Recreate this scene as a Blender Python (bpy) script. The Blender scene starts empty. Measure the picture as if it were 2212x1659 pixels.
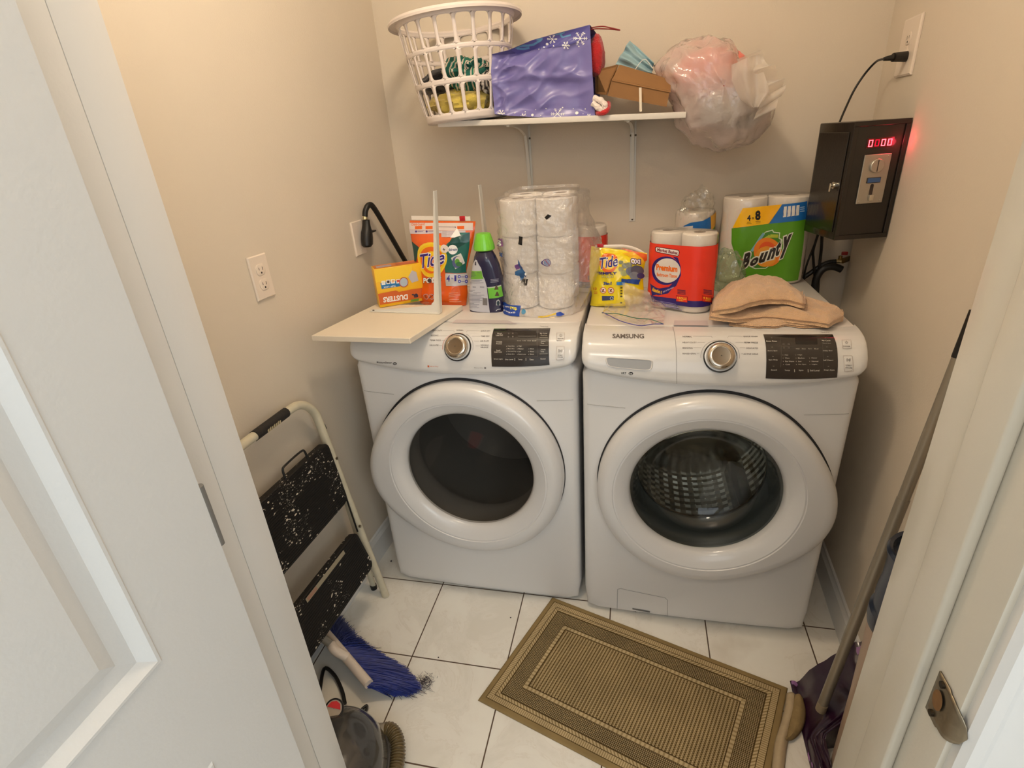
import bpy, bmesh, math, random
import numpy as np
from mathutils import Vector, Matrix, noise

SC = bpy.context.scene
COL = SC.collection
PI = math.pi
random.seed(7)

def s2l(c):
    c = c / 255.0
    return c / 12.92 if c <= .04045 else ((c + .055) / 1.055) ** 2.4
def RGB(r, g, b):
    return (s2l(r), s2l(g), s2l(b), 1.0)

# ------------------------------------------------------------ camera
IW, IH, FPX = 2212, 1659, 1156.2
CAM = np.array([.2165, -1.3552, 1.4793])
def cam_axes(yaw, pitch, roll):
    cy, sy, cp, sp = math.cos(yaw), math.sin(yaw), math.cos(pitch), math.sin(pitch)
    f = np.array([sy * cp, cy * cp, -sp]); r = np.array([cy, -sy, 0.0]); u = np.cross(r, f)
    c, s = math.cos(roll), math.sin(roll)
    return np.array([c * r + s * u, -s * r + c * u, f])
AX = cam_axes(-.2953, .4327, -.0734)
cd = bpy.data.cameras.new('camera')
cd.sensor_fit = 'HORIZONTAL'; cd.sensor_width = 36.0; cd.lens = FPX / IW * 36.0
cd.clip_start = .02; cd.clip_end = 50
cam = bpy.data.objects.new('camera', cd); COL.objects.link(cam)
cam.matrix_world = Matrix(((AX[0][0], AX[1][0], -AX[2][0], CAM[0]),
                           (AX[0][1], AX[1][1], -AX[2][1], CAM[1]),
                           (AX[0][2], AX[1][2], -AX[2][2], CAM[2]), (0, 0, 0, 1)))
SC.camera = cam

# ------------------------------------------------------------ world, lights, exposure
SC.view_settings.view_transform = 'Standard'
SC.view_settings.look = 'None'
SC.view_settings.gamma = 1.0
SC.view_settings.use_curve_mapping = False
SC.view_settings.exposure = 0.0
SC.cycles.max_bounces = 8
SC.cycles.transparent_max_bounces = 24
SC.cycles.caustics_reflective = False
SC.cycles.caustics_refractive = False
SC.cycles.use_denoising = True
w = bpy.data.worlds.new('world'); SC.world = w; w.use_nodes = True
w.node_tree.nodes['Background'].inputs[0].default_value = (.75, .85, 1.0, 1)
w.node_tree.nodes['Background'].inputs[1].default_value = .25

def add_light(name, kind, loc, power, color, size=.1, size_y=None, aim=None):
    d = bpy.data.lights.new(name, kind); d.energy = power; d.color = color
    if kind == 'AREA':
        d.shape = 'RECTANGLE'; d.size = size; d.size_y = size_y or size
    elif kind == 'POINT':
        d.shadow_soft_size = size
    o = bpy.data.objects.new(name, d); COL.objects.link(o); o.location = loc
    if aim is not None:
        o.rotation_euler = (Vector(aim) - Vector(loc)).to_track_quat('-Z', 'Y').to_euler()
    return o
LAMP = (-.12, -.33, 2.30)
add_light('ceiling_lamp_light', 'POINT', LAMP, 18.0, (1.0, .845, .655), .09)
add_light('hall_daylight', 'AREA', (1.40, -2.35, 1.60), 18.0, (.82, .93, 1.0), 1.1, 1.3, (-.1, -.9, 1.0))
add_light('hall_daylight', 'AREA', (.35, -3.05, 1.70), 10.0, (.88, .95, 1.0), 1.3, 1.3, (.1, 0, .2))
add_light('hall_fill_light', 'POINT', (.1, -1.75, 2.30), 10.0, (1.0, .90, .76), .12)  # added fill lamp without a fixture, brightens the floor by the doorway

# ------------------------------------------------------------ helpers
MATS = {}
def mat(name, color=(.8, .8, .8, 1), rough=.5, metal=0.0, spec=.5, coat=0.0, bump=0.0, bscale=200.0, var=0.0, vscale=8.0, emis=None, estr=0.0, sheen=0.0, sub=0.0, bdetail=2.0):
    if name in MATS: return MATS[name]
    m = bpy.data.materials.new(name); m.use_nodes = True; MATS[name] = m
    nt = m.node_tree; b = nt.nodes['Principled BSDF']
    b.inputs['Base Color'].default_value = color
    b.inputs['Roughness'].default_value = rough
    b.inputs['Metallic'].default_value = metal
    b.inputs['Specular IOR Level'].default_value = spec
    b.inputs['Coat Weight'].default_value = coat
    if coat: b.inputs['Coat Roughness'].default_value = .08
    if sheen: b.inputs['Sheen Weight'].default_value = sheen
    if emis:
        b.inputs['Emission Color'].default_value = emis; b.inputs['Emission Strength'].default_value = estr
    tc = nt.nodes.new('ShaderNodeTexCoord')
    if var > 0:
        n = nt.nodes.new('ShaderNodeTexNoise'); n.inputs['Scale'].default_value = vscale; n.inputs['Detail'].default_value = 5
        nt.links.new(tc.outputs['Object'], n.inputs['Vector'])
        hsv = nt.nodes.new('ShaderNodeHueSaturation'); hsv.inputs['Color'].default_value = color
        mr = nt.nodes.new('ShaderNodeMapRange'); mr.inputs['From Min'].default_value = .25; mr.inputs['From Max'].default_value = .75
        mr.inputs['To Min'].default_value = 1 - var; mr.inputs['To Max'].default_value = 1 + var
        nt.links.new(n.outputs['Fac'], mr.inputs['Value']); nt.links.new(mr.outputs[0], hsv.inputs['Value'])
        nt.links.new(hsv.outputs[0], b.inputs['Base Color'])
    if bump > 0:
        n = nt.nodes.new('ShaderNodeTexNoise'); n.inputs['Scale'].default_value = bscale; n.inputs['Detail'].default_value = bdetail
        nt.links.new(tc.outputs['Object'], n.inputs['Vector'])
        bp = nt.nodes.new('ShaderNodeBump'); bp.inputs['Strength'].default_value = bump; bp.inputs['Distance'].default_value = .004
        nt.links.new(n.outputs['Fac'], bp.inputs['Height']); nt.links.new(bp.outputs[0], b.inputs['Normal'])
    return m

def film(name, color=(.9, .9, .9, 1), clear=.8, white=.08, rough=.12, bump=.5, bscale=40.0, spec=1.0):
    """thin plastic film: mostly see-through, with a glossy skin and a little milkiness"""
    if name in MATS: return MATS[name]
    m = bpy.data.materials.new(name); m.use_nodes = True; MATS[name] = m
    nt = m.node_tree; N = nt.nodes; L = nt.links
    for n in list(N):
        if n.type != 'OUTPUT_MATERIAL': N.remove(n)
    out = [n for n in N if n.type == 'OUTPUT_MATERIAL'][0]
    tr = N.new('ShaderNodeBsdfTransparent'); tr.inputs[0].default_value = color
    gl = N.new('ShaderNodeBsdfGlossy'); gl.inputs[0].default_value = (1, 1, 1, 1); gl.inputs['Roughness'].default_value = rough
    df = N.new('ShaderNodeBsdfDiffuse'); df.inputs[0].default_value = color
    tl = N.new('ShaderNodeBsdfTranslucent'); tl.inputs[0].default_value = color
    ad = N.new('ShaderNodeMixShader'); ad.inputs[0].default_value = .5
    L.new(df.outputs[0], ad.inputs[1]); L.new(tl.outputs[0], ad.inputs[2])
    m1 = N.new('ShaderNodeMixShader'); m1.inputs[0].default_value = white
    L.new(tr.outputs[0], m1.inputs[1]); L.new(ad.outputs[0], m1.inputs[2])
    fr = N.new('ShaderNodeFresnel'); ior = 1.0 + .5 * spec
    ge = N.new('ShaderNodeNewGeometry'); io = N.new('ShaderNodeMapRange'); io.inputs['To Min'].default_value = ior; io.inputs['To Max'].default_value = 1 / ior
    L.new(ge.outputs['Backfacing'], io.inputs['Value']); L.new(io.outputs[0], fr.inputs[0])
    mu = N.new('ShaderNodeMath'); mu.operation = 'MULTIPLY'; mu.inputs[1].default_value = 1.6
    L.new(fr.outputs[0], mu.inputs[0])
    m2 = N.new('ShaderNodeMixShader'); L.new(mu.outputs[0], m2.inputs[0]); L.new(m1.outputs[0], m2.inputs[1]); L.new(gl.outputs[0], m2.inputs[2])
    L.new(m2.outputs[0], out.inputs[0])
    if bump:
        tc = N.new('ShaderNodeTexCoord'); no = N.new('ShaderNodeTexNoise'); no.inputs['Scale'].default_value = bscale; no.inputs['Detail'].default_value = 4
        L.new(tc.outputs['Object'], no.inputs['Vector'])
        bp = N.new('ShaderNodeBump'); bp.inputs['Strength'].default_value = bump; bp.inputs['Distance'].default_value = .01
        L.new(no.outputs['Fac'], bp.inputs['Height'])
        for q in (gl, df, fr): L.new(bp.outputs[0], q.inputs['Normal'])
    return m

def link(name, bm, m, parent=None, smooth=True, kind=None, loc=None, rot=None, sharp=35):
    me = bpy.data.meshes.new(name)
    bmesh.ops.recalc_face_normals(bm, faces=bm.faces[:]) if getattr(bm, '_recalc', False) else None
    bm.to_mesh(me); bm.free()
    o = bpy.data.objects.new(name, me); COL.objects.link(o)
    ms = m if isinstance(m, (list, tuple)) else [m]
    for q in ms: me.materials.append(q)
    if smooth:
        for p in me.polygons: p.use_smooth = True
        try: me.set_sharp_from_angle(angle=math.radians(sharp))
        except Exception: pass
    if parent is not None: o.parent = parent
    if loc is not None: o.location = loc
    if rot is not None: o.rotation_euler = rot
    if kind: o['kind'] = kind
    return o
def tag(o, label, cat, group=None, kind=None):
    o['label'] = label; o['category'] = cat
    if group: o['group'] = group
    if kind: o['kind'] = kind
    return o
def thing(name, label, cat, loc=(0, 0, 0), rot=(0, 0, 0), group=None):
    o = bpy.data.objects.new(name, None); COL.objects.link(o); o.empty_display_size = .05
    o.location = loc; o.rotation_euler = rot
    return tag(o, label, cat, group)

def BM(): return bmesh.new()
def box(bm, x0, x1, y0, y1, z0, z1, bev=0.0, seg=2, M=None, mi=0):
    r = bmesh.ops.create_cube(bm, size=1.0); vs = r['verts']
    for v in vs:
        v.co = Vector((x0 + (v.co.x + .5) * (x1 - x0), y0 + (v.co.y + .5) * (y1 - y0), z0 + (v.co.z + .5) * (z1 - z0)))
    fs = set(f for v in vs for f in v.link_faces)
    if bev > 0:
        es = set(e for v in vs for e in v.link_edges)
        r = bmesh.ops.bevel(bm, geom=list(es), offset=bev, segments=seg, affect='EDGES', profile=.5)
        fs = set(f for f in bm.faces if f.is_valid and (f in fs or f in r['faces']))
        vs = list({v for f in fs for v in f.verts})
    if M is not None:
        for v in vs: v.co = M @ v.co
    for f in fs:
        if f.is_valid: f.material_index = mi
    return vs
def cyl(bm, p0, p1, r0, r1=None, n=24, caps=True, mi=0):
    p0, p1 = Vector(p0), Vector(p1); r1 = r0 if r1 is None else r1
    d = (p1 - p0).normalized(); a = d.orthogonal().normalized(); b = d.cross(a)
    A = []; B = []
    for i in range(n):
        t = 2 * PI * i / n; q = a * math.cos(t) + b * math.sin(t)
        A.append(bm.verts.new(p0 + q * r0)); B.append(bm.verts.new(p1 + q * r1))
    for i in range(n):
        f = bm.faces.new((A[i], A[(i + 1) % n], B[(i + 1) % n], B[i])); f.material_index = mi
    if caps:
        f = bm.faces.new(A[::-1]); f.material_index = mi
        f = bm.faces.new(B); f.material_index = mi
def smooth_path(pts, k=6):
    P = [Vector(p) for p in pts]
    if len(P) < 3: return P
    out = []
    for i in range(len(P) - 1):
        a = P[max(i - 1, 0)]; b = P[i]; c = P[i + 1]; d = P[min(i + 2, len(P) - 1)]
        for j in range(k):
            t = j / k
            out.append(.5 * ((2 * b) + (c - a) * t + (2 * a - 5 * b + 4 * c - d) * t * t + (3 * b - a - 3 * c + d) * t ** 3))
    out.append(P[-1]); return out
def tube(bm, pts, r, n=10, k=6, mi=0, caps=True, flat=None, up=None, rfn=None):
    """sweep a circle (or ellipse r x flat) along a smoothed path"""
    P = smooth_path(pts, k) if k else [Vector(p) for p in pts]
    rings = []; prev = None
    for i, p in enumerate(P):
        t = (P[min(i + 1, len(P) - 1)] - P[max(i - 1, 0)]).normalized()
        if up is not None:
            a = Vector(up) - t * t.dot(Vector(up)); a.normalize()
        elif prev is None: a = t.orthogonal().normalized()
        else:
            a = prev - t * t.dot(prev); a.normalize()
        prev = a; b = t.cross(a)
        rr = r if rfn is None else rfn(i / (len(P) - 1)) * r
        fl = rr if flat is None else flat
        rings.append([bm.verts.new(p + a * math.cos(2 * PI * j / n) * rr + b * math.sin(2 * PI * j / n) * fl) for j in range(n)])
    for A, B in zip(rings, rings[1:]):
        for j in range(n):
            f = bm.faces.new((A[j], A[(j + 1) % n], B[(j + 1) % n], B[j])); f.material_index = mi
    if caps:
        f = bm.faces.new(rings[0][::-1]); f.material_index = mi
        f = bm.faces.new(rings[-1]); f.material_index = mi
def grid(bm, F, us, vs, mi=0, closed_u=False, flip=False):
    V = [[bm.verts.new(F(u, v)) for u in us] for v in vs]
    nu = len(us)
    for j in range(len(vs) - 1):
        for i in range(nu if closed_u else nu - 1):
            q = (V[j][i], V[j][(i + 1) % nu], V[j + 1][(i + 1) % nu], V[j + 1][i])
            if flip: q = q[::-1]
            try: f = bm.faces.new(q); f.material_index = mi
            except ValueError: pass
    return V
def lin(a, b, n): return [a + (b - a) * i / (n - 1) for i in range(n)]
def lathe(bm, prof, n=32, M=None, mi=0, rfn=None):
    """prof: (r, h) around z"""
    def F(u, v):
        r, h = prof[v]
        k = rfn(u, v) if rfn else 1.0
        p = Vector((r * k * math.cos(u), r * k * math.sin(u), h))
        return M @ p if M is not None else p
    return grid(bm, F, [2 * PI * i / n for i in range(n)], range(len(prof)), mi, closed_u=True)
def fill(bm, ring, mi=0):
    f = bm.faces.new(ring); f.material_index = mi
def lerp_list(L, t):
    n = len(L) - 1; x = t * n; i = int(max(0.0, min(.999999, t)) * n); k = x - i
    return [a + (b - a) * k for a, b in zip(L[i], L[i + 1])]
def nz(x, y, z=0.0, s=1.0):
    return noise.fractal(Vector((x * s, y * s, z * s)), .8, 2.1, 3)
def rid(x, y, z=0.0, s=1.0):
    return noise.ridged_multi_fractal(Vector((x * s, y * s, z * s)), .8, 2.1, 3, 1.0, 2.0)

# pixel of the photograph -> point of the place, on a plane or on a surface
def ray(px, py):
    v = np.array([(px - IW / 2) / FPX, -(py - IH / 2) / FPX, 1.0]); return v @ AX
def at(px, py, axis, val):
    i = 'xyz'.index(axis); d = ray(px, py); t = (val - CAM[i]) / d[i]; return Vector((CAM + t * d).tolist())
def pr(p):
    q = AX @ (np.array(p) - CAM); return np.array([IW / 2 + FPX * q[0] / q[2], IH / 2 - FPX * q[1] / q[2]])
def inv(F, M, px, py, g=(0.0, 0.0), h=1e-4):
    uv = np.array(g, float); T = np.array([px, py], float)
    P = lambda a: pr(M @ F(a[0], a[1]))
    for _ in range(25):
        p = P(uv); e = T - p
        if abs(e).max() < .05: break
        J = np.stack([(P(uv + [h, 0]) - p) / h, (P(uv + [0, h]) - p) / h], 1)
        try: st = np.linalg.solve(J, e)
        except Exception: break
        mx = abs(st).max()
        if mx > .15: st *= .15 / mx
        uv = uv + st
    return uv

# printed graphics laid on a surface F(u, v)
FONT_CACHE = {}
def glyphs(s, bold=0.0, shear=0.0):
    key = (s, bold, shear)
    if key not in FONT_CACHE:
        c = bpy.data.curves.new('t', 'FONT'); c.body = s; c.size = 1.0; c.offset = bold; c.shear = shear; c.resolution_u = 3
        o = bpy.data.objects.new('t', c)
        me = bpy.data.meshes.new_from_object(o)
        vs = [(v.co.x, v.co.y) for v in me.vertices]; fs = [tuple(p.vertices) for p in me.polygons]
        bpy.data.objects.remove(o); bpy.data.curves.remove(c); bpy.data.meshes.remove(me)
        xs = [v[0] for v in vs] or [0, 1]; ys = [v[1] for v in vs] or [0, 1]
        x0, x1, y0, y1 = min(xs), max(xs), min(ys), max(ys)
        FONT_CACHE[key] = ([((x - x0) / max(x1 - x0, 1e-6), (y - y0) / max(y1 - y0, 1e-6)) for x, y in vs], fs)
    return FONT_CACHE[key]
class Art:
    def __init__(s, F, M=None, g=(0, 0), off=.0005, side=-1.0, rough=.4, step=.006, tier=.00018, Finv=None):
        s.Finv = Finv or F
        s.F, s.M, s.g, s.off, s.side, s.rough, s.step, s.tier = F, M or Matrix(), g, off, side, rough, step, tier
        s.items = []; s.cols = []; s.layer = 0; s.clip = None; s.grp = None; s.boxes = []
    def ci(s, c):
        if c not in s.cols: s.cols.append(c)
        return s.cols.index(c)
    def uv(s, px, py):
        r = inv(s.Finv, s.M, px, py, s.g)
        if s.clip: r = np.array([min(max(r[0], s.clip[0]), s.clip[1]), min(max(r[1], s.clip[2]), s.clip[3])])
        return r
    def raw(s, vs, fs, c, up=1):
        xs = [v[0] for v in vs]; ys = [v[1] for v in vs]
        if not xs: return
        b = (min(xs), max(xs), min(ys), max(ys)); ci = s.ci(c); k = 1
        for q, cj, kj in s.boxes:       # only what really overlaps is lifted above what lies under it
            if b[0] < q[1] and q[0] < b[1] and b[2] < q[3] and q[2] < b[3]: k = max(k, kj + (1 if cj != ci else 0))
        s.boxes.append((b, ci, k)); s.items.append((vs, fs, ci, k, s.grp))
    def poly(s, pts, c, px=True):
        vs = [tuple(s.uv(*p)) if px else tuple(p) for p in pts]
        s.raw(vs, [tuple(range(len(vs)))], c)
    def frame(s, p0, p1, p2, px=True):
        f = (lambda p: np.array(s.uv(*p))) if px else np.array
        a, b, d = f(p0), f(p1), f(p2); return a, b - a, d - a
    def text(s, t, p0, p1, h, c, bold=.0, shear=0.0, px=True):
        """p0, p1: bottom left and bottom right of the lettering; h: its height in px (straight up) or a third point (top left)"""
        p2 = h if isinstance(h, tuple) else (p0[0] + (p1[1] - p0[1]) / max(1e-6, abs(p1[0] - p0[0])) * h * (1 if p1[0] > p0[0] else -1), p0[1] - h)
        a, e1, e2 = s.frame(p0, p1, p2, px)
        vs, fs = glyphs(t, bold, shear)
        s.raw([tuple(a + e1 * x + e2 * y) for x, y in vs], fs, c)
    def ell(s, cpx, rx, ry, c, rot=0.0, n=28, inner=0.0, px=True, a0=0.0, a1=2 * PI):
        """ellipse by centre and radii in px (mapped at the centre)"""
        if px:
            a, e1, e2 = s.frame(cpx, (cpx[0] + rx, cpx[1]), (cpx[0], cpx[1] - ry))
        else:
            a = np.array(cpx); e1 = np.array([rx, 0.0]); e2 = np.array([0, ry])
        k = ry / rx if px else 1.0
        cr, sr = math.cos(rot), math.sin(rot)
        full = abs(a1 - a0 - 2 * PI) < 1e-6
        m = n if full else n + 1
        def P(t, q):
            x, y = math.cos(t) * q * rx, math.sin(t) * q * ry
            X, Y = x * cr - y * sr, x * sr + y * cr
            return tuple(a + e1 * (X / rx) + e2 * (Y / ry))
        ts = [a0 + (a1 - a0) * i / n for i in range(m)]
        if inner <= 0 and full:
            s.raw([P(t, 1) for t in ts], [tuple(range(m))], c)
        else:
            vs = [P(t, 1) for t in ts] + [P(t, inner) for t in ts]
            fs = [(i, (i + 1) % m, m + (i + 1) % m, m + i) for i in range(m if full else m - 1)]
            s.raw(vs, fs, c)
    def line(s, pts, wpx, c, px=True):
        P = [np.array(s.uv(*p)) if px else np.array(p) for p in pts]
        h = 2e-3; u0, v0 = P[0]; p0 = s.Finv(u0, v0)
        S = np.array([max(1e-6, (s.Finv(u0 + h, v0) - p0).length / h), max(1e-6, (s.Finv(u0, v0 + h) - p0).length / h)])
        if px: k = wpx * float(np.linalg.norm(np.array(s.M @ p0) - CAM)) / FPX
        else: k = wpx; S = np.array([1.0, 1.0])
        vs = []; fs = []
        for i in range(len(P) - 1):
            d = (P[i + 1] - P[i]) * S; l = np.hypot(*d)
            if l < 1e-9: continue
            n = np.array([-d[1], d[0]]) / l * k / 2 / S; b = len(vs)
            vs += [tuple(P[i] - n), tuple(P[i + 1] - n), tuple(P[i + 1] + n), tuple(P[i] + n)]
            fs.append((b, b + 1, b + 2, b + 3))
        s.raw(vs, fs, c)
    def build(s, name, parent=None, label=None):
        keep = s.items; gs = list(dict.fromkeys(i[4] for i in keep)); o = None
        for g in gs:
            s.items = [i[:4] for i in keep if i[4] == g]; o = s._build(g or name, parent, label)
        return o
    def _build(s, name, parent=None, label=None):
        bm = BM(); ms = []
        for c in s.cols:
            nm = 'print_%02x%02x%02x_%d' % (*[int(max(0, min(1, q)) * 255) for q in c[:3]], int(s.rough * 100))
            ms.append(mat(nm, c if len(c) == 4 else (*c, 1), s.rough))
        lay = bm.verts.layers.int.new('k')
        for vs, fs, mi, k in s.items:
            B = []
            for v in vs:
                q = bm.verts.new((v[0], v[1], 0)); q[lay] = k; B.append(q)
            for f in fs:
                if len(set(f)) < 3: continue
                try: q = bm.faces.new([B[i] for i in f]); q.material_index = mi
                except ValueError: pass
        bmesh.ops.triangulate(bm, faces=bm.faces[:])
        # true edge lengths on the surface decide the refinement
        eps = 1e-3
        a = s.F(*s.g); sx = (s.F(s.g[0] + eps, s.g[1]) - a).length / eps; sy = (s.F(s.g[0], s.g[1] + eps) - a).length / eps
        for _ in range(7):
            es = [e for e in bm.edges if math.hypot((e.verts[0].co.x - e.verts[1].co.x) * sx, (e.verts[0].co.y - e.verts[1].co.y) * sy) > s.step]
            if not es or len(bm.verts) > 60000: break
            bmesh.ops.subdivide_edges(bm, edges=es, cuts=1)
            bmesh.ops.triangulate(bm, faces=[f for f in bm.faces if len(f.verts) > 3])
        h = 1e-3
        for v in bm.verts:
            u, t = v.co.x, v.co.y
            if s.clip: u = min(max(u, s.clip[0]), s.clip[1]); t = min(max(t, s.clip[2]), s.clip[3])
            p = s.F(u, t)
            n = (s.F(u + h, t) - p).cross(s.F(u, t + h) - p)
            n = n.normalized() if n.length > 0 else Vector((0, -1, 0))
            k = v[lay]
            v.co = p + n * s.side * -1 * (s.off + s.tier * max(k, 1))
        o = link(name, bm, ms, parent, smooth=True)
        if label: o['label'] = label
        return o
WHITE = RGB(245, 244, 240); BLACK = RGB(22, 20, 22)
# ------------------------------------------------------------ the room
LX, RX, BY = -.818, .8055, .70
ZC = 2.44
def wall_mat(name, color, bump=.12):
    return mat(name, color, .72, spec=.3, bump=bump, bscale=260.0, var=.025, vscale=2.2)
M_WALL = wall_mat('wall_paint_cream', RGB(220, 208, 190))
M_HALL = wall_mat('hall_wall_paint', RGB(214, 208, 200))
M_CEIL = wall_mat('ceiling_paint', RGB(238, 234, 226), .1)
M_TRIM = mat('trim_white_gloss', RGB(226, 224, 220), .38, coat=.15, bump=.05, bscale=160, var=.012, vscale=5)
M_JAMB = mat('jamb_cream_gloss', RGB(210, 204, 190), .34, coat=.2, bump=.05, bscale=160, var=.015, vscale=5)

def tile_mat():
    m = bpy.data.materials.new('floor_tile_marble'); m.use_nodes = True
    nt = m.node_tree; N = nt.nodes; L = nt.links; b = N['Principled BSDF']
    tc = N.new('ShaderNodeTexCoord'); mp = N.new('ShaderNodeMapping')
    # the grout grid: 0.3048 m tiles, turned 3.1 degrees, one crossing at (-.5166, .0097)
    a = .0548; ox, oy = -.5166 + .004, .0097
    mp.vector_type = 'TEXTURE'
    ox -= 3.048; oy -= 3.048
    mp.inputs['Location'].default_value = (math.cos(a) * ox - math.sin(a) * oy, math.sin(a) * ox + math.cos(a) * oy, 0)
    mp.inputs['Rotation'].default_value = (0, 0, a)
    L.new(tc.outputs['Object'], mp.inputs['Vector'])
    br = N.new('ShaderNodeTexBrick'); br.offset = 0.0; br.squash = 1.0
    br.inputs['Scale'].default_value = 1.0; br.inputs['Brick Width'].default_value = .3048; br.inputs['Row Height'].default_value = .3048
    br.inputs['Mortar Size'].default_value = .0021; br.inputs['Mortar Smooth'].default_value = .15; br.inputs['Bias'].default_value = 0
    br.inputs['Color1'].default_value = (.5, .5, .5, 1); br.inputs['Color2'].default_value = (.56, .56, .56, 1); br.inputs['Mortar'].default_value = (0, 0, 0, 1)
    L.new(mp.outputs[0], br.inputs['Vector'])
    n1 = N.new('ShaderNodeTexNoise'); n1.inputs['Scale'].default_value = 5.5; n1.inputs['Detail'].default_value = 8; n1.inputs['Roughness'].default_value = .62; n1.inputs['Distortion'].default_value = .7
    L.new(tc.outputs['Object'], n1.inputs['Vector'])
    cr = N.new('ShaderNodeValToRGB'); e = cr.color_ramp.elements
    e[0].position = .40; e[0].color = RGB(234, 229, 218); e[1].position = .60; e[1].color = RGB(244, 240, 230)
    k = cr.color_ramp.elements.new(.5); k.color = RGB(241, 236, 226)
    k = cr.color_ramp.elements.new(.49); k.color = RGB(234, 228, 216)
    k = cr.color_ramp.elements.new(.475); k.color = RGB(240, 235, 225)
    L.new(n1.outputs['Fac'], cr.inputs['Fac'])
    n2 = N.new('ShaderNodeTexNoise'); n2.inputs['Scale'].default_value = 3.1; n2.inputs['Detail'].default_value = 6
    L.new(tc.outputs['Object'], n2.inputs['Vector'])
    mr = N.new('ShaderNodeMapRange'); mr.inputs['From Min'].default_value = .62; mr.inputs['From Max'].default_value = .78; mr.inputs['To Max'].default_value = .35
    L.new(n2.outputs['Fac'], mr.inputs['Value'])
    dirt = N.new('ShaderNodeMixRGB'); dirt.inputs['Color2'].default_value = RGB(168, 146, 112)
    L.new(mr.outputs[0], dirt.inputs['Fac']); L.new(cr.outputs[0], dirt.inputs['Color1'])
    mx = N.new('ShaderNodeMixRGB'); mx.inputs['Color2'].default_value = RGB(92, 72, 56)
    L.new(br.outputs['Fac'], mx.inputs['Fac']); L.new(dirt.outputs[0], mx.inputs['Color1']); L.new(mx.outputs[0], b.inputs['Base Color'])
    b.inputs['Roughness'].default_value = .42; b.inputs['Specular IOR Level'].default_value = .45
    bp = N.new('ShaderNodeBump'); bp.invert = True; bp.inputs['Strength'].default_value = .5; bp.inputs['Distance'].default_value = .002
    L.new(br.outputs['Fac'], bp.inputs['Height']); L.new(bp.outputs[0], b.inputs['Normal'])
    return m
def struct(name, bm, m, parent=None, smooth=False, **k):
    o = link(name, bm, m, parent, smooth=smooth, **k)
    if parent is None: o['kind'] = 'structure'
    return o
bm = BM(); box(bm, -1.6, 1.6, -3.3, .82, -.06, 0); struct('floor', bm, tile_mat())
bm = BM(); box(bm, LX - .1, RX + .1, -1.0, BY + .1, ZC, ZC + .05); struct('ceiling', bm, M_CEIL)
bm = BM(); box(bm, LX - .1, LX, -.90, BY + .1, 0, ZC); struct('wall_left', bm, M_WALL)
bm = BM(); box(bm, LX, RX + .2, BY, BY + .1, 0, ZC); struct('wall_back', bm, M_WALL)
# the right wall is cut away low in the far corner, where the taps are
bm = BM(); box(bm, RX, RX + .1, -.90, .655, 0, ZC); box(bm, RX, RX + .1, .655, BY, 1.19, ZC)
box(bm, RX + .1, RX + .14, .60, BY, 0, 1.25); struct('wall_right', bm, M_WALL)
# wall with the doorway: inner face through (-.395,-.79) and (.509,-.75)
WA = math.atan2(.04, .904)
WM = Matrix.Translation((-.395, -.79, 0)) @ Matrix.Rotation(WA, 4, 'Z')     # x along the wall, -y towards the hall
DW = .905
bm = BM()
box(bm, -.42, -.022, -.155, -.008, 0, ZC, M=WM); box(bm, DW + .022, DW + .40, -.155, -.008, 0, ZC, M=WM); box(bm, -.022, DW + .022, -.155, -.008, 2.07, ZC, M=WM)
struct('wall_front', bm, M_HALL)
# hall beyond the doorway
bm = BM(); box(bm, -1.5, -1.45, -3.2, -.95, 0, ZC); struct('wall_hall_left', bm, M_HALL)
bm = BM(); box(bm, 1.45, 1.5, -3.2, -2.9, 0, ZC); box(bm, 1.45, 1.5, -1.8, -.90, 0, ZC); box(bm, 1.45, 1.5, -2.9, -1.8, 0, .95); box(bm, 1.45, 1.5, -2.9, -1.8, 2.25, ZC); struct('wall_hall_right', bm, M_HALL)
bm = BM(); box(bm, -1.5, -.4, -3.25, -3.15, 0, ZC); box(bm, 1.1, 1.5, -3.25, -3.15, 0, ZC); box(bm, -.4, 1.1, -3.25, -3.15, 0, 1.0); box(bm, -.4, 1.1, -3.25, -3.15, 2.4, ZC); struct('wall_hall_rear', bm, M_HALL)
bm = BM(); box(bm, -1.5, 1.5, -3.2, -.95, ZC, ZC + .05); struct('ceiling_hall', bm, M_CEIL)
bm = BM(); box(bm, -1.5, LX - .02, -.97, -.92, 0, ZC); box(bm, RX + .1, 1.5, -.92, -.87, 0, ZC); struct('wall_hall_front', bm, M_HALL)
bm = BM()
for y in (-2.9, -2.37, -1.84): box(bm, 1.45, 1.49, y, y + .04, .95, 2.25, .004)
for z in (.95, 1.58, 2.21): box(bm, 1.45, 1.49, -2.9, -1.8, z, z + .04, .004)
struct('window_1', bm, M_TRIM)
bm = BM()
for x in (-.4, .33, 1.06): box(bm, x, x + .04, -3.22, -3.18, 1.0, 2.4, .004)
for z in (1.0, 1.68, 2.36): box(bm, -.4, 1.1, -3.22, -3.18, z, z + .04, .004)
struct('window_2', bm, M_TRIM)

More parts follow.
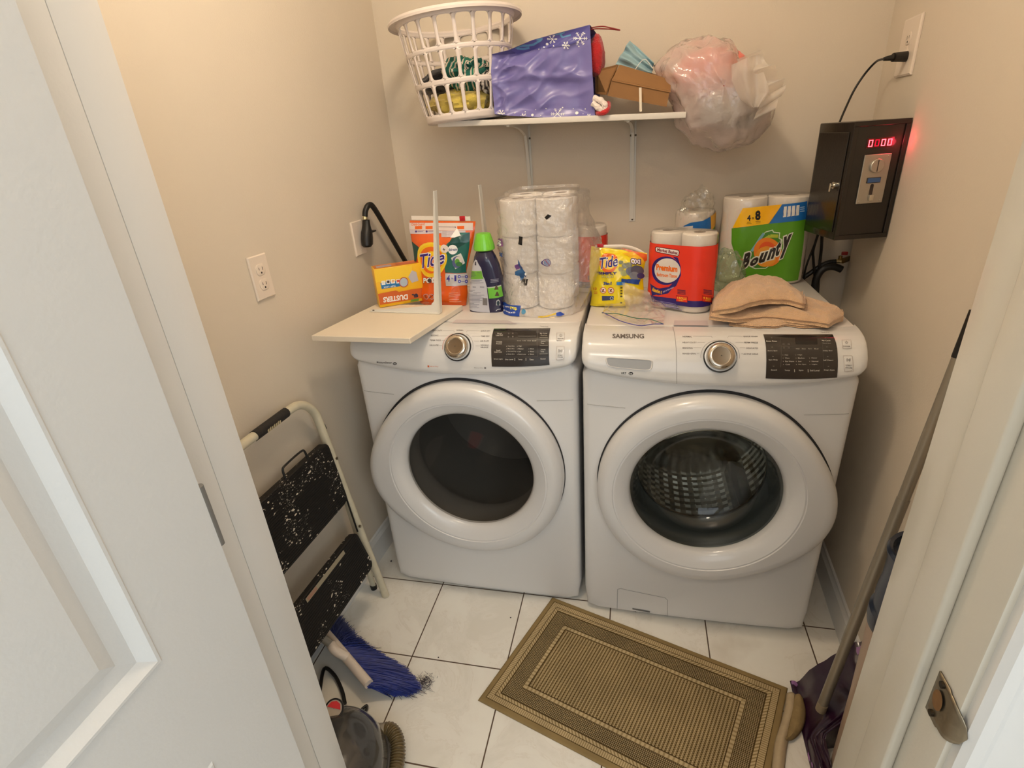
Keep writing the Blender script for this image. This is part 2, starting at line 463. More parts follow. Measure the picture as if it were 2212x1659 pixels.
# baseboards
def baseboard(name, a, b, h=.115, t=.013):
    a, b = Vector(a), Vector(b); d = (b - a).normalized(); n = Vector((-d.y, d.x, 0))
    prof = [(0, 0), (t, 0), (t, h * .78), (t * .75, h * .84), (t * .55, h * .9), (t * .5, h * .97), (t * .2, h), (0, h)]
    bm = BM()
    R = [[bm.verts.new(p + n * q[0] + Vector((0, 0, q[1]))) for q in prof] for p in (a, b)]
    for i in range(len(prof)):
        j = (i + 1) % len(prof); bm.faces.new((R[0][i], R[1][i], R[1][j], R[0][j]))
    bm.faces.new(R[0]); bm.faces.new(R[1][::-1])
    bmesh.ops.recalc_face_normals(bm, faces=bm.faces[:])
    return struct(name, bm, M_TRIM)
baseboard('baseboard_left', (LX, BY, 0), (LX, -.80, 0))
baseboard('baseboard_right', (RX, -.74, 0), (RX, .65, 0))
baseboard('baseboard_back', (RX, BY, 0), (LX + .014, BY, 0))

# door frame: jambs with stops, casings on the hall side
def jamb(name, x0, sgn, m, st=.012):
    bm = BM()
    box(bm, min(x0, x0 + sgn * .02), max(x0, x0 + sgn * .02), -.171, 0, 0, 2.05, .002, M=WM)                # jamb board
    box(bm, min(x0, x0 - sgn * .0015), max(x0, x0 - sgn * .0015), -.063, -.001, 0, 2.05, .0006, M=WM)      # paint step
    box(bm, min(x0, x0 - sgn * st), max(x0, x0 - sgn * st), -.118, -.066, 0, 2.04, min(.004, st * .35), 3, M=WM)      # stop
    return struct(name, bm, m, smooth=True, sharp=30)
jl = jamb('trim_1', 0.0, -1, M_TRIM, .0045); jr = jamb('trim_2', DW, 1, M_JAMB)
bm = BM(); box(bm, -.02, DW + .02, -.171, 0, 2.05, 2.07, .002, M=WM); struct('trim_3', bm, M_TRIM)
def casing(name, x0, sgn):
    bm = BM()
    prof = [(.006, 0), (.006, .010), (.012, .016), (.022, .017), (.030, .012), (.045, .013), (.060, .018), (.068, .018), (.070, .010), (.070, 0)]
    R = []
    for z in (0, 2.12): R.append([bm.verts.new(WM @ Vector((x0 + sgn * q[0], -.155 - .016 - q[1] * 1.0, z))) for q in prof])
    for i in range(len(prof) - 1): bm.faces.new((R[0][i], R[1][i], R[1][i + 1], R[0][i + 1]))
    bmesh.ops.recalc_face_normals(bm, faces=bm.faces[:])
    return struct(name, bm, M_TRIM, smooth=True)
casing('trim_4', DW, 1); casing('trim_5', 0, -1)
def icasing(name, x0, sgn):
    bm = BM(); box(bm, min(x0 + sgn * .006, x0 + sgn * .07), max(x0 + sgn * .006, x0 + sgn * .07), -.008, .006, 0, 2.11, .003, M=WM); return struct(name, bm, M_TRIM, smooth=True)
icasing('trim_6', DW, 1); icasing('trim_7', 0, -1)

# strike plate with its curled lip
M_NICKEL = mat('worn_nickel', RGB(150, 138, 118), .38, 1.0, bump=.25, bscale=60, var=.12, vscale=30)
M_HOLE = mat('latch_hole_wood', RGB(120, 84, 44), .8, bump=.3, bscale=90)
def plate_outline():
    # local (a: towards the hall, z): flat plate with a rounded lip
    P = [(-.016, -.029), (-.004, -.029)]
    for i in range(9):
        t = -PI / 2 + PI * i / 8; P.append((.010 + .019 * math.cos(t) ** .8 if math.cos(t) > 0 else .010, .021 * math.sin(t)))
    P += [(-.004, .029), (-.016, .029)]
    return P
zs = .918; ys = .150
bm = BM()
nu = 17
def SPF(u, v):
    # u 0..1 across (towards the hall), v -1..1 up; the lip curls away from the opening
    hw = .029 if u < .45 else .029 * math.sqrt(max(0, 1 - ((u - .45) / .55) ** 2.2)) * .9 + .0005
    a = -.018 + .052 * u
    curl = -max(0, u - .62) ** 2 * .055 + .0018
    return WM @ Vector((DW - curl - .0005, -(ys + a), zs + v * hw))
V = grid(bm, SPF, lin(0, 1, 18), lin(-1, 1, 9))
sp = link('strike_plate', bm, M_NICKEL, jr)
md = sp.modifiers.new('t', 'SOLIDIFY'); md.thickness = .0016
bm = BM()
c = WM @ Vector((DW - .0032, -(ys - .004), zs + .002))
R = []
for i in range(20):
    t = 2 * PI * i / 20; R.append(bm.verts.new(WM @ Vector((DW - .0040, -(ys - .004 + .0085 * math.cos(t)), zs + .002 + .0125 * math.sin(t)))))
fill(bm, R); h = link('latch_hole', bm, M_HOLE, sp); h['label'] = 'brown hole for the latch in the plate'
bm = BM()
for dz in (-.021, .023): cyl(bm, WM @ Vector((DW - .001, -(ys - .006), zs + dz)), WM @ Vector((DW - .005, -(ys - .006), zs + dz)), .0036, n=14)
link('screw', bm, mat('dark_screw', RGB(70, 62, 52), .4, 1.0), sp)

# the open door leaf beside the camera: its free plane starts at (-.305,-.95)
DA = math.atan2(-.082, -.997) + 0  # direction of the leaf seen from above
DM = Matrix(((.0820, .9966, 0, -.305), (-.9966, .0820, 0, -.95), (0, 0, 1, 0), (0, 0, 0, 1)))   # local x along the leaf, local y = face normal (towards +x world)
DL, DT, DH = .86, .035, 2.03
def panel_rects(): return [(.122, DL - .122, .982, 1.90), (.122, DL - .122, .24, .80)]
bm = BM()
def add_leaf():
    xs = [0, .122, DL - .122, DL]; rects = panel_rects()
    f = lambda pts, y: bm.faces.new([bm.verts.new((p[0], y, p[1])) for p in pts])
    def quad(x0, x1, z0, z1, y): f([(x0, z0), (x1, z0), (x1, z1), (x0, z1)], y)
    zz = [.012, .24, .80, .982, 1.90, DH]
    quad(0, .122, zz[0], DH, 0); quad(DL - .122, DL, zz[0], DH, 0)
    for a, b in ((0, 1), (2, 3), (4, 5)): quad(.122, DL - .122, zz[a], zz[b], 0)
    # moulding: bead, slope, flat, rise to the raised field
    prof = [(0, 0), (.0025, .0022), (.006, .0022), (.015, -.006), (.018, -.0085), (.034, -.0095), (.036, -.0095), (.054, -.002)]
    for x0, x1, z0, z1 in rects:
        rings = []
        for d, y in prof:
            rings.append([bm.verts.new(p) for p in ((x0 + d, y, z0 + d), (x1 - d, y, z0 + d), (x1 - d, y, z1 - d), (x0 + d, y, z1 - d))])
        for A, B in zip(rings, rings[1:]):
            for i in range(4): bm.faces.new((A[i], A[(i + 1) % 4], B[(i + 1) % 4], B[i]))
        bm.faces.new(rings[-1])
    # edges and back
    B = [bm.verts.new(p) for p in ((0, -DT, zz[0]), (DL, -DT, zz[0]), (DL, -DT, DH), (0, -DT, DH))]
    A = [bm.verts.new(p) for p in ((0, 0, zz[0]), (DL, 0, zz[0]), (DL, 0, DH), (0, 0, DH))]
    bm.faces.new(B)
    for i in range(4): bm.faces.new((A[i], A[(i + 1) % 4], B[(i + 1) % 4], B[i]))
add_leaf(); bmesh.ops.remove_doubles(bm, verts=bm.verts[:], dist=1e-5); bmesh.ops.recalc_face_normals(bm, faces=bm.faces[:])
for v in bm.verts: v.co = DM @ v.co
leaf = struct('door_1', bm, mat('door_white_paint', RGB(219, 219, 217), .40, coat=.1, bump=.10, bscale=180, var=.012, vscale=3), smooth=False)
bm = BM()
for zc in (.28, 1.075, 1.85):
    cyl(bm, DM @ Vector((-.008, -.010, zc - .045)), DM @ Vector((-.008, -.010, zc + .045)), .006, n=14)
link('hinge', bm, mat('painted_hinge', RGB(150, 150, 148), .45, .6), leaf)
bm = BM(); cyl(bm, DM @ Vector((DL - .06, 0, .92)), DM @ Vector((DL - .06, .045, .92)), .010); 
lathe(bm, [(.001, .07), (.018, .069), (.027, .058), (.027, .048), (.018, .040), (.010, .038)], 24, M=DM @ Matrix.Translation((DL - .06, 0, .92)) @ Matrix.Rotation(-PI / 2, 4, 'X'))
link('door_knob', bm, M_NICKEL, leaf)

# ceiling lamp (above the frame of the photograph)
lamp = thing('ceiling_lamp', 'round opal glass ceiling lamp above the machines', 'lamp', (LAMP[0], LAMP[1], ZC))
bm = BM(); lathe(bm, [(.0005, 0), (.14, 0), (.14, -.02), (.13, -.025), (.0005, -.025)], 40); link('lamp_base', bm, M_NICKEL, lamp)
bm = BM(); lathe(bm, [(.125, -.022), (.12, -.045), (.10, -.06), (.06, -.07), (.001, -.072)], 40)
link('lamp_shade', bm, mat('opal_glass_lit', RGB(255, 240, 215), .4, emis=RGB(255, 214, 165), estr=4.0), lamp)
# ------------------------------------------------------------ the two machines
M_ENAMEL = mat('white_enamel', RGB(228, 226, 224), .30, coat=.35, bump=.02, bscale=300)
M_PLAST = mat('white_gloss_plastic', RGB(219, 217, 214), .24, coat=.4)
M_RING = mat('door_ring_plastic', RGB(222, 220, 218), .28, coat=.4)
M_GAP = mat('dark_gap', RGB(40, 40, 42), .7)
M_CHROME = mat('brushed_chrome', RGB(200, 188, 172), .16, 1.0)
M_DIALFACE = mat('dial_face', RGB(150, 136, 118), .26, 1.0)
M_BLACKGL = mat('black_gloss_panel', RGB(44, 38, 35), .12, coat=.4)
M_SEAM = mat('panel_seam', RGB(182, 180, 177), .6)
M_RUBBER = mat('grey_door_boot', RGB(62, 66, 66), .38)
def steel_drum_mat():
    m = bpy.data.materials.new('embossed_steel_drum'); m.use_nodes = True; nt = m.node_tree; N = nt.nodes; L = nt.links; b = N['Principled BSDF']
    b.inputs['Base Color'].default_value = RGB(190, 188, 180); b.inputs['Metallic'].default_value = 1; b.inputs['Roughness'].default_value = .28
    uv = N.new('ShaderNodeUVMap'); sep = N.new('ShaderNodeSeparateXYZ'); L.new(uv.outputs[0], sep.inputs[0])
    def M(op, a, b_=None):
        n = N.new('ShaderNodeMath'); n.operation = op
        for i, q in enumerate((a, b_)):
            if q is None: continue
            if isinstance(q, (int, float)): n.inputs[i].default_value = q
            else: L.new(q, n.inputs[i])
        return n.outputs[0]
    u = M('PINGPONG', M('MULTIPLY', sep.outputs[0], 44.0), .5); v = M('PINGPONG', M('MULTIPLY', sep.outputs[1], 9.0), .5)
    h = M('MINIMUM', M('ADD', u, v), .9)
    bp = N.new('ShaderNodeBump'); bp.inputs['Strength'].default_value = 1.0; bp.inputs['Distance'].default_value = .022
    L.new(h, bp.inputs['Height']); L.new(bp.outputs[0], b.inputs['Normal'])
    return m
M_DRUM = steel_drum_mat()
M_STEEL = mat('drum_back_steel', RGB(186, 184, 176), .24, 1.0, bump=.1, bscale=20)
M_GREYDRUM = mat('grey_dryer_drum', RGB(140, 137, 132), .40, .3)
M_SHINYGLASS = film('washer_door_glass', (.93, .94, .91, 1), white=.0, rough=.02, bump=0, spec=.7)
M_DARKGLASS = film('dryer_door_glass', (.78, .76, .73, 1), white=.0, rough=.02, bump=0, spec=1.0)

MW, MH_, MD = .343, .984, .64
def z_lip(u):
    e = .862 + .038 * abs(u) ** 2.4
    k = max(0, (abs(u) - .90) / .10)
    return e + .022 * (1 - math.sqrt(max(0, 1 - k * k)))
def bulge(u): return -.010 * (1 - u * u)
CPROF = [(.004, .000), (-.010, .001), (-.020, .006), (-.024, .015), (-.020, .040), (-.008, .070), (.008, .095), (.024, .108), (.045, .116), (.066, .1205), (.098, .122)]
CLEN = [0]
for a, b in zip(CPROF, CPROF[1:]): CLEN.append(CLEN[-1] + math.hypot(a[0] - b[0], a[1] - b[1]))
def CF(x, t):
    """console front: x sideways, t metres up along the face from the lip"""
    u = max(-1, min(1, x / MW)); zl = z_lip(u); k = (MH_ - zl) / .122
    tt = max(0, min(CLEN[-1] - 1e-6, t))
    i = max(j for j in range(len(CLEN) - 1) if CLEN[j] <= tt); f = (tt - CLEN[i]) / (CLEN[i + 1] - CLEN[i])
    y = CPROF[i][0] + f * (CPROF[i + 1][0] - CPROF[i][0]); z = CPROF[i][1] + f * (CPROF[i + 1][1] - CPROF[i][1])
    e = max(0, (abs(u) - .93) / .07); dy = .020 * (1 - math.sqrt(max(0, 1 - e * e)))
    return Vector((x, y + bulge(u) + dy, zl + z * k))
DC = (0.0, .530)   # door centre x, z
def machine(kind, loc, rz):
    wash = kind == 'washer'; sg = 1 if wash else -1
    root = thing('washing_machine' if wash else 'clothes_dryer',
                 'white front-loading washing machine on the right, steel drum showing through its door' if wash else 'white front-loading clothes dryer on the left, dark door glass',
                 'washing machine' if wash else 'dryer', loc, (0, 0, rz))
    Mw = Matrix.Translation(loc) @ Matrix.Rotation(rz, 4, 'Z')
    # cabinet: front with a round opening, sides, back, top
    bm = BM(); R0 = .232; cr = .022; nz_ = 96
    def outline(t):       # rounded rectangle of the front, by angle from the door centre
        c, s = math.cos(t), math.sin(t)
        z0, z1 = .014, .90
        k = min((MW / abs(c)) if abs(c) > 1e-9 else 9, ((z1 - DC[1]) / s) if s > 1e-9 else 9, ((z0 - DC[1]) / s) if s < -1e-9 else 9)
        x, z = k * c, DC[1] + k * s
        # round the lower corners
        rr = .035
        if z < z0 + rr and abs(x) > MW - rr:
            cx, cz = (MW - rr) * (1 if x > 0 else -1), z0 + rr
            d = math.hypot(x - cx, z - cz)
            if d > rr: x, z = cx + (x - cx) * rr / d, cz + (z - cz) * rr / d
        return x, z
    ts = sorted(set([2 * PI * i / nz_ for i in range(nz_)]))
    def face_y(x, z):
        u = max(-1, min(1, x / MW)); e = max(0, (abs(x) - (MW - cr)) / cr); e2 = max(0, (.014 + cr - z) / cr)
        q = min(1, math.hypot(e, e2 * .6))
        return bulge(u) * .8 + cr * (1 - math.sqrt(max(0, 1 - q * q)))
    def FF(i, k):
        t = ts[i % len(ts)]; x1, z1 = outline(t); x0, z0 = R0 * math.cos(t), DC[1] + R0 * math.sin(t)
        f = k; x, z = x0 + (x1 - x0) * f, z0 + (z1 - z0) * f
        return Vector((x, face_y(x, z), z))
    V = grid(bm, FF, range(len(ts)), [0, .2, .4, .6, .75, .85, .9, .93, .96, .98, 1.0], closed_u=True)
    rim = V[-1]; back = [bm.verts.new((v.co.x, MD, v.co.z)) for v in rim]; n = len(rim)
    mid = [bm.verts.new((v.co.x, .03, v.co.z)) for v in rim]
    for i in range(n):
        bm.faces.new((rim[i], rim[(i + 1) % n], mid[(i + 1) % n], mid[i]))
        bm.faces.new((mid[i], mid[(i + 1) % n], back[(i + 1) % n], back[i]))
    bm.faces.new(back)
    bmesh.ops.recalc_face_normals(bm, faces=bm.faces[:])
    link('cabinet', bm, M_ENAMEL, root, sharp=40)
    # console
    bm = BM(); us = [-1 + 2 * i / 80 for i in range(81)]; us = sorted(set(us + [s * q for s in (-1, 1) for q in (.94, .955, .967, .98, .988, .994)]))
    V = grid(bm, lambda u, t: CF(u * MW, t), us, [CLEN[i] + (CLEN[i + 1] - CLEN[i]) * f for i in range(len(CLEN) - 1) for f in (0, .34, .67)] + [CLEN[-1]])
    for side in (0, -1):
        col = [r[side] for r in V]; bk = [bm.verts.new((v.co.x, .12, v.co.z)) for v in col]
        for i in range(len(col) - 1):
            q = (col[i], col[i + 1], bk[i + 1], bk[i]); bm.faces.new(q if side == 0 else q[::-1])
    bmesh.ops.recalc_face_normals(bm, faces=bm.faces[:])
    con = link('control_panel', bm, M_PLAST, root, sharp=50)
    bm = BM(); box(bm, -MW + .001, MW - .001, .1005, MD, .90, MH_, .006, 3)
    top = link('top_panel', bm, mat('top_enamel', RGB(220, 214, 208), .34, coat=.3), root)
    # four levelling feet
    for fx in (-.29, .29):
        for fy in (.06, .56):
            bm = BM(); cyl(bm, (fx, fy, 0), (fx, fy, .02), .02); link('leg', bm, M_GAP, root)
    # seams across the front panel
    for x0, x1 in ((-MW, -.225), (.225, MW)):
        bm = BM()
        s = 1 if x0 > 0 else -1
        pts = [(x0 + (x1 - x0) * i / 8) for i in range(9)]
        P = [Vector((x, face_y(x, .77) - .0005, .768 + .018 * (abs(x) / MW))) for x in pts]
        tube(bm, P, .0010, 5, 0)
        link('panel_seam', bm, M_SEAM, root)
    # painted shade of the gap behind the door ring
    def ro(t, R=.300):
        ang = math.atan2(math.sin(t), math.cos(t) * sg)      # mirrored: the grip is on the outer side
        d = ang + math.radians(12); d = math.atan2(math.sin(d), math.cos(d))
        return R + .043 * math.exp(-(d / math.radians(33)) ** 2) + .008 * abs(math.sin(t)) ** 2
    bm = BM()
    def ring_pt(t, r, y): return Vector((r * math.cos(t), y, DC[1] + r * math.sin(t)))
    N = 120; TT = [2 * PI * i / N for i in range(N)]
    # flat dark strip following the ring, its colour stands for the gap's shadow
    grid(bm, lambda t, k: ring_pt(t, ro(t) + (.0065 * max(0, math.sin(t)) + .002 if k else -.03), bulge(ring_pt(t, ro(t), 0).x / MW) * .8 - .0012), TT, [0, 1], closed_u=True)
    link('door_gap_shade', bm, M_GAP, root)
    # door ring
    door = thing('door', None, None); del door['label']; del door['category']; door.parent = root
    bm = BM()
    P = [(0.0, -.004, 1), (0.0, -.034, 1), (-.004, -.046, 1), (-.012, -.055, 1), (-.024, -.060, 1), (-.036, -.0605, 1)]
    def RF(t, k):
        r = ro(t)
        if k < len(P):
            d, y, _ = P[k]; return ring_pt(t, r + d, y + .0)
        tail = [(.256, -.0600), (.2545, -.0575), (.253, -.0572), (.250, -.0580), (.235, -.052), (.220, -.044), (.211, -.036), (.207, -.028), (.2055, -.016)]
        a, y = tail[k - len(P)]
        return ring_pt(t, a, y)
    V = grid(bm, RF, TT, range(len(P) + 9), closed_u=True)
    bmesh.ops.recalc_face_normals(bm, faces=bm.faces[:])
    link('door_ring', bm, M_RING, door, sharp=28)
    # glass
    bm = BM()
    if wash: prof = [(.206, -.020), (.198, -.018), (.185, .01), (.17, .05), (.14, .075), (.09, .088), (.04, .092), (.001, .093)]
    else: prof = [(.206, -.024), (.18, -.019), (.14, -.015), (.08, -.012), (.001, -.011)]
    MX = Matrix.Translation((DC[0], 0, DC[1])) @ Matrix.Rotation(-PI / 2, 4, 'X')
    lathe(bm, [(r, h) for r, h in prof], 72, M=MX)
    link('door_glass', bm, M_SHINYGLASS if wash else M_DARKGLASS, door)
    # boot and drum
    if wash:
        bm = BM(); lathe(bm, [(.232, -.004), (.236, .01), (.226, .02), (.214, .03), (.204, .05), (.206, .065), (.196, .085), (.187, .095), (.186, .105)], 72, M=MX)
        link('rubber_boot', bm, M_RUBBER, root)
        bm = BM(); lathe(bm, [(.1855, .10), (.184, .106), (.188, .112), (.245, .125)], 72, M=MX)
        link('drum_rim', bm, M_CHROME, root)
        bm = BM(); uvl = bm.loops.layers.uv.new('UVMap'); nu = 96; D0, D1 = .125, .42
        def DF(u, v): t = 2 * PI * u; return MX @ Vector((.245 * math.cos(t), .245 * math.sin(t), D0 + (D1 - D0) * v))
        for i in range(nu):
            for j in range(8):
                c = [(i / nu, j / 8), ((i + 1) / nu, j / 8), ((i + 1) / nu, (j + 1) / 8), (i / nu, (j + 1) / 8)]
                f = bm.faces.new([bm.verts.new(DF(*q)) for q in c])
                for l, q in zip(f.loops, c): l[uvl].uv = q
        bmesh.ops.remove_doubles(bm, verts=bm.verts[:], dist=1e-5)
        # three lifters
        dr = link('drum', bm, M_DRUM, root)
        bm = BM(); lathe(bm, [(.245, .42), (.20, .425), (.17, .41), (.12, .405), (.05, .41), (.001, .41)], 72, M=MX); link('drum_back', bm, M_STEEL, dr)
        for a in (50, 170, 290):
            bm = BM(); t = math.radians(a)
            for h in lin(.15, .40, 2): pass
            def LF(u, v):
                tt = t + (u - .5) * .30; r = .245 - .045 * math.sin(PI * u) ** 1.5 * (1 - abs(v - .5) * .6); return MX @ Vector((r * math.cos(tt), r * math.sin(tt), .15 + .25 * v))
            grid(bm, LF, lin(0, 1, 9), lin(0, 1, 7)); link('drum_lifter', bm, M_STEEL, dr)
    else:
        bm = BM(); lathe(bm, [(.232, -.004), (.225, .01), (.222, .05), (.215, .06), (.215, .09), (.26, .10), (.26, .45), (.001, .46)], 72, M=MX)
        dr = link('drum', bm, M_GREYDRUM, root)
    # ---- console fittings
    A = Art(CF, Mw, g=(0, .07), rough=.35)
    B = Art(CF, Mw, g=(0, .07), rough=.4, off=.0004)
    if wash: Q = lambda X, Y: (1250 + X / 3.511, 690 + Y / 3.511)
    else: Q = lambda X, Y: (760 + X / 4.424, 680 + Y / 4.424)
    ink = RGB(96, 88, 84); thin = RGB(150, 142, 136)
    if wash:
        dial_c = Q(1072, 283); pan = [Q(1400, 118), Q(1925, 118), Q(1957, 440), Q(1417, 446)]
        rows = [('NORMAL', 788, 860, 136), ('HEAVY DUTY', 788, 895, 181), ('BEDDING', 788, 864, 222), ('RINSE+SPIN', 788, 888, 265)]
        rowsr = [('QUICK WASH', 1248, 1357, 136), ('PERM PRESS', 1253, 1359, 182), ('DELICATES', 1270, 1360, 224), ('ACTIVE WEAR', 1249, 1363, 268)]
        B.grp = 'cycle_lettering'
        for s, x0, x1, y in rows: B.text(s, Q(x0, y), Q(x1, y + 1), 3.2, ink, .012)
        B.grp = 'option_lettering'
        for s, x0, x1, y in rowsr: B.text(s, Q(x0, y), Q(x1, y + 1), 3.2, ink, .012)
        B.grp = 'cycle_lettering'
        for p in ([Q(866, 128), Q(1005, 129), Q(1014, 142)], [Q(900, 175), Q(955, 175)], [Q(870, 216), Q(930, 216)], [Q(896, 258), Q(912, 258)]): B.line(p, .5, thin)
        B.grp = 'option_lettering'
        for p in ([Q(1128, 144), Q(1136, 128), Q(1242, 129)], [Q(1190, 175), Q(1248, 176)], [Q(1222, 216), Q(1264, 217)], [Q(1234, 260), Q(1246, 261)]):
            B.line(p, .5, thin)
        B.grp = 'brand_lettering'; B.text('SAMSUNG', Q(256, 144), Q(497, 146), 34 / 3.511, RGB(104, 96, 92), .035)
        B.grp = 'feature_badge'; B.text('VRT', Q(322, 416), Q(362, 417), 4.6, BLACK, .02, .25); B.ell(Q(396, 410), 5.0, 3.2, BLACK); B.text('he', Q(386, 417), Q(406, 417), 3.6, WHITE, .02)
        B.grp = 'touch_note'; B.text('*Touch 3 sec', Q(1832, 102), Q(1902, 103), 2.2, ink, .01)
        txt = [('Extra Rinse', 1422, 1503, 175), ('Extra Spin', 1433, 1505, 245), ('Spin Only', 1440, 1508, 314), ('Sound', 1457, 1501, 388),
               ('My Cycle', 1843, 1907, 172), ('*Cycle Save', 1846, 1910, 188), ('Delay End', 1849, 1920, 245), ('Self Clean+', 1852, 1930, 315), ('Smart Care', 1858, 1937, 388)]
        for s, x0, x1, y in txt: A.text(s, Q(x0, y), Q(x1, y), 3.0 if s[0] != '*' else 2.0, RGB(200, 194, 182), .008)
        for i, (s, x0, x1) in enumerate((('Temp.', 1560, 1602), ('Spin', 1668, 1702), ('Soil Level', 1752, 1824))): A.text(s, Q(x0, 393), Q(x1, 393), 3.4, RGB(200, 194, 182), .008)
        for x in (1635, 1737): A.line([Q(x, 378), Q(x + 1, 400)], .8, RGB(220, 214, 200))
        for k, col in enumerate(((('Hot', 'Warm', 'Eco Warm', 'Cold'), 1562), (('High', 'Medium', 'Low', 'No Spin'), 1660), (('', 'Heavy', 'Normal', 'Light'), 1762))):
            for j, s in enumerate(col[0]):
                if not s: continue
                y = 275 + j * 23.5; x = col[1] + j * 1.5
                A.text(s, Q(x, y), Q(x + 8.3 * len(s), y), 2.4, RGB(196, 190, 178), .008); A.ell(Q(x - 15, y - 4), .5, .7, RGB(210, 200, 185))
        for i, s in enumerate(('Wash', 'Rinse', 'Spin', 'End')): A.text(s, Q(1645 + i * 47, 228), Q(1673 + i * 47, 228), 1.8, RGB(180, 174, 162), .006)
        for x, y in ((1462, 145), (1466, 213), (1472, 282), (1477, 354), (1870, 146), (1880, 212), (1886, 284), (1892, 356)): A.line([Q(x - 5, y), Q(x + 5, y)], .5, RGB(190, 184, 172))
        for (x, y) in ((1552, 190), (1592, 190), (1554, 218), (1593, 218)): A.poly([Q(x - 9, y - 7), Q(x + 9, y - 7), Q(x + 9, y + 7), Q(x - 9, y + 7)], RGB(74, 68, 62))
        A.poly([Q(1640, 146), Q(1806, 146), Q(1809, 192), Q(1643, 192)], RGB(24, 22, 20)); A.line([Q(1526, 150), Q(1530, 362)], .3, RGB(110, 104, 96)); A.line([Q(1832, 150), Q(1850, 400)], .3, RGB(90, 84, 78))
        bt = [[Q(1995, 156), Q(2062, 158), Q(2068, 222), Q(2000, 222)], [Q(2004, 275), Q(2072, 277), Q(2082, 394), Q(2014, 393)]]
        pw, ps = Q(2029, 178), Q(2043, 308)
        t1, t2, t3 = (Q(2004, 210), Q(2057, 212)), (Q(2020, 352), Q(2070, 354)), (Q(2022, 370), Q(2072, 372))
    else:
        dial_c = Q(1012, 310); pan = [Q(1358, 138), Q(1897, 132), Q(1890, 478), Q(1340, 494)]
        rows = [('HEAVY DUTY', 762, 866, 158), ('BEDDING', 756, 829, 206), ('PERM PRESS', 748, 851, 251), ('DELICATES', 744, 829, 299), ('NORMAL', 1000, 1068, 156)]
        rowsr = [('QUICK DRY', 1230, 1325, 163), ('TIME DRY', 1234, 1318, 213), ('AIR FLUFF', 1226, 1311, 259), ('WRINKLE', 1230, 1306, 298), ('RELEASE', 1232, 1304, 318)]
        B.grp = 'cycle_lettering'
        for s, x0, x1, y in rows: B.text(s, Q(x0, y), Q(x1, y), 3.2, ink, .012)
        B.grp = 'option_lettering'
        for s, x0, x1, y in rowsr: B.text(s, Q(x0, y), Q(x1, y), 3.2, ink, .012)
        B.grp = 'cycle_lettering'
        for p in ([Q(870, 152), Q(973, 153), Q(980, 168)], [Q(833, 201), Q(915, 202)], [Q(855, 246), Q(888, 246)], [Q(833, 294), Q(862, 294)]): B.line(p, .5, thin)
        B.grp = 'option_lettering'
        for p in ([Q(1094, 170), Q(1103, 153), Q(1224, 155)], [Q(1148, 205), Q(1228, 207)], [Q(1170, 251), Q(1220, 252)], [Q(1182, 298), Q(1226, 299)]):
            B.line(p, .5, thin)
        B.grp = 'feature_badge'; B.text('MoistureSensor', Q(238, 462), Q(385, 466), 4.2, ink, .025); B.ell(Q(411, 467), 4.2, 3.0, BLACK); B.text('he', Q(401, 473), Q(421, 473), 3.2, WHITE, .02)
        B.grp = 'sensor_dry_mark'; B.poly([Q(724, 482), Q(741, 484), Q(741, 502), Q(724, 500)], RGB(214, 110, 70)); B.text('Moist Dry', Q(748, 500), Q(828, 502), 3.2, RGB(222, 150, 120), .01)
        B.grp = 'manual_dry_mark'; B.text('Manual Dry', Q(1170, 514), Q(1257, 516), 3.2, RGB(170, 166, 162), .01); B.poly([Q(1266, 499), Q(1283, 500), Q(1283, 517), Q(1266, 516)], RGB(130, 126, 122))
        B.grp = 'touch_note'; B.text('*Touch 3 sec', Q(1796, 117), Q(1876, 119), 2.4, ink, .01)
        txt = [('Mixed', 1392, 1434, 190), ('Load Bell', 1378, 1444, 206), ('Wrinkle', 1380, 1438, 268), ('Prevent', 1382, 1436, 284), ('Small', 1382, 1420, 348), ('Load Care', 1364, 1436, 362), ('Drum Light', 1360, 1444, 430),
               ('My Cycle', 1800, 1868, 192), ('*Cycle Save', 1804, 1868, 206), ('Adjust', 1808, 1852, 264), ('Time', 1806, 1838, 280), ('Adjust', 1806, 1852, 342), ('Time', 1804, 1838, 358), ('Sound', 1804, 1852, 427)]
        for s, x0, x1, y in txt: A.text(s, Q(x0, y), Q(x1, y), 2.9 if s[0] != '*' else 1.8, RGB(205, 198, 186), .008)
        for i, (s, x0, x1) in enumerate((('Dry Level', 1468, 1544), ('Temp.', 1590, 1634), ('Time', 1698, 1738))): A.text(s, Q(x0, 436), Q(x1, 435), 3.4, RGB(205, 198, 186), .008)
        for x in (1560, 1666): A.line([Q(x, 414), Q(x, 440)], .8, RGB(220, 214, 200))
        for k, col in enumerate(((('Very Dry', 'More Dry', 'Normal Dry', 'Damp Dry'), 1492), (('High', 'Medium', 'Low', 'Extra Low'), 1594), (('', '60min', '40min', '20min'), 1702))):
            for j, s in enumerate(col[0]):
                if not s: continue
                y = 307 + j * 25; x = col[1]
                A.text(s, Q(x, y), Q(x + 8.0 * len(s), y), 2.4, RGB(200, 194, 182), .008); A.ell(Q(x - 11, y - 4), .4, .8, RGB(215, 205, 190))
        for i, s in enumerate(('Drying', 'Cooling', 'Wrinkle', 'End')): A.text(s, Q(1582 + i * 48, 257), Q(1618 + i * 48, 256), 1.8, RGB(180, 174, 162), .006)
        for y0, y1 in ((219, 219), (297, 296), (374, 372)): A.line([Q(1796, y0), Q(1874, y1)], .5, RGB(200, 194, 182))
        for (x, y) in ((1500, 186), (1540, 184), (1498, 214), (1540, 213)): A.ell(Q(x, y), 1.6, 1.8, RGB(96, 88, 82))
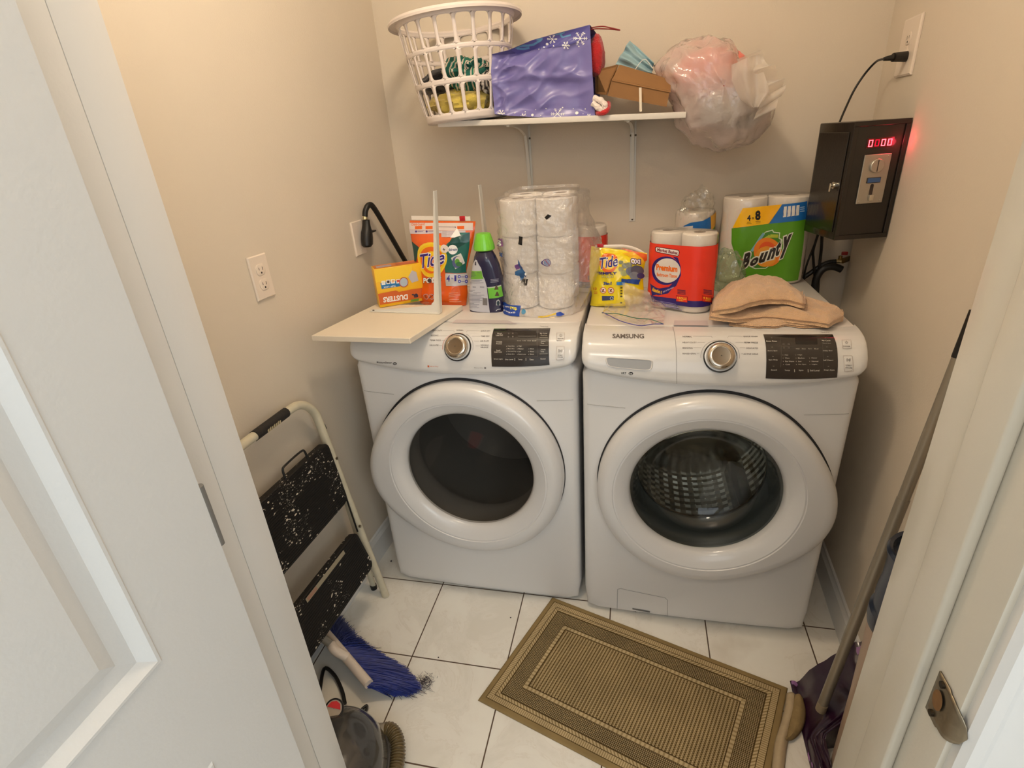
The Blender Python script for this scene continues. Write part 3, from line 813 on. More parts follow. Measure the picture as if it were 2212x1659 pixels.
        A.poly([Q(1588, 160), Q(1762, 158), Q(1762, 216), Q(1588, 218)], RGB(36, 28, 22)); A.line([Q(1464, 156), Q(1780, 152), Q(1776, 400), Q(1462, 404)], .3, RGB(120, 112, 104))
        bt = [[Q(1960, 174), Q(2034, 174), Q(2033, 248), Q(1957, 248)], [Q(1958, 303), Q(2032, 303), Q(2028, 432), Q(1953, 431)]]
        pw, ps = Q(1997, 202), Q(1992, 346)
        t1, t2, t3 = (Q(1968, 237), Q(2024, 238)), (Q(1968, 392), Q(2018, 393)), (Q(1968, 409), Q(2018, 410))
    # display panel: a thin glossy black plate lying on the console
    bm = BM(); C4 = [inv(CF, Mw, *p, (0, .07)) for p in pan]
    def PF(a, b, off):
        p = (C4[3] * (1 - a) + C4[2] * a) * (1 - b) + (C4[0] * (1 - a) + C4[1] * a) * b
        q = CF(*p); n = (CF(p[0] + 1e-3, p[1]) - q).cross(CF(p[0], p[1] + 1e-3) - q).normalized(); return q + n * off
    V = grid(bm, lambda a, b: PF(a, b, .0018), lin(0, 1, 15), lin(0, 1, 9))
    bd = V[0] + [r[-1] for r in V[1:]] + V[-1][-2::-1] + [r[0] for r in V[-2:0:-1]]
    o2 = []
    for v in bd:
        o2.append(bm.verts.new(v.co + Vector((0, .004, -.001))))
    for i in range(len(bd)): bm.faces.new((bd[i], o2[i], o2[(i + 1) % len(bd)], bd[(i + 1) % len(bd)]))
    dp = link('display_panel', bm, M_BLACKGL, con)
    A.off = .0021; A.build('panel_print', dp)
    B.build('console_print', con)
    # power and start buttons
    for k, (q4, nm) in enumerate(((bt[0], 'power_button'), (bt[1], 'start_button'))):
        D = [inv(CF, Mw, *p, (.2, .07)) for p in q4]
        cen = sum(D) / 4; sx = abs(D[1][0] - D[0][0]) / 2; sy = abs(D[0][1] - D[3][1]) / 2
        bm = BM()
        def BF(t, k2):
            kk, off = ((1.0, .0002), (.97, .0012), (.90, .0014), (.0, .0014))[k2]
            c, s = math.cos(t), math.sin(t); e = .35
            x = sx * kk * (abs(c) ** e) * (1 if c > 0 else -1); y = sy * kk * (abs(s) ** e) * (1 if s > 0 else -1)
            q = CF(cen[0] + x, cen[1] + y); return q + Vector((0, -off * .93, off * .35))
        grid(bm, BF, [2 * PI * i / 32 for i in range(32)], range(4), closed_u=True)
        bo = link(nm, bm, M_PLAST, con)
        T = Art(CF, Mw, g=tuple(cen), off=.0018)
        bx = [tuple(p) for p in D]
        T.line(q4 + [q4[0]], .5, RGB(176, 160, 150))
        if k == 0:
            T.ell(pw, 2.6, 2.9, ink, inner=.78, a0=math.radians(125), a1=math.radians(415)); T.line([(pw[0], pw[1] - 3.6), (pw[0], pw[1] + .2)], .6, ink)
            T.text('POWER', t1[0], t1[1], 2.3, ink, .012)
        else:
            T.line([(ps[0] - 3.2, ps[1] - 3), (ps[0] - 3.2, ps[1] + 3), (ps[0] + 1, ps[1]), (ps[0] - 3.2, ps[1] - 3)], .6, ink)
            T.line([(ps[0] + 2, ps[1] - 3), (ps[0] + 2, ps[1] + 3)], .6, ink); T.line([(ps[0] + 4, ps[1] - 3), (ps[0] + 4, ps[1] + 3)], .6, ink)
            T.text('START', t2[0], t2[1], 2.4, ink, .01); T.text('PAUSE', t3[0], t3[1], 2.4, ink, .01)
        T.build('button_print', bo)
    # dial
    du = inv(CF, Mw, *dial_c, (0, .07)); dp0 = CF(*du)
    n = (CF(du[0] + 1e-3, du[1]) - dp0).cross(CF(du[0], du[1] + 1e-3) - dp0).normalized()
    n = (n + Vector((0, -.10, -.0))).normalized()
    zax = n; xax = Vector((1, 0, 0)); yax = zax.cross(xax).normalized(); xax = yax.cross(zax)
    DMx = Matrix(((xax.x, yax.x, zax.x, dp0.x), (xax.y, yax.y, zax.y, dp0.y), (xax.z, yax.z, zax.z, dp0.z), (0, 0, 0, 1)))
    dial = thing('dial', None, None); del dial['label']; del dial['category']; dial.parent = root
    bm = BM(); lathe(bm, [(.0405, -.004), (.0405, .0025), (.039, .004), (.036, .0035), (.001, .003)], 56, M=DMx); link('dial_surround', bm, mat('dial_black_ring', RGB(24, 24, 26), .2, coat=.4), dial)
    bm = BM(); lathe(bm, [(.0372, .003), (.0372, .0048), (.0345, .0052), (.001, .0052)], 56, M=DMx); link('dial_collar', bm, M_PLAST, dial)
    bm = BM(); lathe(bm, [(.0335, .004), (.0335, .016), (.0325, .020), (.0305, .0225), (.0255, .0245), (.0225, .0245), (.0215, .0238)], 56, M=DMx); lathe(bm, [(.0215, .0238), (.02, .0236), (.001, .0236)], 56, M=DMx, mi=1)
    link('dial_knob', bm, [M_CHROME, M_DIALFACE], dial)
    # coloured arc round the dial
    Z = Art(CF, Mw, g=tuple(du), off=.0006)
    if wash: Z.ell(tuple(du), .0465, .0465, RGB(130, 122, 116), inner=.985, px=False, a0=math.radians(-5), a1=math.radians(185), n=48)
    else:
        Z.ell(tuple(du), .0465, .0465, RGB(206, 104, 70), inner=.978, px=False, a0=math.radians(80), a1=math.radians(190), n=40)
        Z.ell(tuple(du), .0465, .0465, RGB(110, 106, 102), inner=.985, px=False, a0=math.radians(-10), a1=math.radians(66), n=40)
    Z.build('dial_arc', con)
    if wash:
        # detergent drawer: seam lines and the recessed grip
        S = Art(CF, Mw, g=(-.2, .05), off=.0004)
        e = inv(CF, Mw, *Q(712, 52), (0, .1)); e2 = inv(CF, Mw, *Q(712, 500), (0, .02))
        S.line([tuple(e), ((e[0] + e2[0]) / 2, .06), tuple(e2), (e2[0] - .004, .004)], .0012, RGB(150, 146, 142), px=False)
        S.build('drawer_seam', con)
        D = [inv(CF, Mw, *p, (-.2, .06)) for p in (Q(207, 284), Q(557, 306), Q(548, 384), Q(222, 352))]
        bm = BM()
        def HF(a, b, d):
            p = (D[3] * (1 - a) + D[2] * a) * (1 - b) + (D[0] * (1 - a) + D[1] * a) * b
            q = CF(*p); return q + Vector((0, -.0006 + d, .0))
        def HS(a, b):
            e = .12; aa = .5 + .5 * a; bb = .5 + .5 * b
            k = min(1, (1 - max(abs(a), 0)) / .08, (1 - abs(b)) / .25) if b > 0 else min(1, (1 - abs(a)) / .08, (1 - abs(b)) / .8)
            return HF(aa, bb, -.001)
        # frame lip and the hollow (drawn as a shaded pocket standing just in front of the drawer face)
        dr = thing('detergent_drawer', None, None); del dr['label']; del dr['category']; dr.parent = root
        def ring(sc, off):
            r = []
            for i in range(48):
                t = 2 * PI * i / 48; c, s = math.cos(t), math.sin(t); x = (abs(c) ** .28) * (1 if c > 0 else -1) * sc; y = (abs(s) ** .45) * (1 if s > 0 else -1) * sc * (1 if sc > .9 else .93)
                r.append(bm.verts.new(HF(.5 + .5 * x, .5 + .5 * y, off)))
            return r
        R1 = ring(1.07, .0012); R2 = ring(1.03, -.0022); R3 = ring(.985, -.0008)
        for A_, B_ in ((R1, R2), (R2, R3)):
            for i in range(48): bm.faces.new((A_[i], A_[(i + 1) % 48], B_[(i + 1) % 48], B_[i]))
        link('drawer_handle', bm, M_PLAST, dr)
        bm = BM(); R3 = ring(.99, -.0006); fill(bm, R3); link('handle_recess_shade', bm, mat('recess_shade_grey', RGB(160, 162, 164), .5), dr)
        # pump filter cover low on the left
        def LF2(x, z): return Vector((x, face_y(x, z), z))
        F4 = [inv(LF2, Mw, *p, (-.2, .08)) for p in ((1333, 1271), (1441, 1292), (1439, 1341), (1332, 1322))]
        T = Art(LF2, Mw, g=(-.2, .08), off=.0004, rough=.5)
        T.line([(1441, 1341), (1442, 1296), (1436, 1291), (1340, 1271), (1334, 1273), (1333, 1326), (1439, 1341)], .8, RGB(150, 147, 144))
        T.poly([(1366, 1313), (1404, 1320), (1404, 1323), (1366, 1316)], RGB(110, 108, 106)); 
        for i in range(5): T.line([(1380, 1320 + i * 2.6), (1401, 1324 + i * 2.6)], .6, RGB(150, 148, 146))
        T.text('T', (1368, 1325), (1376, 1326), 4, RGB(120, 118, 116), .02)
        T.build('filter_cover_outline', root)
    # faint sticker on the top strip
    TF = lambda x, y: Vector((x, y, MH_ + .0002))
    T = Art(TF, Mw, g=(0, .15), off=.0006, rough=.4)
    st = [(1457, 693), (1528, 693), (1530, 704), (1455, 703)] if wash else [(985, 691), (1095, 692), (1118, 700), (975, 698)]
    T.poly(st, RGB(206, 196, 196)); T.build('sticker', top)
    return root, Mw
dryer, DMW = machine('dryer', (-.347, -.012, 0), .0347)
washer, WMW = machine('washer', (.3553, -.0035, 0), .0533)
# ------------------------------------------------------------ the shelf and what lies on it
M_SHELF = mat('shelf_melamine', RGB(222, 216, 206), .5, bump=.04, bscale=300)
M_BRKT = mat('bracket_white_steel', RGB(226, 222, 212), .38, coat=.2)
SH = Matrix.Translation((-.10, .56, 1.514)) @ Matrix.Rotation(.036, 4, 'Y')     # sags a little to the right
shelf = thing('wall_shelf', 'long white wall shelf on two steel brackets above the machines', 'shelf', (0, 0, 0))
bm = BM(); box(bm, -.41, .352, -.135, .138, -.008, .008, .0015, M=SH); link('board', bm, M_SHELF, shelf)
def shelf_z(x, y=.5): return (SH @ Vector((x + .10, y - .56, .008))).z
def bracket_mesh(bm, M, H=.33, Wd=.26, w=.021):
    """pressed steel shelf bracket: wall leg down -z, arm out along -y, both with raised rib, corner gusset"""
    box(bm, -w / 2, w / 2, -.0022, 0, -H, 0, .0008, 1, M=M)
    box(bm, -w / 2, w / 2, -Wd, 0, -.0022, 0, .0008, 1, M=M)
    n = 14; R = []
    for i in range(n + 1):
        t = i / n; d = .030 * (1 - t) ** 1.0 + .0035
        z = -H * .985 * t; R.append((z, d))
    A = []; B = []
    pts = [(-.002, -H + .008)] + [(-.0022 - .034 * (1 - t) ** 1.6 - .0008, -H * t - .002) for t in [1 - i / 12 for i in range(12)]]
    # web: triangle-like rib following both legs
    web = [(-.001, -H + .012)]
    for i in range(13):
        t = i / 12; web.append((-.006 - .030 * t ** 3, -H * (1 - t) * .97 - .036 * t))
    for i in range(1, 13):
        t = i / 12; web.append((-.036 - (Wd * .97 - .036) * t, -.036 + .030 * (1 - (1 - t) ** 3)))
    web.append((-Wd + .004, -.001)); web.append((-.001, -.001))
    F = [bm.verts.new(M @ Vector((-.0045, y, z))) for y, z in web]; G = [bm.verts.new(M @ Vector((.0045, y, z))) for y, z in web]
    bm.faces.new(F); bm.faces.new(G[::-1])
    for i in range(len(F)): bm.faces.new((F[i], F[(i + 1) % len(F)], G[(i + 1) % len(F)], G[i]))
def screws(M, spots, parent):
    for (x, y, z, ax) in spots:
        bm = BM(); p = M @ Vector((x, y, z)); q = M @ Vector((x + ax[0] * .0022, y + ax[1] * .0022, z + ax[2] * .0022))
        cyl(bm, p, q, .0036, .003, 12); link('screw', bm, mat('dull_screw', RGB(96, 84, 66), .5, .8), parent)
for bx in (-.283, .088):
    MB = Matrix.Translation((bx, BY - .0005, SH.translation.z - .008 - .036 * (bx + .10))) @ Matrix.Rotation(-.015, 4, 'Y')
    bm = BM(); bracket_mesh(bm, MB); bk = link('bracket', bm, M_BRKT, shelf, smooth=False)
    screws(MB, [(-.008, -.0022, -.045, (0, -1, 0)), (.008, -.0022, -.045, (0, -1, 0)), (0, -.0022, -.322, (0, -1, 0))], bk)

# laundry basket
M_BASK = mat('basket_white_plastic', RGB(232, 220, 212), .42, sub=0)
BC = Vector((-.440, .520)); bz0 = shelf_z(-.45) + .001
basket = thing('laundry_basket', 'round white openwork plastic laundry basket at the left end of the shelf', 'laundry basket', (BC.x, BC.y, bz0), (0, math.radians(-2.5), 0))
BH = .285
def bask_r(z): return .130 + (.182 - .130) * (z / BH) ** .85
def mkbasket():
    nr = 20; R = []
    bm = BM()
    # rows of openings: (z0, z1)
    rows = [(.028, .092), (.108, .165), (.178, .262)]
    zs = [0.0, .004, .028] ; 
    nth = nr * 8
    cuts = []
    def P(t, z, off=0): r = bask_r(z) + off; return Vector((r * math.cos(t), r * math.sin(t), z))
    zl = lin(.0, .028, 4)
    allz = []
    for (a, b), (c, d) in zip([(0, .022), (.098, .112), (.184, .196), (.268, BH)], [(.022, .098), (.112, .184), (.196, .268), (None, None)]):
        allz += [(a, b, False)]
        if c is not None: allz += [(c, d, True)]
    for a, b, hole in allz:
        if not hole:
            grid(bm, lambda t, z: P(t, z), [2 * PI * i / nth for i in range(nth)], lin(a, b, 4), closed_u=True)
        else:
            nz2 = 14
            for k in range(nr):
                # rounded rectangular window: emit the quads outside of the window
                cw = 2 * PI / nr; h = b - a; wmid = bask_r((a + b) / 2) * cw
                for i in range(8):
                    for j in range(nz2):
                        # window half sizes in metres
                        xc = ((i + .5) / 8 - .5) * wmid; zc = ((j + .5) / nz2 - .5) * h
                        hw, hh, rr = wmid / 2 - .0042, h / 2 - .0005, .010
                        qx, qz = max(abs(xc) - (hw - rr), 0), max(abs(zc) - (hh - rr), 0)
                        if math.hypot(qx, qz) < rr: continue
                        pass
                # build ring of window edge to cell border
                M_ = 24; inner = []; outer = []
                for m in range(M_):
                    t = 2 * PI * (m + .5) / M_; c, s = math.cos(t), math.sin(t)
                    hw, hh, rr = wmid / 2 - .0052, h / 2 - .0005, .0095
                    e = .42; x = hw * abs(c) ** e * (1 if c > 0 else -1); z = hh * abs(s) ** (e if hh < .035 else .30) * (1 if s > 0 else -1)
                    kx = min(wmid / 2 / abs(c) if abs(c) > 1e-6 else 9, h / 2 / abs(s) if abs(s) > 1e-6 else 9)
                    # outer point: project the inner one on to the cell border
                    k2 = min((wmid / 2) / max(abs(x), 1e-6), (h / 2) / max(abs(z), 1e-6))
                    inner.append((x, z)); outer.append((x * k2, z * k2))
                cx = (k + .5) * cw; cz = (a + b) / 2
                I = [bm.verts.new(P(cx + x / wmid * cw, cz + z)) for x, z in inner]; O = [bm.verts.new(P(cx + x / wmid * cw, cz + z)) for x, z in outer]
                for m in range(M_): bm.faces.new((O[m], O[(m + 1) % M_], I[(m + 1) % M_], I[m]))
                # corners of the cell
                for sx in (-1, 1):
                    for sz in (-1, 1):
                        cor = P(cx + sx * cw / 2, cz + sz * h / 2)
                        cand = sorted(range(M_), key=lambda m: (O[m].co - cor).length)[:2]
                        if (O[cand[0]].co - cor).length > 1e-4:
                            try: bm.faces.new((bm.verts.new(cor), O[cand[0]], O[cand[1]]))
                            except ValueError: pass
    bmesh.ops.remove_doubles(bm, verts=bm.verts[:], dist=2e-4)
    # floor
    fl = [bm.verts.new(P(2 * PI * i / 48, 0) * .985) for i in range(48)]; bm.faces.new(fl)
    return bm
o = link('openwork_wall', mkbasket(), M_BASK, basket, sharp=60); md = o.modifiers.new('t', 'SOLIDIFY'); md.thickness = .0028; md.offset = 0
bm = BM(); lathe(bm, [(bask_r(BH) - .002, BH - .018), (bask_r(BH) + .004, BH - .004), (bask_r(BH) + .022, BH - .006), (bask_r(BH) + .026, BH - .012), (bask_r(BH) + .027, BH - .006), (bask_r(BH) + .022, BH + .001), (bask_r(BH) + .002, BH + .002), (bask_r(BH) - .004, BH - .004), (bask_r(BH) - .002, BH - .018)], 96)
link('basket_rim', bm, M_BASK, basket)

def cloth_mat(name, c, var=.08, bump=.5, bscale=420): return mat(name, c, .95, spec=.1, bump=bump, bscale=bscale, var=var, vscale=30, sheen=.3)
def stripes_mat(name, cols, scale, dist=3.0):
    m = bpy.data.materials.new(name); m.use_nodes = True; nt = m.node_tree; N = nt.nodes; L = nt.links; b = N['Principled BSDF']; b.inputs['Roughness'].default_value = .9
    tc = N.new('ShaderNodeTexCoord'); wv = N.new('ShaderNodeTexWave'); wv.inputs['Scale'].default_value = scale; wv.inputs['Distortion'].default_value = dist; wv.inputs['Detail'].default_value = 1.5; wv.inputs['Detail Scale'].default_value = 1.2
    L.new(tc.outputs['Object'], wv.inputs['Vector']); cr = N.new('ShaderNodeValToRGB'); cr.color_ramp.interpolation = 'CONSTANT'
    e = cr.color_ramp.elements; e[0].position = 0; e[0].color = cols[0][1]; e[1].position = cols[1][0]; e[1].color = cols[1][1]
    for p, c in cols[2:]: k = e.new(p); k.color = c
    L.new(wv.outputs['Fac'], cr.inputs['Fac']); L.new(cr.outputs[0], b.inputs['Base Color']); return m
def heap(bm, c, r, seed, amp=.35, fold=7.0, nu=44, nv=26, ybias=0, flat=0.0):
    """a crumpled lump of cloth"""
    c = Vector(c); r = Vector(r)
    def F(t, v):
        ph = PI * (v - .5); d = Vector((math.cos(ph) * math.cos(t), math.cos(ph) * math.sin(t), math.sin(ph)))
        q = d * 1.0 + Vector((seed * 3.1, seed * 1.7, seed * .9))
        n1 = noise.fractal(q * 1.3, .7, 2.0, 2); n2 = 1 - abs(noise.noise(q * fold * .5)) * 2.0; n3 = 1 - abs(noise.noise(q * fold)) * 2
        k = 1 + amp * (.5 * n1 + .30 * n2 + .18 * n3 - .2)
        p = Vector((d.x * r.x, d.y * r.y, d.z * r.z)) * k
        if flat and p.z < -r.z * flat: p.z = -r.z * flat
        return c + p
    vs = lin(.02, .98, nv); V = grid(bm, F, [2 * PI * i / nu for i in range(nu)], vs, closed_u=True)
    bm.faces.new(V[0][::-1]); bm.faces.new(V[-1])
bm = BM(); heap(bm, (BC.x, BC.y - .004, bz0 + .050), (.108, .108, .046), 3, .42, 5, flat=.9)
tag(link('yellow_cloth', bm, cloth_mat('yellow_cotton', RGB(214, 190, 92))), 'crumpled yellow cloth at the bottom of the laundry basket', 'cloth')
bm = BM(); heap(bm, (BC.x - .055, BC.y + .01, bz0 + .118), (.088, .100, .038), 9, .25, 6)
tag(link('black_cloth', bm, cloth_mat('black_jersey', RGB(38, 34, 34), .15)), 'black garment on top of the yellow cloth in the basket', 'cloth')
bm = BM(); heap(bm, (BC.x + .022, BC.y - .02, bz0 + .128), (.080, .088, .048), 5, .55, 6)
tag(link('green_patterned_cloth', bm, stripes_mat('green_white_print', [(0, RGB(24, 92, 80)), (.42, RGB(228, 214, 196)), (.6, RGB(30, 40, 44)), (.68, RGB(228, 214, 196)), (.86, RGB(30, 110, 92))], 9, 6)), 'green and white patterned garment in the laundry basket', 'cloth')
bm = BM(); heap(bm, (BC.x + .095, BC.y - .035, bz0 + .098), (.040, .055, .034), 15, .42, 8)
tag(link('grey_patterned_cloth', bm, stripes_mat('grey_white_print', [(0, RGB(60, 52, 50)), (.35, RGB(214, 204, 194)), (.6, RGB(110, 96, 90)), (.75, RGB(224, 214, 204))], 22, 7)), 'grey and white patterned garment at the right side of the basket', 'cloth')

# gift bag lying on its side, its bottom to the left, handles to the right
GY = .425
def at_y(l, y): return [at(px, py, 'y', y) for px, py in l]
g_bot = at_y([(1068, 246), (1100, 250), (1150, 253), (1200, 254), (1285, 251)], GY)
g_top = at_y([(1057, 118), (1098, 108), (1150, 86), (1205, 71), (1274, 53)], GY)
def GF(u, v):
    a = Vector(lerp_list([tuple(p) for p in g_bot], u)); b = Vector(lerp_list([tuple(p) for p in g_top], u)); p = a + (b - a) * v
    d = .016 * abs(noise.noise(Vector((u * 2.3 + v * 1.1, v * 2.6, 1.4)))) + .010 * abs(noise.noise(Vector((u * 5 - v * 3, v * 5, 4.4)))) 
    e = min(u, 1 - u, v, 1 - v); d *= min(1, e / .10) * 1.6
    q = abs(v - (.52 + .06 * math.sin(u * 5))); d += -.004 * max(0, 1 - q / .06)
    return p + Vector((0, d + .002, 0))
gift = thing('gift_bag', 'violet blue paper gift bag with white snowflakes lying on its side on the shelf', 'gift bag', (0, 0, 0))
M_GIFT = mat('violet_gift_paper', RGB(116, 110, 170), .38, coat=.1, bump=.25, bscale=14, bdetail=4)
bm = BM(); V = grid(bm, GF, lin(0, 1, 81), lin(0, 1, 61)); GD = .165
V2 = [[bm.verts.new(v.co + Vector((0, .012 + (GD - .012) * min(1, i / 24) + .01 * math.sin(i * .3) * min(1, i / 24), -.002))) for i, v in enumerate(r)] for r in V]
for j in range(60):
    for i in range(80): bm.faces.new((V2[j][i], V2[j + 1][i], V2[j + 1][i + 1], V2[j][i + 1]))
for i in range(80): bm.faces.new((V[-1][i], V[-1][i + 1], V2[-1][i + 1], V2[-1][i])); bm.faces.new((V[0][i + 1], V[0][i], V2[0][i], V2[0][i + 1]))
for j in range(60): bm.faces.new((V[j][0], V[j + 1][0], V2[j + 1][0], V2[j][0]))
link('bag_body', bm, M_GIFT, gift, sharp=50)
def GF0(u, v):
    a = Vector(lerp_list([tuple(p) for p in g_bot], u)); b = Vector(lerp_list([tuple(p) for p in g_top], u)); return a + (b - a) * v + Vector((0, .008, 0))
T = Art(GF, Matrix(), g=(.5, .5), off=.0012, rough=.4, Finv=GF0); T.clip = (.003, .997, .003, .997)
QG = lambda X, Y: (780 + X / 3.95, Y / 3.95)
def flake(c, r, col=WHITE):
    for k in range(6):
        a = k * PI / 3; p = (c[0] + r * math.cos(a), c[1] + r * math.sin(a)); T.line([c, p], .9, col)
        for f in (.5, .75):
            m = (c[0] + r * f * math.cos(a), c[1] + r * f * math.sin(a))
            for s in (-1, 1): T.line([m, (m[0] + r * .25 * math.cos(a + s * .9), m[1] + r * .25 * math.sin(a + s * .9))], .7, col)
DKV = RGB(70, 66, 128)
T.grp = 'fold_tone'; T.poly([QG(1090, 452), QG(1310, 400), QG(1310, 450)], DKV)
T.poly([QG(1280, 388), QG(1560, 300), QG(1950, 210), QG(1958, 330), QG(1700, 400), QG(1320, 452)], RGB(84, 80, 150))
T.grp = 'snowflake_print'
for (X, Y, r) in ((1630, 330, 11), (1872, 330, 16), (1750, 388, 8.5), (1678, 975, 15), (1390, 998, 7.5), (1200, 968, 8), (1945, 996, 6)):
    T.grp = 'upper_snowflakes' if Y < 500 else 'lower_snowflakes'; flake(QG(X, Y), r)
for (X, Y, r) in ((1838, 243, 3), (1583, 372, 3), (1465, 984, 3), (1840, 966, 3.6), (1300, 410, 1.6), (1556, 400, 1.5), (1644, 393, 1.3), (1860, 396, 1.6), (1912, 290, 1.2), (1514, 418, 1.4), (1718, 918, 1.6), (1573, 925, 1.2), (1492, 937, 1.2), (1808, 928, 1.2), (1912, 928, 1.4), (1312, 966, 1.3), (1536, 988, 1.2), (1786, 1002, 1), (1894, 974, 1), (1398, 956, 1.2), (1440, 350, 1.2), (1700, 262, 1.2), (1240, 430, 1.3)):
    T.grp = 'upper_snowflakes' if Y < 500 else 'lower_snowflakes'; T.ell(QG(X, Y), r, r, WHITE, n=12)
T.grp = 'swirl_print'
for pts in ([(1320, 400), (1360, 372), (1420, 385), (1470, 375), (1540, 340), (1550, 318), (1500, 312)], [(1660, 290), (1700, 265), (1740, 262), (1700, 290), (1720, 318), (1790, 300)], [(1330, 410), (1380, 412), (1430, 400)]):
    T.line([QG(*p) for p in pts], 2.6, RGB(96, 150, 190))
T.grp = 'red_mark'; T.ell(QG(1320, 1002), 8, 3.2, RGB(196, 40, 60))
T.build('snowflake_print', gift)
bm = BM()
h0 = at(1276, 60, 'y', GY + .03); h1 = at(1276, 64, 'y', GY + .03)
tube(bm, [h0, at(1300, 57, 'y', GY + .01), at(1318, 60, 'y', GY), at(1339, 65, 'y', GY), at(1318, 63, 'y', GY + .02), at(1290, 62, 'y', GY + .04), h1], .0016, 8); link('handle', bm, mat('dark_red_cord', RGB(130, 36, 36), .7), gift)

# red plush things beside the bag
bm = BM(); cR = at(1288, 122, 'y', .50); heap(bm, cR, (.026, .045, .052), 2, .22, 4)
tag(link('red_plush', bm, mat('red_plush_fabric', RGB(190, 30, 34), .95, bump=.8, bscale=300, sheen=.4)), 'red plush bulge sticking out behind the open end of the gift bag', 'plush')
cs = at(1300, 232, 'y', .425); zsh = shelf_z(cs.x)
sk = thing('christmas_stocking', 'red stocking end with white fluffy trim beside the gift bag', 'stocking', (cs.x, cs.y, zsh))
bm = BM(); tube(bm, [(-.022, .03, .012), (-.008, .0, .006), (.010, -.01, .007), (.018, .0, .016), (.016, .03, .03)], .0075, 10, rfn=lambda t: 1.0); link('stocking_body', bm, MATS['red_plush_fabric'], sk)
bm = BM(); tube(bm, [(-.024, .0, .046), (-.006, -.004, .040), (.008, -.006, .028), (.010, -.004, .017), (.0, -.004, .014), (-.012, -.004, .022), (-.026, .0, .034)], .0095, 12, rfn=lambda t: .9 + .12 * math.sin(t * 40)); link('fluffy_trim', bm, mat('white_fluff', RGB(240, 226, 216), 1, bump=1, bscale=200, sheen=.5), sk)

# cardboard box, tilted, with a mask and a strip in front
M_CARD = mat('brown_cardboard', RGB(140, 100, 58), .8, bump=.12, bscale=90, var=.06, vscale=14)
cb = thing('cardboard_box', 'flat brown cardboard box tilted on the shelf between gift bag and plastic bag', 'box', (0, 0, 0))
YB = .44
b0, b1, b2, b3 = [at(px, py, 'y', YB) for px, py in ((1322, 170), (1447, 196), (1440, 231), (1312, 207))]    # front face
bk_ = Vector((.0, .15, .012))
top_l = at(1328, 140, 'y', YB + .06)
def slab(bm, q, d):
    A = [bm.verts.new(p) for p in q]; B = [bm.verts.new(p + d) for p in q]
    bm.faces.new(A); bm.faces.new(B[::-1])
    for i in range(4): bm.faces.new((A[i], A[(i + 1) % 4], B[(i + 1) % 4], B[i]))
bm = BM(); slab(bm, [b3, b2, b1, b0], Vector((-.01, .15, .035))); bmesh.ops.recalc_face_normals(bm, faces=bm.faces[:]); link('carton', bm, M_CARD, cb, smooth=False)
bm = BM(); l0 = b0 + Vector((-.001, -.003, .001)); l1 = b1 + Vector((.002, -.003, .001)); f0 = at(1338, 140, 'y', YB + .03); f1 = at(1449, 172, 'y', YB + .03)
slab(bm, [l0 + Vector((0, 0, -.006)), l1 + Vector((0, 0, -.006)), f1, f0], Vector((-.005, .12, .012))); bmesh.ops.recalc_face_normals(bm, faces=bm.faces[:]); link('lid', bm, M_CARD, cb, smooth=False)
bm = BM(); e0 = [b0 + Vector((-.002, 0, -.001)), b3 + Vector((-.002, 0, .002)), at(1288, 203, 'y', YB + .07), at(1288, 152, 'y', YB + .05), f0 + Vector((-.002, 0, 0))]
bm.faces.new([bm.verts.new(p) for p in e0]); o = link('side_flap', bm, M_CARD, cb, smooth=False); md = o.modifiers.new('t', 'SOLIDIFY'); md.thickness = .004
st = at(1384, 241, 'y', .421); bm = BM(); s2 = at(1383, 189, 'y', .421)
slab(bm, [Vector((st.x - .0035, .421, st.z)), Vector((st.x + .0035, .421, st.z)), Vector((s2.x + .0035, .421, s2.z)), Vector((s2.x - .0035, .421, s2.z))], Vector((0, .0012, 0)))
tag(link('white_strip', bm, mat('white_strip', RGB(228, 214, 192), .5), smooth=False), 'narrow white strip standing on the shelf edge in front of the cardboard box', 'strip')
# pale blue disposable mask
fm = thing('face_mask', 'pale blue disposable face mask lying on the cardboard box', 'face mask', (0, 0, 0))
def MF(u, v):
    q = lerp_list([tuple(at(*p, 'y', .50)) for p in ((1330, 138), (1372, 152), (1408, 160))], u); t = lerp_list([tuple(at(*p, 'y', .52)) for p in ((1360, 87), (1382, 108), (1412, 137))], u)
    p = Vector(q) + (Vector(t) - Vector(q)) * v; return p + Vector((0, .008 * math.sin(v * 14 + u * 3) + .012 * noise.noise(Vector((u * 3, v * 3, 2))), .0))
bm = BM(); grid(bm, MF, lin(0, 1, 25), lin(0, 1, 25)); o = link('mask_body', bm, mat('mask_blue', RGB(150, 180, 188), .9, var=.05), fm); md = o.modifiers.new('t', 'SOLIDIFY'); md.thickness = .002
bm = BM()
tube(bm, [at(1372, 150, 'y', .47), at(1392, 128, 'y', .47), at(1410, 148, 'y', .47)], .0012, 6); link('ear_loop', bm, WM and mat('white_elastic', RGB(220, 220, 215), .8), fm)

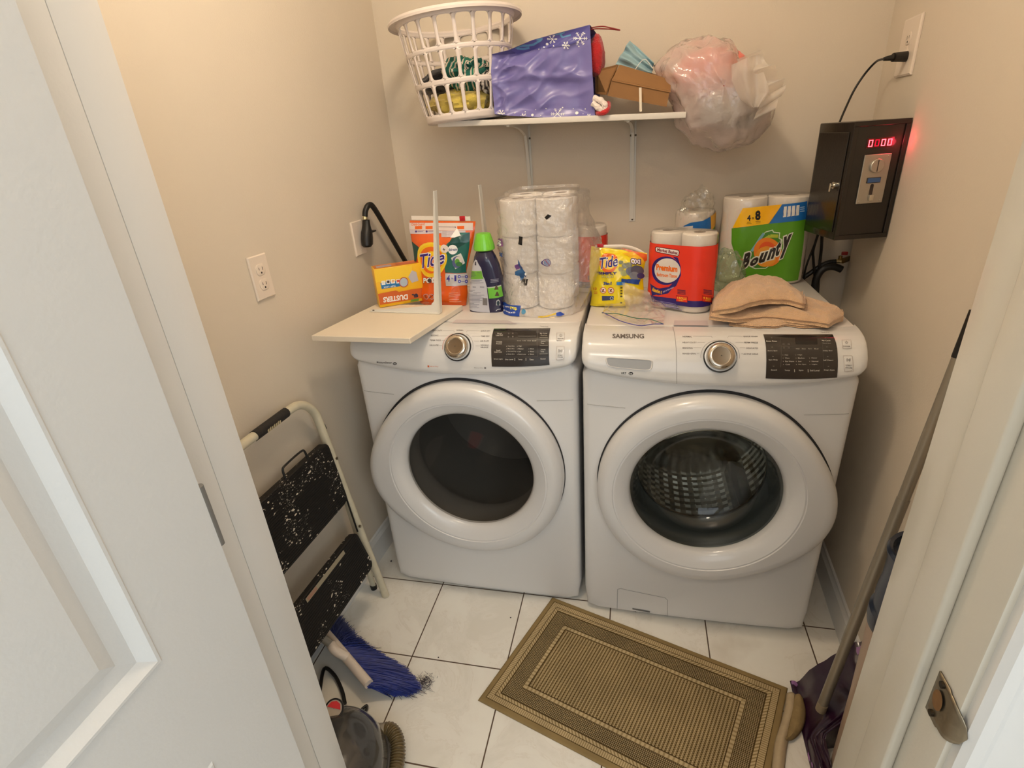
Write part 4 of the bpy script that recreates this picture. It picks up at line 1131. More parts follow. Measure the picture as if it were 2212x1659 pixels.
# translucent plastic bag stuffed with clothes, hanging over the shelf end
PB = Vector((.345, .525, 1.565))
bm = BM(); heap(bm, PB + Vector((-.035, .0, .042)), (.104, .092, .062), 21, .16, 5)
tag(link('pink_cloth', bm, cloth_mat('pink_fleece', RGB(236, 120, 100), .1)), 'pink cloth showing through the upper part of the plastic bag', 'cloth')
bm = BM(); heap(bm, PB + Vector((.040, .0, -.065)), (.095, .09, .046), 33, .3, 5)
tag(link('teal_cloth', bm, cloth_mat('dull_teal_knit', RGB(112, 132, 120), .1)), 'grey green cloth showing through the lower part of the plastic bag', 'cloth')
M_PBAG = film('milky_bag_film', (.96, .87, .83, 1), white=.64, rough=.16, bump=1.0, bscale=20, spec=.9)
pb = thing('plastic_bag', 'stuffed translucent plastic bag with pink contents at the right end of the shelf', 'plastic bag', tuple(PB))
out_px = [(1560, 322), (1500, 306), (1466, 270), (1452, 215), (1418, 160), (1440, 115), (1480, 90), (1530, 80), (1575, 92), (1598, 130), (1640, 170), (1668, 230), (1650, 282), (1608, 312)]
OP = [at(px, py, 'y', PB.y - .02) - PB for px, py in out_px]
def BF_(t, v):
    k = t / (2 * PI) * len(OP); i = int(k) % len(OP); f = k - int(k)
    a, b, c, d = OP[(i - 1) % len(OP)], OP[i], OP[(i + 1) % len(OP)], OP[(i + 2) % len(OP)]
    o = .5 * ((2 * b) + (c - a) * f + (2 * a - 5 * b + 4 * c - d) * f * f + (3 * b - a - 3 * c + d) * f ** 3)
    ph = (v - .5) * PI; r = math.cos(ph) ** .75; y = math.sin(ph) * .125
    p = Vector((o.x * r, y, o.z * r)); q = p * 14
    n = (1 - abs(noise.noise(q)) * 2.4) * .012 + (1 - abs(noise.noise(q * 2.1 + Vector((3, 1, 2)))) * 2.4) * .007
    return p * (1 + (n - .006) / max(.05, p.length) * r ** .5)
bm = BM(); V = grid(bm, BF_, [2 * PI * i / 84 for i in range(84)], lin(.0008, .9992, 48), closed_u=True)
link('bag_film', bm, M_PBAG, pb, sharp=180)
# gathered neck: loose pleated ends at the right
def NF(u, v):
    P0 = lerp_list([tuple(at(*p, 'y', .40)) for p in ((1592, 128), (1612, 190), (1640, 232), (1625, 262))], u)
    P1 = lerp_list([tuple(at(*p, 'y', .36)) for p in ((1642, 112), (1690, 170), (1694, 192), (1668, 240))], u)
    p = Vector(P0) + (Vector(P1) - Vector(P0)) * v
    return p + Vector((0, .016 * math.sin(u * 26) * (.25 + v), .006 * math.sin(u * 31 + 1) * v)) - PB
bm = BM(); grid(bm, NF, lin(0, 1, 60), lin(0, 1, 14)); link('bag_neck', bm, film('milky_bag_film_thick', (.95, .90, .84, 1), white=.55, rough=.2, bump=.4, bscale=20, spec=.7), pb)
def NF2(u, v):
    P0 = lerp_list([tuple(at(*p, 'y', .385)) for p in ((1580, 140), (1582, 175), (1600, 215), (1622, 232))], u)
    P1 = lerp_list([tuple(at(*p, 'y', .375)) for p in ((1640, 115), (1650, 160), (1662, 200), (1640, 232))], u)
    p = Vector(P0) + (Vector(P1) - Vector(P0)) * v
    return p + Vector((0, .010 * math.sin(v * 9 + u * 4) - .012 * math.sin(PI * v), 0)) - PB
bm = BM(); grid(bm, NF2, lin(0, 1, 30), lin(0, 1, 20)); link('bag_handle', bm, MATS['milky_bag_film_thick'], pb)

# ------------------------------------------------------------ on the walls
M_PLATE = mat('outlet_plastic', RGB(236, 222, 206), .35, coat=.1)
M_SLOT = mat('slot_dark', RGB(60, 50, 44), .8)
def outlet(name, M, label, recept=True, col=None, h=.1143, w_=.0699):
    root = thing(name, label, 'outlet', M.translation[:])
    bm = BM(); V = []
    for z, k in ((0, 1.0), (.0035, 1.0), (.0062, .93)):
        dx = w_ / 2 - (1 - k) * w_ / 2 ; dy = h / 2 - (1 - k) * w_ / 2
        V.append([bm.verts.new(M @ Vector(p)) for p in ((-dx, -dy, z), (dx, -dy, z), (dx, dy, z), (-dx, dy, z))])
    for A_, B_ in zip(V, V[1:]):
        for i in range(4): bm.faces.new((A_[i], A_[(i + 1) % 4], B_[(i + 1) % 4], B_[i]))
    bm.faces.new(V[-1]); 
    for v in bm.verts: v.co = v.co - M.translation
    link('cover_plate', bm, M_PLATE, root, sharp=20)
    MI = Matrix.Translation(-M.translation) @ M
    if recept:
        for dy in (.0195, -.0195):
            bm = BM(); R = []
            for z, k in ((.0060, 1.0), (.0078, 1.0), (.0080, .97)):
                r = []
                for i in range(32):
                    t = 2 * PI * i / 32; x = .0172 * math.cos(t); y = .0172 * math.sin(t); y = max(-.0142, min(.0142, y)); r.append(bm.verts.new(MI @ Vector((x * k, dy + y * k, z))))
                R.append(r)
            for A_, B_ in zip(R, R[1:]):
                for i in range(32): bm.faces.new((A_[i], A_[(i + 1) % 32], B_[(i + 1) % 32], B_[i]))
            bm.faces.new(R[-1]); rc = link('receptacle', bm, M_PLATE, root)
            bm = BM(); box(bm, -.0072, -.0056, dy - .002, dy + .0065, .0078, .0083, M=MI); link('slot', bm, M_SLOT, rc, smooth=False)
            bm = BM(); box(bm, .0056, .0072, dy - .0005, dy + .0065, .0078, .0083, M=MI); link('slot', bm, M_SLOT, rc, smooth=False)
            bm = BM(); cyl(bm, MI @ Vector((0, dy - .0078, .0078)), MI @ Vector((0, dy - .0078, .0083)), .0026, n=14); link('ground_hole', bm, M_SLOT, rc)
        bm = BM(); cyl(bm, MI @ Vector((0, 0, .006)), MI @ Vector((0, 0, .0072)), .003, n=14); link('screw', bm, M_PLATE, root)
    else:
        for dy in (.041, -.041):
            bm = BM(); cyl(bm, MI @ Vector((0, dy, .006)), MI @ Vector((0, dy, .0075)), .003, n=14); link('screw', bm, M_PLATE, root)
    return root
ML = lambda y, z: Matrix(((0, 0, 1, LX + .0005), (-1, 0, 0, y), (0, 1, 0, z), (0, 0, 0, 1)))
ML = lambda y, z: Matrix(((0, 0, 1, LX + .0005), (1, 0, 0, y), (0, -1, 0, z), (0, 0, 0, 1))) @ Matrix.Rotation(PI, 4, 'Z') @ Matrix.Scale(1, 4)
o1 = outlet('wall_outlet', ML(-.175, 1.185), 'ivory duplex wall outlet on the left wall, nothing plugged in')
o2 = outlet('wall_outlet', ML(.335, 1.194), 'ivory wall outlet plate behind the big black dryer plug', recept=False)
MR = Matrix(((0, 0, -1, RX - .0005), (-1, 0, 0, .51), (0, 1, 0, 1.622), (0, 0, 0, 1)))
o3 = outlet('wall_outlet', MR, 'ivory wall outlet high on the right wall above the coin box', h=.135, w_=.118)
for o_ in (o1, o2, o3): pass

M_BLKRUB = mat('black_rubber', RGB(20, 18, 16), .45)
# dryer plug and cord
pl = thing('dryer_plug', 'large black dryer plug and thick cord on the left wall outlet', 'plug', (LX, .335, 1.19))
def L3(x, y, z): return Vector((x - LX, y - .335, z - 1.19))
bm = BM()
P = [(.016, 1.163), (.030, 1.170), (.033, 1.19), (.030, 1.21), (.022, 1.222), (.016, 1.236), (.014, 1.25)]
def PLF(t, k):
    r, z = P[k]; return L3(LX + .030 + .020 * math.cos(t) * (r / .033) ** .5, .345 + r * .72 * math.sin(t) + (z - 1.19) * .25, z)
V = grid(bm, PLF, [2 * PI * i / 24 for i in range(24)], range(len(P)), closed_u=True); bm.faces.new(V[0]); bm.faces.new(V[-1])
box(bm, .010, .052, .003 - .006 + .013, .003 + .030 + .012, .018, .024, .002)
bmesh.ops.recalc_face_normals(bm, faces=bm.faces[:])
link('plug_body', bm, M_BLKRUB, pl)
bm = BM(); cyl(bm, L3(LX + .026, .361, 1.252), L3(LX + .027, .365, 1.268), .0085, .0065); link('strain_clamp', bm, mat('bright_zinc', RGB(230, 220, 180), .2, 1.0), pl)
bm = BM(); tube(bm, [L3(LX + .027, .362, 1.262), L3(LX + .03, .369, 1.282), L3(LX + .036, .385, 1.296), L3(LX + .042, .405, 1.285), L3(LX + .044, .47, 1.20), L3(LX + .04, .56, 1.09), L3(LX + .04, .64, .98), L3(LX + .05, .675, .85)], .0095, 14); link('power_cord', bm, M_BLKRUB, pl)

# coin box
A0 = Vector((.664, .340, 1.157)); ang = math.radians(15.5)
ex = Vector((math.cos(ang), math.sin(ang), 0)); ey = Vector((-math.sin(ang), math.cos(ang), 0))
CM = Matrix(((ex.x, ey.x, 0, A0.x), (ex.y, ey.y, 0, A0.y), (0, 0, 1, A0.z), (0, 0, 0, 1)))
coin = thing('coin_timer_box', 'black coin-operated timer box with red digits hanging on the right wall', 'coin box', tuple(A0), (0, 0, ang))
CW, CDp, CH = .144, .168, .297
M_BOX = mat('black_powder_coat', RGB(26, 20, 14), .26, coat=.3, bump=.1, bscale=200)
bm = BM(); box(bm, 0, CW, 0, CDp, 0, CH, .003, 2); link('case', bm, M_BOX, coin, sharp=30)
bm = BM()
def frame_rim(bm, x0, x1, z0, z1, w, d, face):
    for a, b, c, e in ((x0, x1, z0, z0 + w), (x0, x1, z1 - w, z1), (x0, x0 + w, z0 + w, z1 - w), (x1 - w, x1, z0 + w, z1 - w)):
        if face == 'y': box(bm, a, b, -d, 0, c, e, .0006, 1)
        else: box(bm, -d, 0, a, b, c, e, .0006, 1)
frame_rim(bm, .0, CW, 0, CH, .012, .003, 'y'); link('front_rim', bm, M_BOX, coin, smooth=False)
bm = BM(); box(bm, -.003, -.0004, .012, CDp - .012, .020, CH - .024, .001, 1); dr_ = link('side_door', bm, M_BOX, coin, smooth=False)
bm = BM(); cyl(bm, (-.003, .036, .142), (-.008, .036, .142), .0095, .009, 24); cyl(bm, (-.008, .036, .142), (-.015, .036, .142), .0045, .004, 16); box(bm, -.017, -.012, .0335, .0385, .126, .148, .001)
link('lock', bm, mat('bright_key_metal', RGB(220, 214, 200), .18, 1.0), dr_)
# red digits
FR = lambda x, z: Vector((x, -.0009, z))
T = Art(lambda u, v: Vector((u, -.0008, v)), Matrix(), g=(.05, .2), off=.0003)
disp = [inv(lambda u, v: Vector((u, -.001, v)), CM, *p, (.07, .24)) for p in ((1872, 320), (1927, 315), (1927, 297), (1877, 301))]
d0, d1, d2, d3 = disp
bm = BM(); box(bm, d0[0] - .002, d1[0] + .002, -.0012, 0, min(d0[1], d1[1]) - .001, max(d2[1], d3[1]) + .002); dp_ = link('display_window', bm, mat('display_window_red', RGB(70, 6, 10), .2, coat=.4), coin, smooth=False)
bm = BM(); wd = (d1[0] - d0[0]) / 4
LEDH = mat('led_red_bright', RGB(255, 60, 60), .5, emis=RGB(255, 60, 70), estr=9.0); LEDL = mat('led_red_dim', RGB(160, 0, 30), .5, emis=RGB(220, 0, 40), estr=2.0)
def seg7(bm, x, z, w_, h, segs, mi):
    t = .0022
    S = {'a': (x, x + w_, z + h - t, z + h), 'd': (x, x + w_, z, z + t), 'f': (x, x + t, z + h / 2, z + h), 'e': (x, x + t, z, z + h / 2), 'b': (x + w_ - t, x + w_, z + h / 2, z + h), 'c': (x + w_ - t, x + w_, z, z + h / 2)}
    for s in segs: a, b, c, d = S[s]; box(bm, a + .0002, b - .0002, -.0020, -.0012, c + .0002, d - .0002, mi=mi)
hgt = abs(d3[1] - d0[1]) * .80
for i in range(4): seg7(bm, d0[0] + wd * i + wd * .17, d0[1] + .0025, wd * .66, hgt, 'abcdef', 1 if i == 1 else 0)
link('red_digits', bm, [LEDH, LEDL], dp_, smooth=False)
rl = add_light('led_glow', 'POINT', tuple(CM @ Vector((.115, -.012, .245))), .06, (1.0, .04, .08), .012)
# coin acceptor
ca = [inv(lambda u, v: Vector((u, -.003, v)), CM, *p, (.07, .15)) for p in ((1849, 441), (1907, 437), (1924, 332), (1868, 334))]
ax0, ax1 = (ca[0][0] + ca[3][0]) / 2, (ca[1][0] + ca[2][0]) / 2; az0, az1 = (ca[0][1] + ca[1][1]) / 2, (ca[2][1] + ca[3][1]) / 2
aw, ah = ax1 - ax0, az1 - az0; acx = (ax0 + ax1) / 2
M_ZINC = mat('cast_zinc', RGB(186, 180, 168), .36, .85, bump=.1, bscale=60)
acc = thing('coin_acceptor', None, None); del acc['label']; del acc['category']; acc.parent = coin
bm = BM(); box(bm, ax0, ax1, -.004, 0, az0, az1, .001, 1); link('face_plate', bm, M_ZINC, acc, smooth=False)
for (a, b) in ((.10, .05), (.90, .05), (.10, .95), (.90, .95)):
    bm = BM(); cyl(bm, (ax0 + aw * a, -.004, az0 + ah * b), (ax0 + aw * a, -.0055, az0 + ah * b), .0025, .002, 12); link('screw', bm, M_ZINC, acc)
zc_ = az0 + ah * .77
bm = BM(); lathe(bm, [(.0175, 0), (.0175, .005), (.016, .0065), (.001, .0065)], 40, M=Matrix.Translation((acx, -.004, zc_)) @ Matrix.Rotation(PI / 2, 4, 'X')); kn = link('return_knob', bm, M_ZINC, acc)
bm = BM(); box(bm, acx - .0012, acx + .0012, -.0108, -.0104, zc_ - .014, zc_ + .014); link('coin_slot', bm, M_SLOT, kn, smooth=False)
zb = az0 + ah * .48
bm = BM(); box(bm, acx - .018, acx + .018, -.0062, -.004, zb - .007, zb + .007, .0006, 1, mi=0); box(bm, acx - .0165, acx + .0165, -.0066, -.0062, zb - .0055, zb + .0055, mi=1)
link('blue_window', bm, [M_SLOT, mat('blue_lens', RGB(58, 92, 140), .2, coat=.4)], acc, smooth=False)
zr = az0 + ah * .27
bm = BM(); cyl(bm, (acx - .001, -.004, zr + .012), (acx - .001, -.0046, zr + .012), .0045, n=16); box(bm, acx - .0055, acx + .0035, -.0046, -.004, zr - .012, zr + .012); link('return_opening', bm, M_SLOT, acc, smooth=False)
bm = BM(); box(bm, acx - .0065, acx + .0055, -.012, -.004, zr - .026, zr - .010, .002, 2); link('return_cup', bm, mat('bright_key_metal', RGB(220, 214, 200), .18, 1.0), acc)
# coin box power lead up to the outlet
pc = thing('black_power_lead', 'thin black power lead from the coin box top up to the wall outlet', 'cord', tuple(at(1955, 122, 'x', RX - .02)))
def rel(v, o): return Vector(v) - o.location
q0 = at(1955, 122, 'x', RX - .012)
bm = BM(); M4 = Matrix.Translation(rel(q0, pc))
cyl(bm, M4 @ Vector((.004, .004, 0)), M4 @ Vector((-.030, -.010, .0)), .0125, .0105, 18); cyl(bm, M4 @ Vector((-.030, -.010, 0)), M4 @ Vector((-.052, -.012, -.002)), .0075, .0045, 14)
link('plug_head', bm, M_BLKRUB, pc)
bm = BM()
pp = [q0 + Vector((-.05, -.012, -.002))] + [at(px, py, 'x', x) for px, py, x in ((1893, 133, .745), (1868, 160, .73), (1845, 195, .71), (1826, 235, .69), (1812, 268, .672), (1806, 285, .670))]
tube(bm, [rel(p, pc) for p in pp], .0030, 10); link('lead', bm, M_BLKRUB, pc)
# cables under the box
cab = [((1770, 505), (1752, 545), (1742, 580), (1733, 612)), ((1775, 508), (1757, 545), (1760, 585), (1752, 622)), ((1800, 512), (1772, 560), (1768, 590), (1772, 630))]
lb = ['leftmost of the three thin black cables below the coin box', 'thin black cable crossing behind another below the coin box', 'rightmost straight thin black cable below the coin box']
for k, c in enumerate((((1768, 503), (1757, 535), (1745, 565), (1738, 590), (1736, 612)), ((1768, 503), (1757, 540), (1757, 560), (1759, 585), (1762, 625)), ((1776, 506), (1774, 540), (1770, 575), (1768, 600), (1766, 640)))):
    bm = BM(); tube(bm, [at(*c[0], 'y', .52)] + [at(*p, 'y', .58 + .012 * i + .012 * k) for i, p in enumerate(c[1:])], .0034 + .0006 * k, 8)
    tag(link('cable', bm, M_BLKRUB), lb[k], 'cable')
# taps and hoses in the corner recess
tp = thing('washer_tap', 'washer water tap with red handle in the recess behind the washing machine', 'tap', (.80, .655, 1.02))
M_BRASS = mat('old_brass', RGB(150, 128, 78), .35, 1.0)
vp = at(1817, 563, 'y', .64)
bm = BM(); cyl(bm, rel(vp + Vector((.03, .03, 0)), tp), rel(vp + Vector((.004, -.002, 0)), tp), .009, n=16); cyl(bm, rel(vp + Vector((-.004, .0, -.006)), tp) , rel(vp + Vector((-.004, 0, .016)), tp), .006, n=14); link('tap_body', bm, M_BRASS, tp)
bm = BM(); box(bm, -.009, .009, -.004, .004, 0, .011, .002, M=Matrix.Translation(rel(at(1824, 551, 'y', .64), tp))); link('tap_handle', bm, mat('red_tap_handle', RGB(150, 22, 14), .4), tp)
bm = BM(); cyl(bm, rel(at(1817, 564, 'y', .64), tp), rel(at(1805, 565, 'y', .64), tp), .0075, n=18); link('hose_coupling', bm, mat('bright_zinc', RGB(230, 220, 180), .2, 1.0), tp)
hs = [('braided black fill hose from the tap towards the back of the washing machine', [(1806, 565), (1790, 567), (1772, 575), (1750, 590), (1725, 607)], .0075, .63),
      ('thick black drain hose curving down behind the washing machine', [(1818, 582), (1800, 576), (1780, 580), (1766, 596), (1760, 620), (1762, 650)], .0115, .615)]
for s, c, r, y in hs:
    bm = BM(); tube(bm, [at(*p, 'y', y) for p in c], r, 12); tag(link('black_hose', bm, M_BLKRUB), s, 'hose')
bm = BM(); v2 = at(1813, 655, 'y', .66); cyl(bm, v2 + Vector((.02, .0, .03)), v2 + Vector((.02, 0, -.05)), .008, n=14)
tag(link('red_pipe', bm, mat('red_tap_handle', RGB(150, 22, 14), .4)), 'short red pipe in the corner recess below the tap', 'pipe')
# ------------------------------------------------------------ on top of the machines
TOP = .984
M_PAPER = mat('tissue_paper', RGB(240, 232, 222), .95, bump=.5, bscale=90, bdetail=4, sheen=.2)
M_CORE = mat('cardboard_core', RGB(120, 94, 66), .9)
# loose shelf board lying on the dryer
bd = thing('shelf_board', 'short loose white shelf board lying on the dryer, one corner jutting out to the left', 'board', (-.437, -.122, .986), (0, 0, 0))
bm = BM(); c = [at(672, 725, 'z', 1.0015), at(885, 731, 'z', 1.0015)]; e1 = c[1] - c[0]; e2 = Vector((.034, .262, 0)) ; e3 = Vector((.034, .262, 0))
q = [c[0], c[1], c[1] + e2 * 1.18, c[0] + e3 * 1.18]
slab(bm, [rel(p, bd) for p in q], Vector((0, 0, -.0160))); bmesh.ops.recalc_face_normals(bm, faces=bm.faces[:])
bmesh.ops.bevel(bm, geom=bm.edges[:], offset=.0012, segments=1, affect='EDGES')
link('board', bm, mat('board_white_textured', RGB(232, 220, 200), .55, bump=.25, bscale=700), bd, sharp=20)
# bracket standing on the board
BT = 1.0018
def lbracket(name, label, O, foot_dir, H, Wd, lean, w=.020):
    root = thing(name, label, 'bracket', tuple(O)); f = Vector(foot_dir).normalized(); n = Vector((-f.y, f.x, 0)); up = (Vector((0, 0, 1)) + f * lean[0] + n * lean[1]).normalized()
    bm = BM()
    def P(a, b, c): return f * a + n * b + up * c
    def bar(p0, p1, wd, off0=0.0): pass
    # sheet profile: foot flange + upright flange in the plane (f, up), web standing on both
    prof = []
    web = [(0, 0), (Wd, 0)]
    for i in range(9): t = i / 8; a = Wd - (Wd - .030) * t; web.append((a, .004 + .020 * t ** 1.5))
    for i in range(1, 7):
        t = i / 6 * PI / 2; web.append((.030 - .010 * math.sin(t) * 1.0, .024 + .012 * (1 - math.cos(t)) + .006))
    for i in range(1, 12): t = i / 11; web.append((.020 - .014 * t, .042 + (H - .042) * t))
    web.append((0, H))
    A = [bm.verts.new(P(a, -.0011, c)) for a, c in web]; B = [bm.verts.new(P(a, .0011, c)) for a, c in web]
    bm.faces.new(A); bm.faces.new(B[::-1])
    for i in range(len(A)): bm.faces.new((A[i], A[(i + 1) % len(A)], B[(i + 1) % len(A)], B[i]))
    # wall-leg flange, rolled rib
    def brk(x0, x1, y0, y1, z0, z1):
        vs = box(bm, x0, x1, y0, y1, z0, z1, .0005, 1)
        for v in vs: v.co = P(*v.co)
    brk(-.0012, .0010, -w / 2, w / 2, .0, H)
    brk(0, Wd, -w / 2, w / 2, -.0012, .0010)
    o = link('steel_angle', bm, M_BRKT, root, smooth=False)
    return root, P
b0_ = at(957, 664, 'z', BT + .003); 
b0_ = Vector((-.4385, .104, BT + .0015))
tipw = at(940, 412, 'y', .115)
H1 = (tipw - b0_).length
fd = (Vector((-.690, .115, 0)) - Vector((b0_.x, b0_.y, 0))).normalized()
ln_ = (tipw - b0_) / H1
r1, P1 = lbracket('shelf_bracket', 'white L-shaped steel bracket standing upright on the loose shelf board', b0_, fd, H1, .245, (ln_.dot(fd), ln_.dot(Vector((-fd.y, fd.x, 0)))))
for a, b in ((.235, .0), (.012, -.004)):
    bm = BM(); cyl(bm, P1(a, b, .001), P1(a, b, .0035), .0042, .003, 14); link('screw', bm, mat('dull_screw', RGB(96, 84, 66), .5, .8), r1)
r2, P2 = lbracket('shelf_bracket', 'white steel bracket standing behind the green-capped bottle, only its thin tip showing', Vector((-.385, .47, TOP + .002)), (-1, .2, 0), .352, .12, (.05, 0))

# box surfaces in a place of their own
def box_thing(name, label, cat, O, ex, w_, h, d, lean=0):
    ex = Vector(ex).normalized(); ey = Vector((-ex.y, ex.x, 0)); ez = Vector((0, 0, 1))
    M = Matrix(((ex.x, ey.x, 0, O[0]), (ex.y, ey.y, 0, O[1]), (0, 0, 1, O[2]), (0, 0, 0, 1)))
    root = thing(name, label, cat, tuple(O), (0, 0, math.atan2(ex.y, ex.x)))
    return root, M
# yellow duster box, upside down, on the board
O = at(821, 665, 'z', BT + .001); E1 = at(905, 651, 'z', BT + .001)
dz = h_ = .150
dus, DUM = box_thing('duster_box', 'yellow and orange duster box standing upside down on the loose board', 'box', O, (E1 - O), .19, .145, .05)
DH2 = inv(lambda u, v: Vector((u, 0, v)), DUM, 808, 582, (.0, .13))[1]
bm = BM(); box(bm, 0, .170, 0, .058, 0, DH2, .0015, 2)
link('carton', bm, mat('yellow_carton', RGB(240, 186, 24), .38, coat=.2, bump=.04, bscale=60), dus, sharp=30)
T = Art(lambda u, v: Vector((u, -.0002, v)), DUM, g=(.05, .05), off=.0004)
QA = lambda X, Y: (780 + X / 6.382, 440 + Y / 6.382)
T.clip = (.001, .169, .001, DH2 - .001)
T.poly([QA(200, 1090), QA(700, 1010), QA(700, 850), QA(180, 905)], RGB(246, 204, 44))
T.poly([QA(232, 1245), QA(480, 1195), QA(520, 1215), QA(700, 1180), QA(840, 1160), QA(840, 1300), QA(262, 1396)], RGB(206, 98, 28))
T.text('DUSTERS', QA(640, 1245), QA(302, 1290), QA(644, 1318), WHITE, .035)
T.poly([QA(266, 1092), QA(640, 1040), QA(650, 1120), QA(284, 1176)], RGB(26, 116, 180))
T.text('TRAP + LOCK', QA(478, 1120), QA(308, 1143), QA(480, 1142), WHITE, .02)
for k, (X, Y, c) in enumerate(((308, 1088, RGB(225, 225, 215)), (374, 1075, RGB(60, 50, 44)), (440, 1068, RGB(226, 180, 130)), (510, 1066, RGB(220, 90, 60)))):
    T.poly([QA(X - 28, Y - 24), QA(X + 26, Y - 28), QA(X + 28, Y + 28), QA(X - 24, Y + 34)], WHITE); T.poly([QA(X - 20, Y - 15), QA(X + 18, Y - 18), QA(X + 18, Y + 15), QA(X - 16, Y + 20)], c)
T.ell(QA(588, 1082), 10, 11, RGB(190, 80, 50)); T.ell(QA(588, 1082), 8.4, 9.2, RGB(176, 190, 204))
T.poly([QA(650, 1010), QA(700, 920), QA(760, 940), QA(790, 1060), QA(700, 1090)], RGB(190, 186, 190))
T.text('er', QA(790, 1290), QA(700, 1300), QA(785, 1234), RGB(40, 36, 60), .05, .3)
T.poly([QA(690, 1322), QA(800, 1302), QA(790, 1340), QA(680, 1352)], RGB(110, 150, 50))
T.build('duster_print', dus)
T = Art(lambda u, v: Vector((u, v, DH2 + .0002)), DUM, g=(.05, .02), off=.0003, side=-1); T.clip = (.001, .169, .001, .056)
T.poly([(.004, .004), (.18, .004), (.18, .055), (.004, .055)], RGB(220, 130, 60), px=False); T.poly([(.012, .01), (.06, .01), (.06, .04), (.012, .04)], RGB(176, 160, 170), px=False); T.poly([(.075, .01), (.165, .01), (.165, .04), (.075, .04)], RGB(200, 96, 50), px=False); T.build('top_print', dus)

# ---- pouches
def pouch(name, label, Lp, Rp, y0, thick, m, lean=0.0, seed=1.0, crinkle=.004, back=None, ang=0.0):
    """Lp/Rp: silhouettes (px, from the bottom up) at depth y0; the pouch bellies towards the door"""
    Lw = [tuple(at(*p, 'y', y0)) for p in Lp]; Rw = [tuple(at(*p, 'y', y0)) for p in Rp]
    zmin = min(Lw[0][2], Rw[0][2])
    sh = TOP + .0015 - zmin
    def F(u, v):
        a = Vector(lerp_list(Lw, v)); b = Vector(lerp_list(Rw, v)); p = a + (b - a) * (.5 + .5 * u)
        z = p.z + sh * (1 - v) ** 2 * 1.0
        prof = (1 - abs(u) ** 2.6) * (.55 + .45 * math.cos(max(0, v - .12) * 1.9)) * (1 if v > .06 else .75 + .25 * v / .06) * max(.12, 1 - max(0, v - .72) / .28)
        n = noise.noise(Vector((u * 1.6 + seed, v * 3.2, seed))) * crinkle * 1.2 + (1 - abs(noise.noise(Vector((u * 2.8 - v, v * 5 + seed, 3)))) * 2) * crinkle * .8
        return Vector((p.x, p.y + lean * v - thick * prof - n * (1 - abs(u) ** 4) * min(1, (1 - v) * 6) + ang * u, z))
    root = thing(name, label, 'pouch', tuple((Vector(Lw[0]) + Vector(Rw[0])) / 2))
    M = Matrix.Translation(root.location)
    Fl = lambda u, v: F(u, v) - root.location
    bm = BM(); us, vs = lin(-1, 1, 45), lin(0, 1, 49)
    V = grid(bm, Fl, us, vs)
    def Bk(u, v):
        p = Fl(u, v); pe = Fl(1 if u > 0 else -1, v); y = lerp_list([(Fl(-1, v).y,), (Fl(1, v).y,)], .5 + .5 * u)[0]
        return Vector((p.x, y + (y - p.y) * .45 + .0015, p.z))
    W = grid(bm, Bk, us, vs, flip=True)
    n, k = len(us), len(vs)
    for j in range(k - 1):
        for i, s in ((0, 1), (n - 1, -1)):
            q = (V[j][i], W[j][i], W[j + 1][i], V[j + 1][i]); bm.faces.new(q if s == 1 else q[::-1])
    for i in range(n - 1):
        bm.faces.new((V[0][i + 1], V[0][i], W[0][i], W[0][i + 1])[::-1]); bm.faces.new((V[-1][i], V[-1][i + 1], W[-1][i + 1], W[-1][i])[::-1])
    bmesh.ops.recalc_face_normals(bm, faces=bm.faces[:])
    link('film_body', bm, m, root, sharp=70)
    return root, Fl, M
M_ORANGE = mat('glossy_orange_film', RGB(232, 96, 26), .20, coat=.5, bump=.35, bscale=24, bdetail=3)
tide, TF_, TM = pouch('detergent_pouch', 'orange stand-up detergent pod pouch with a white zip top, behind the bracket', [(909, 663), (903, 640), (905, 620), (898, 597), (893, 560), (886, 525), (881, 500), (880, 478)],
                      [(1008, 668), (1010, 640), (1008, 615), (1006, 590), (1013, 555), (1019, 525), (1022, 500), (1023, 480)], .245, .030, M_ORANGE, lean=.018, seed=2.2)
T = Art(TF_, TM, g=(0, .5), off=.0006, rough=.22, step=.005)
G1, G2 = RGB(22, 74, 66), RGB(40, 104, 92)
T.poly([QA(660, 262), QA(1545, 262), QA(1540, 365), QA(668, 356)], RGB(222, 206, 198))
T.poly([QA(668, 358), QA(1100, 372), QA(1440, 372), QA(1440, 396), QA(680, 412)], RGB(206, 194, 200))
T.text('Child-Guard', QA(692, 305), QA(875, 300), QA(692, 268), RGB(228, 120, 70), .03)
for X in (745, 890, 1325): T.poly([QA(X, 310), QA(X + 98, 306), QA(X + 98, 352), QA(X, 354)], RGB(232, 100, 30))
T.line([QA(1010, 318), QA(1300, 324)], .9, RGB(70, 50, 60)); T.poly([QA(1295, 314), QA(1312, 325), QA(1295, 336)], RGB(70, 50, 60))
for X in (760, 905):
    T.ell(QA(X, 384), 2.2, 2.2, RGB(80, 60, 130)); T.line([QA(X + 20, 378), QA(X + 110, 376)], .7, RGB(110, 90, 130)); T.line([QA(X + 20, 388), QA(X + 95, 388)], .6, RGB(110, 90, 130))
T.poly([QA(700, 520), QA(800, 600), QA(780, 700), QA(750, 900), QA(800, 960), QA(770, 990), QA(742, 900), QA(722, 640)], G1)
T.poly([QA(1110, 400), QA(1500, 396), QA(1490, 600), QA(1450, 850), QA(1455, 950), QA(1160, 950), QA(1120, 700), QA(1180, 560), QA(1290, 470)], G2)
T.poly([QA(1250, 480), QA(1500, 400), QA(1490, 520), QA(1290, 640), QA(1180, 620)], G1)
T.poly([QA(1108, 372), QA(1350, 372), QA(1340, 440), QA(1240, 462), QA(1110, 462)], RGB(214, 202, 206))
for i in range(5): T.line([QA(1120, 385 + i * 15), QA(1330, 386 + i * 15)], .45, RGB(140, 110, 120))
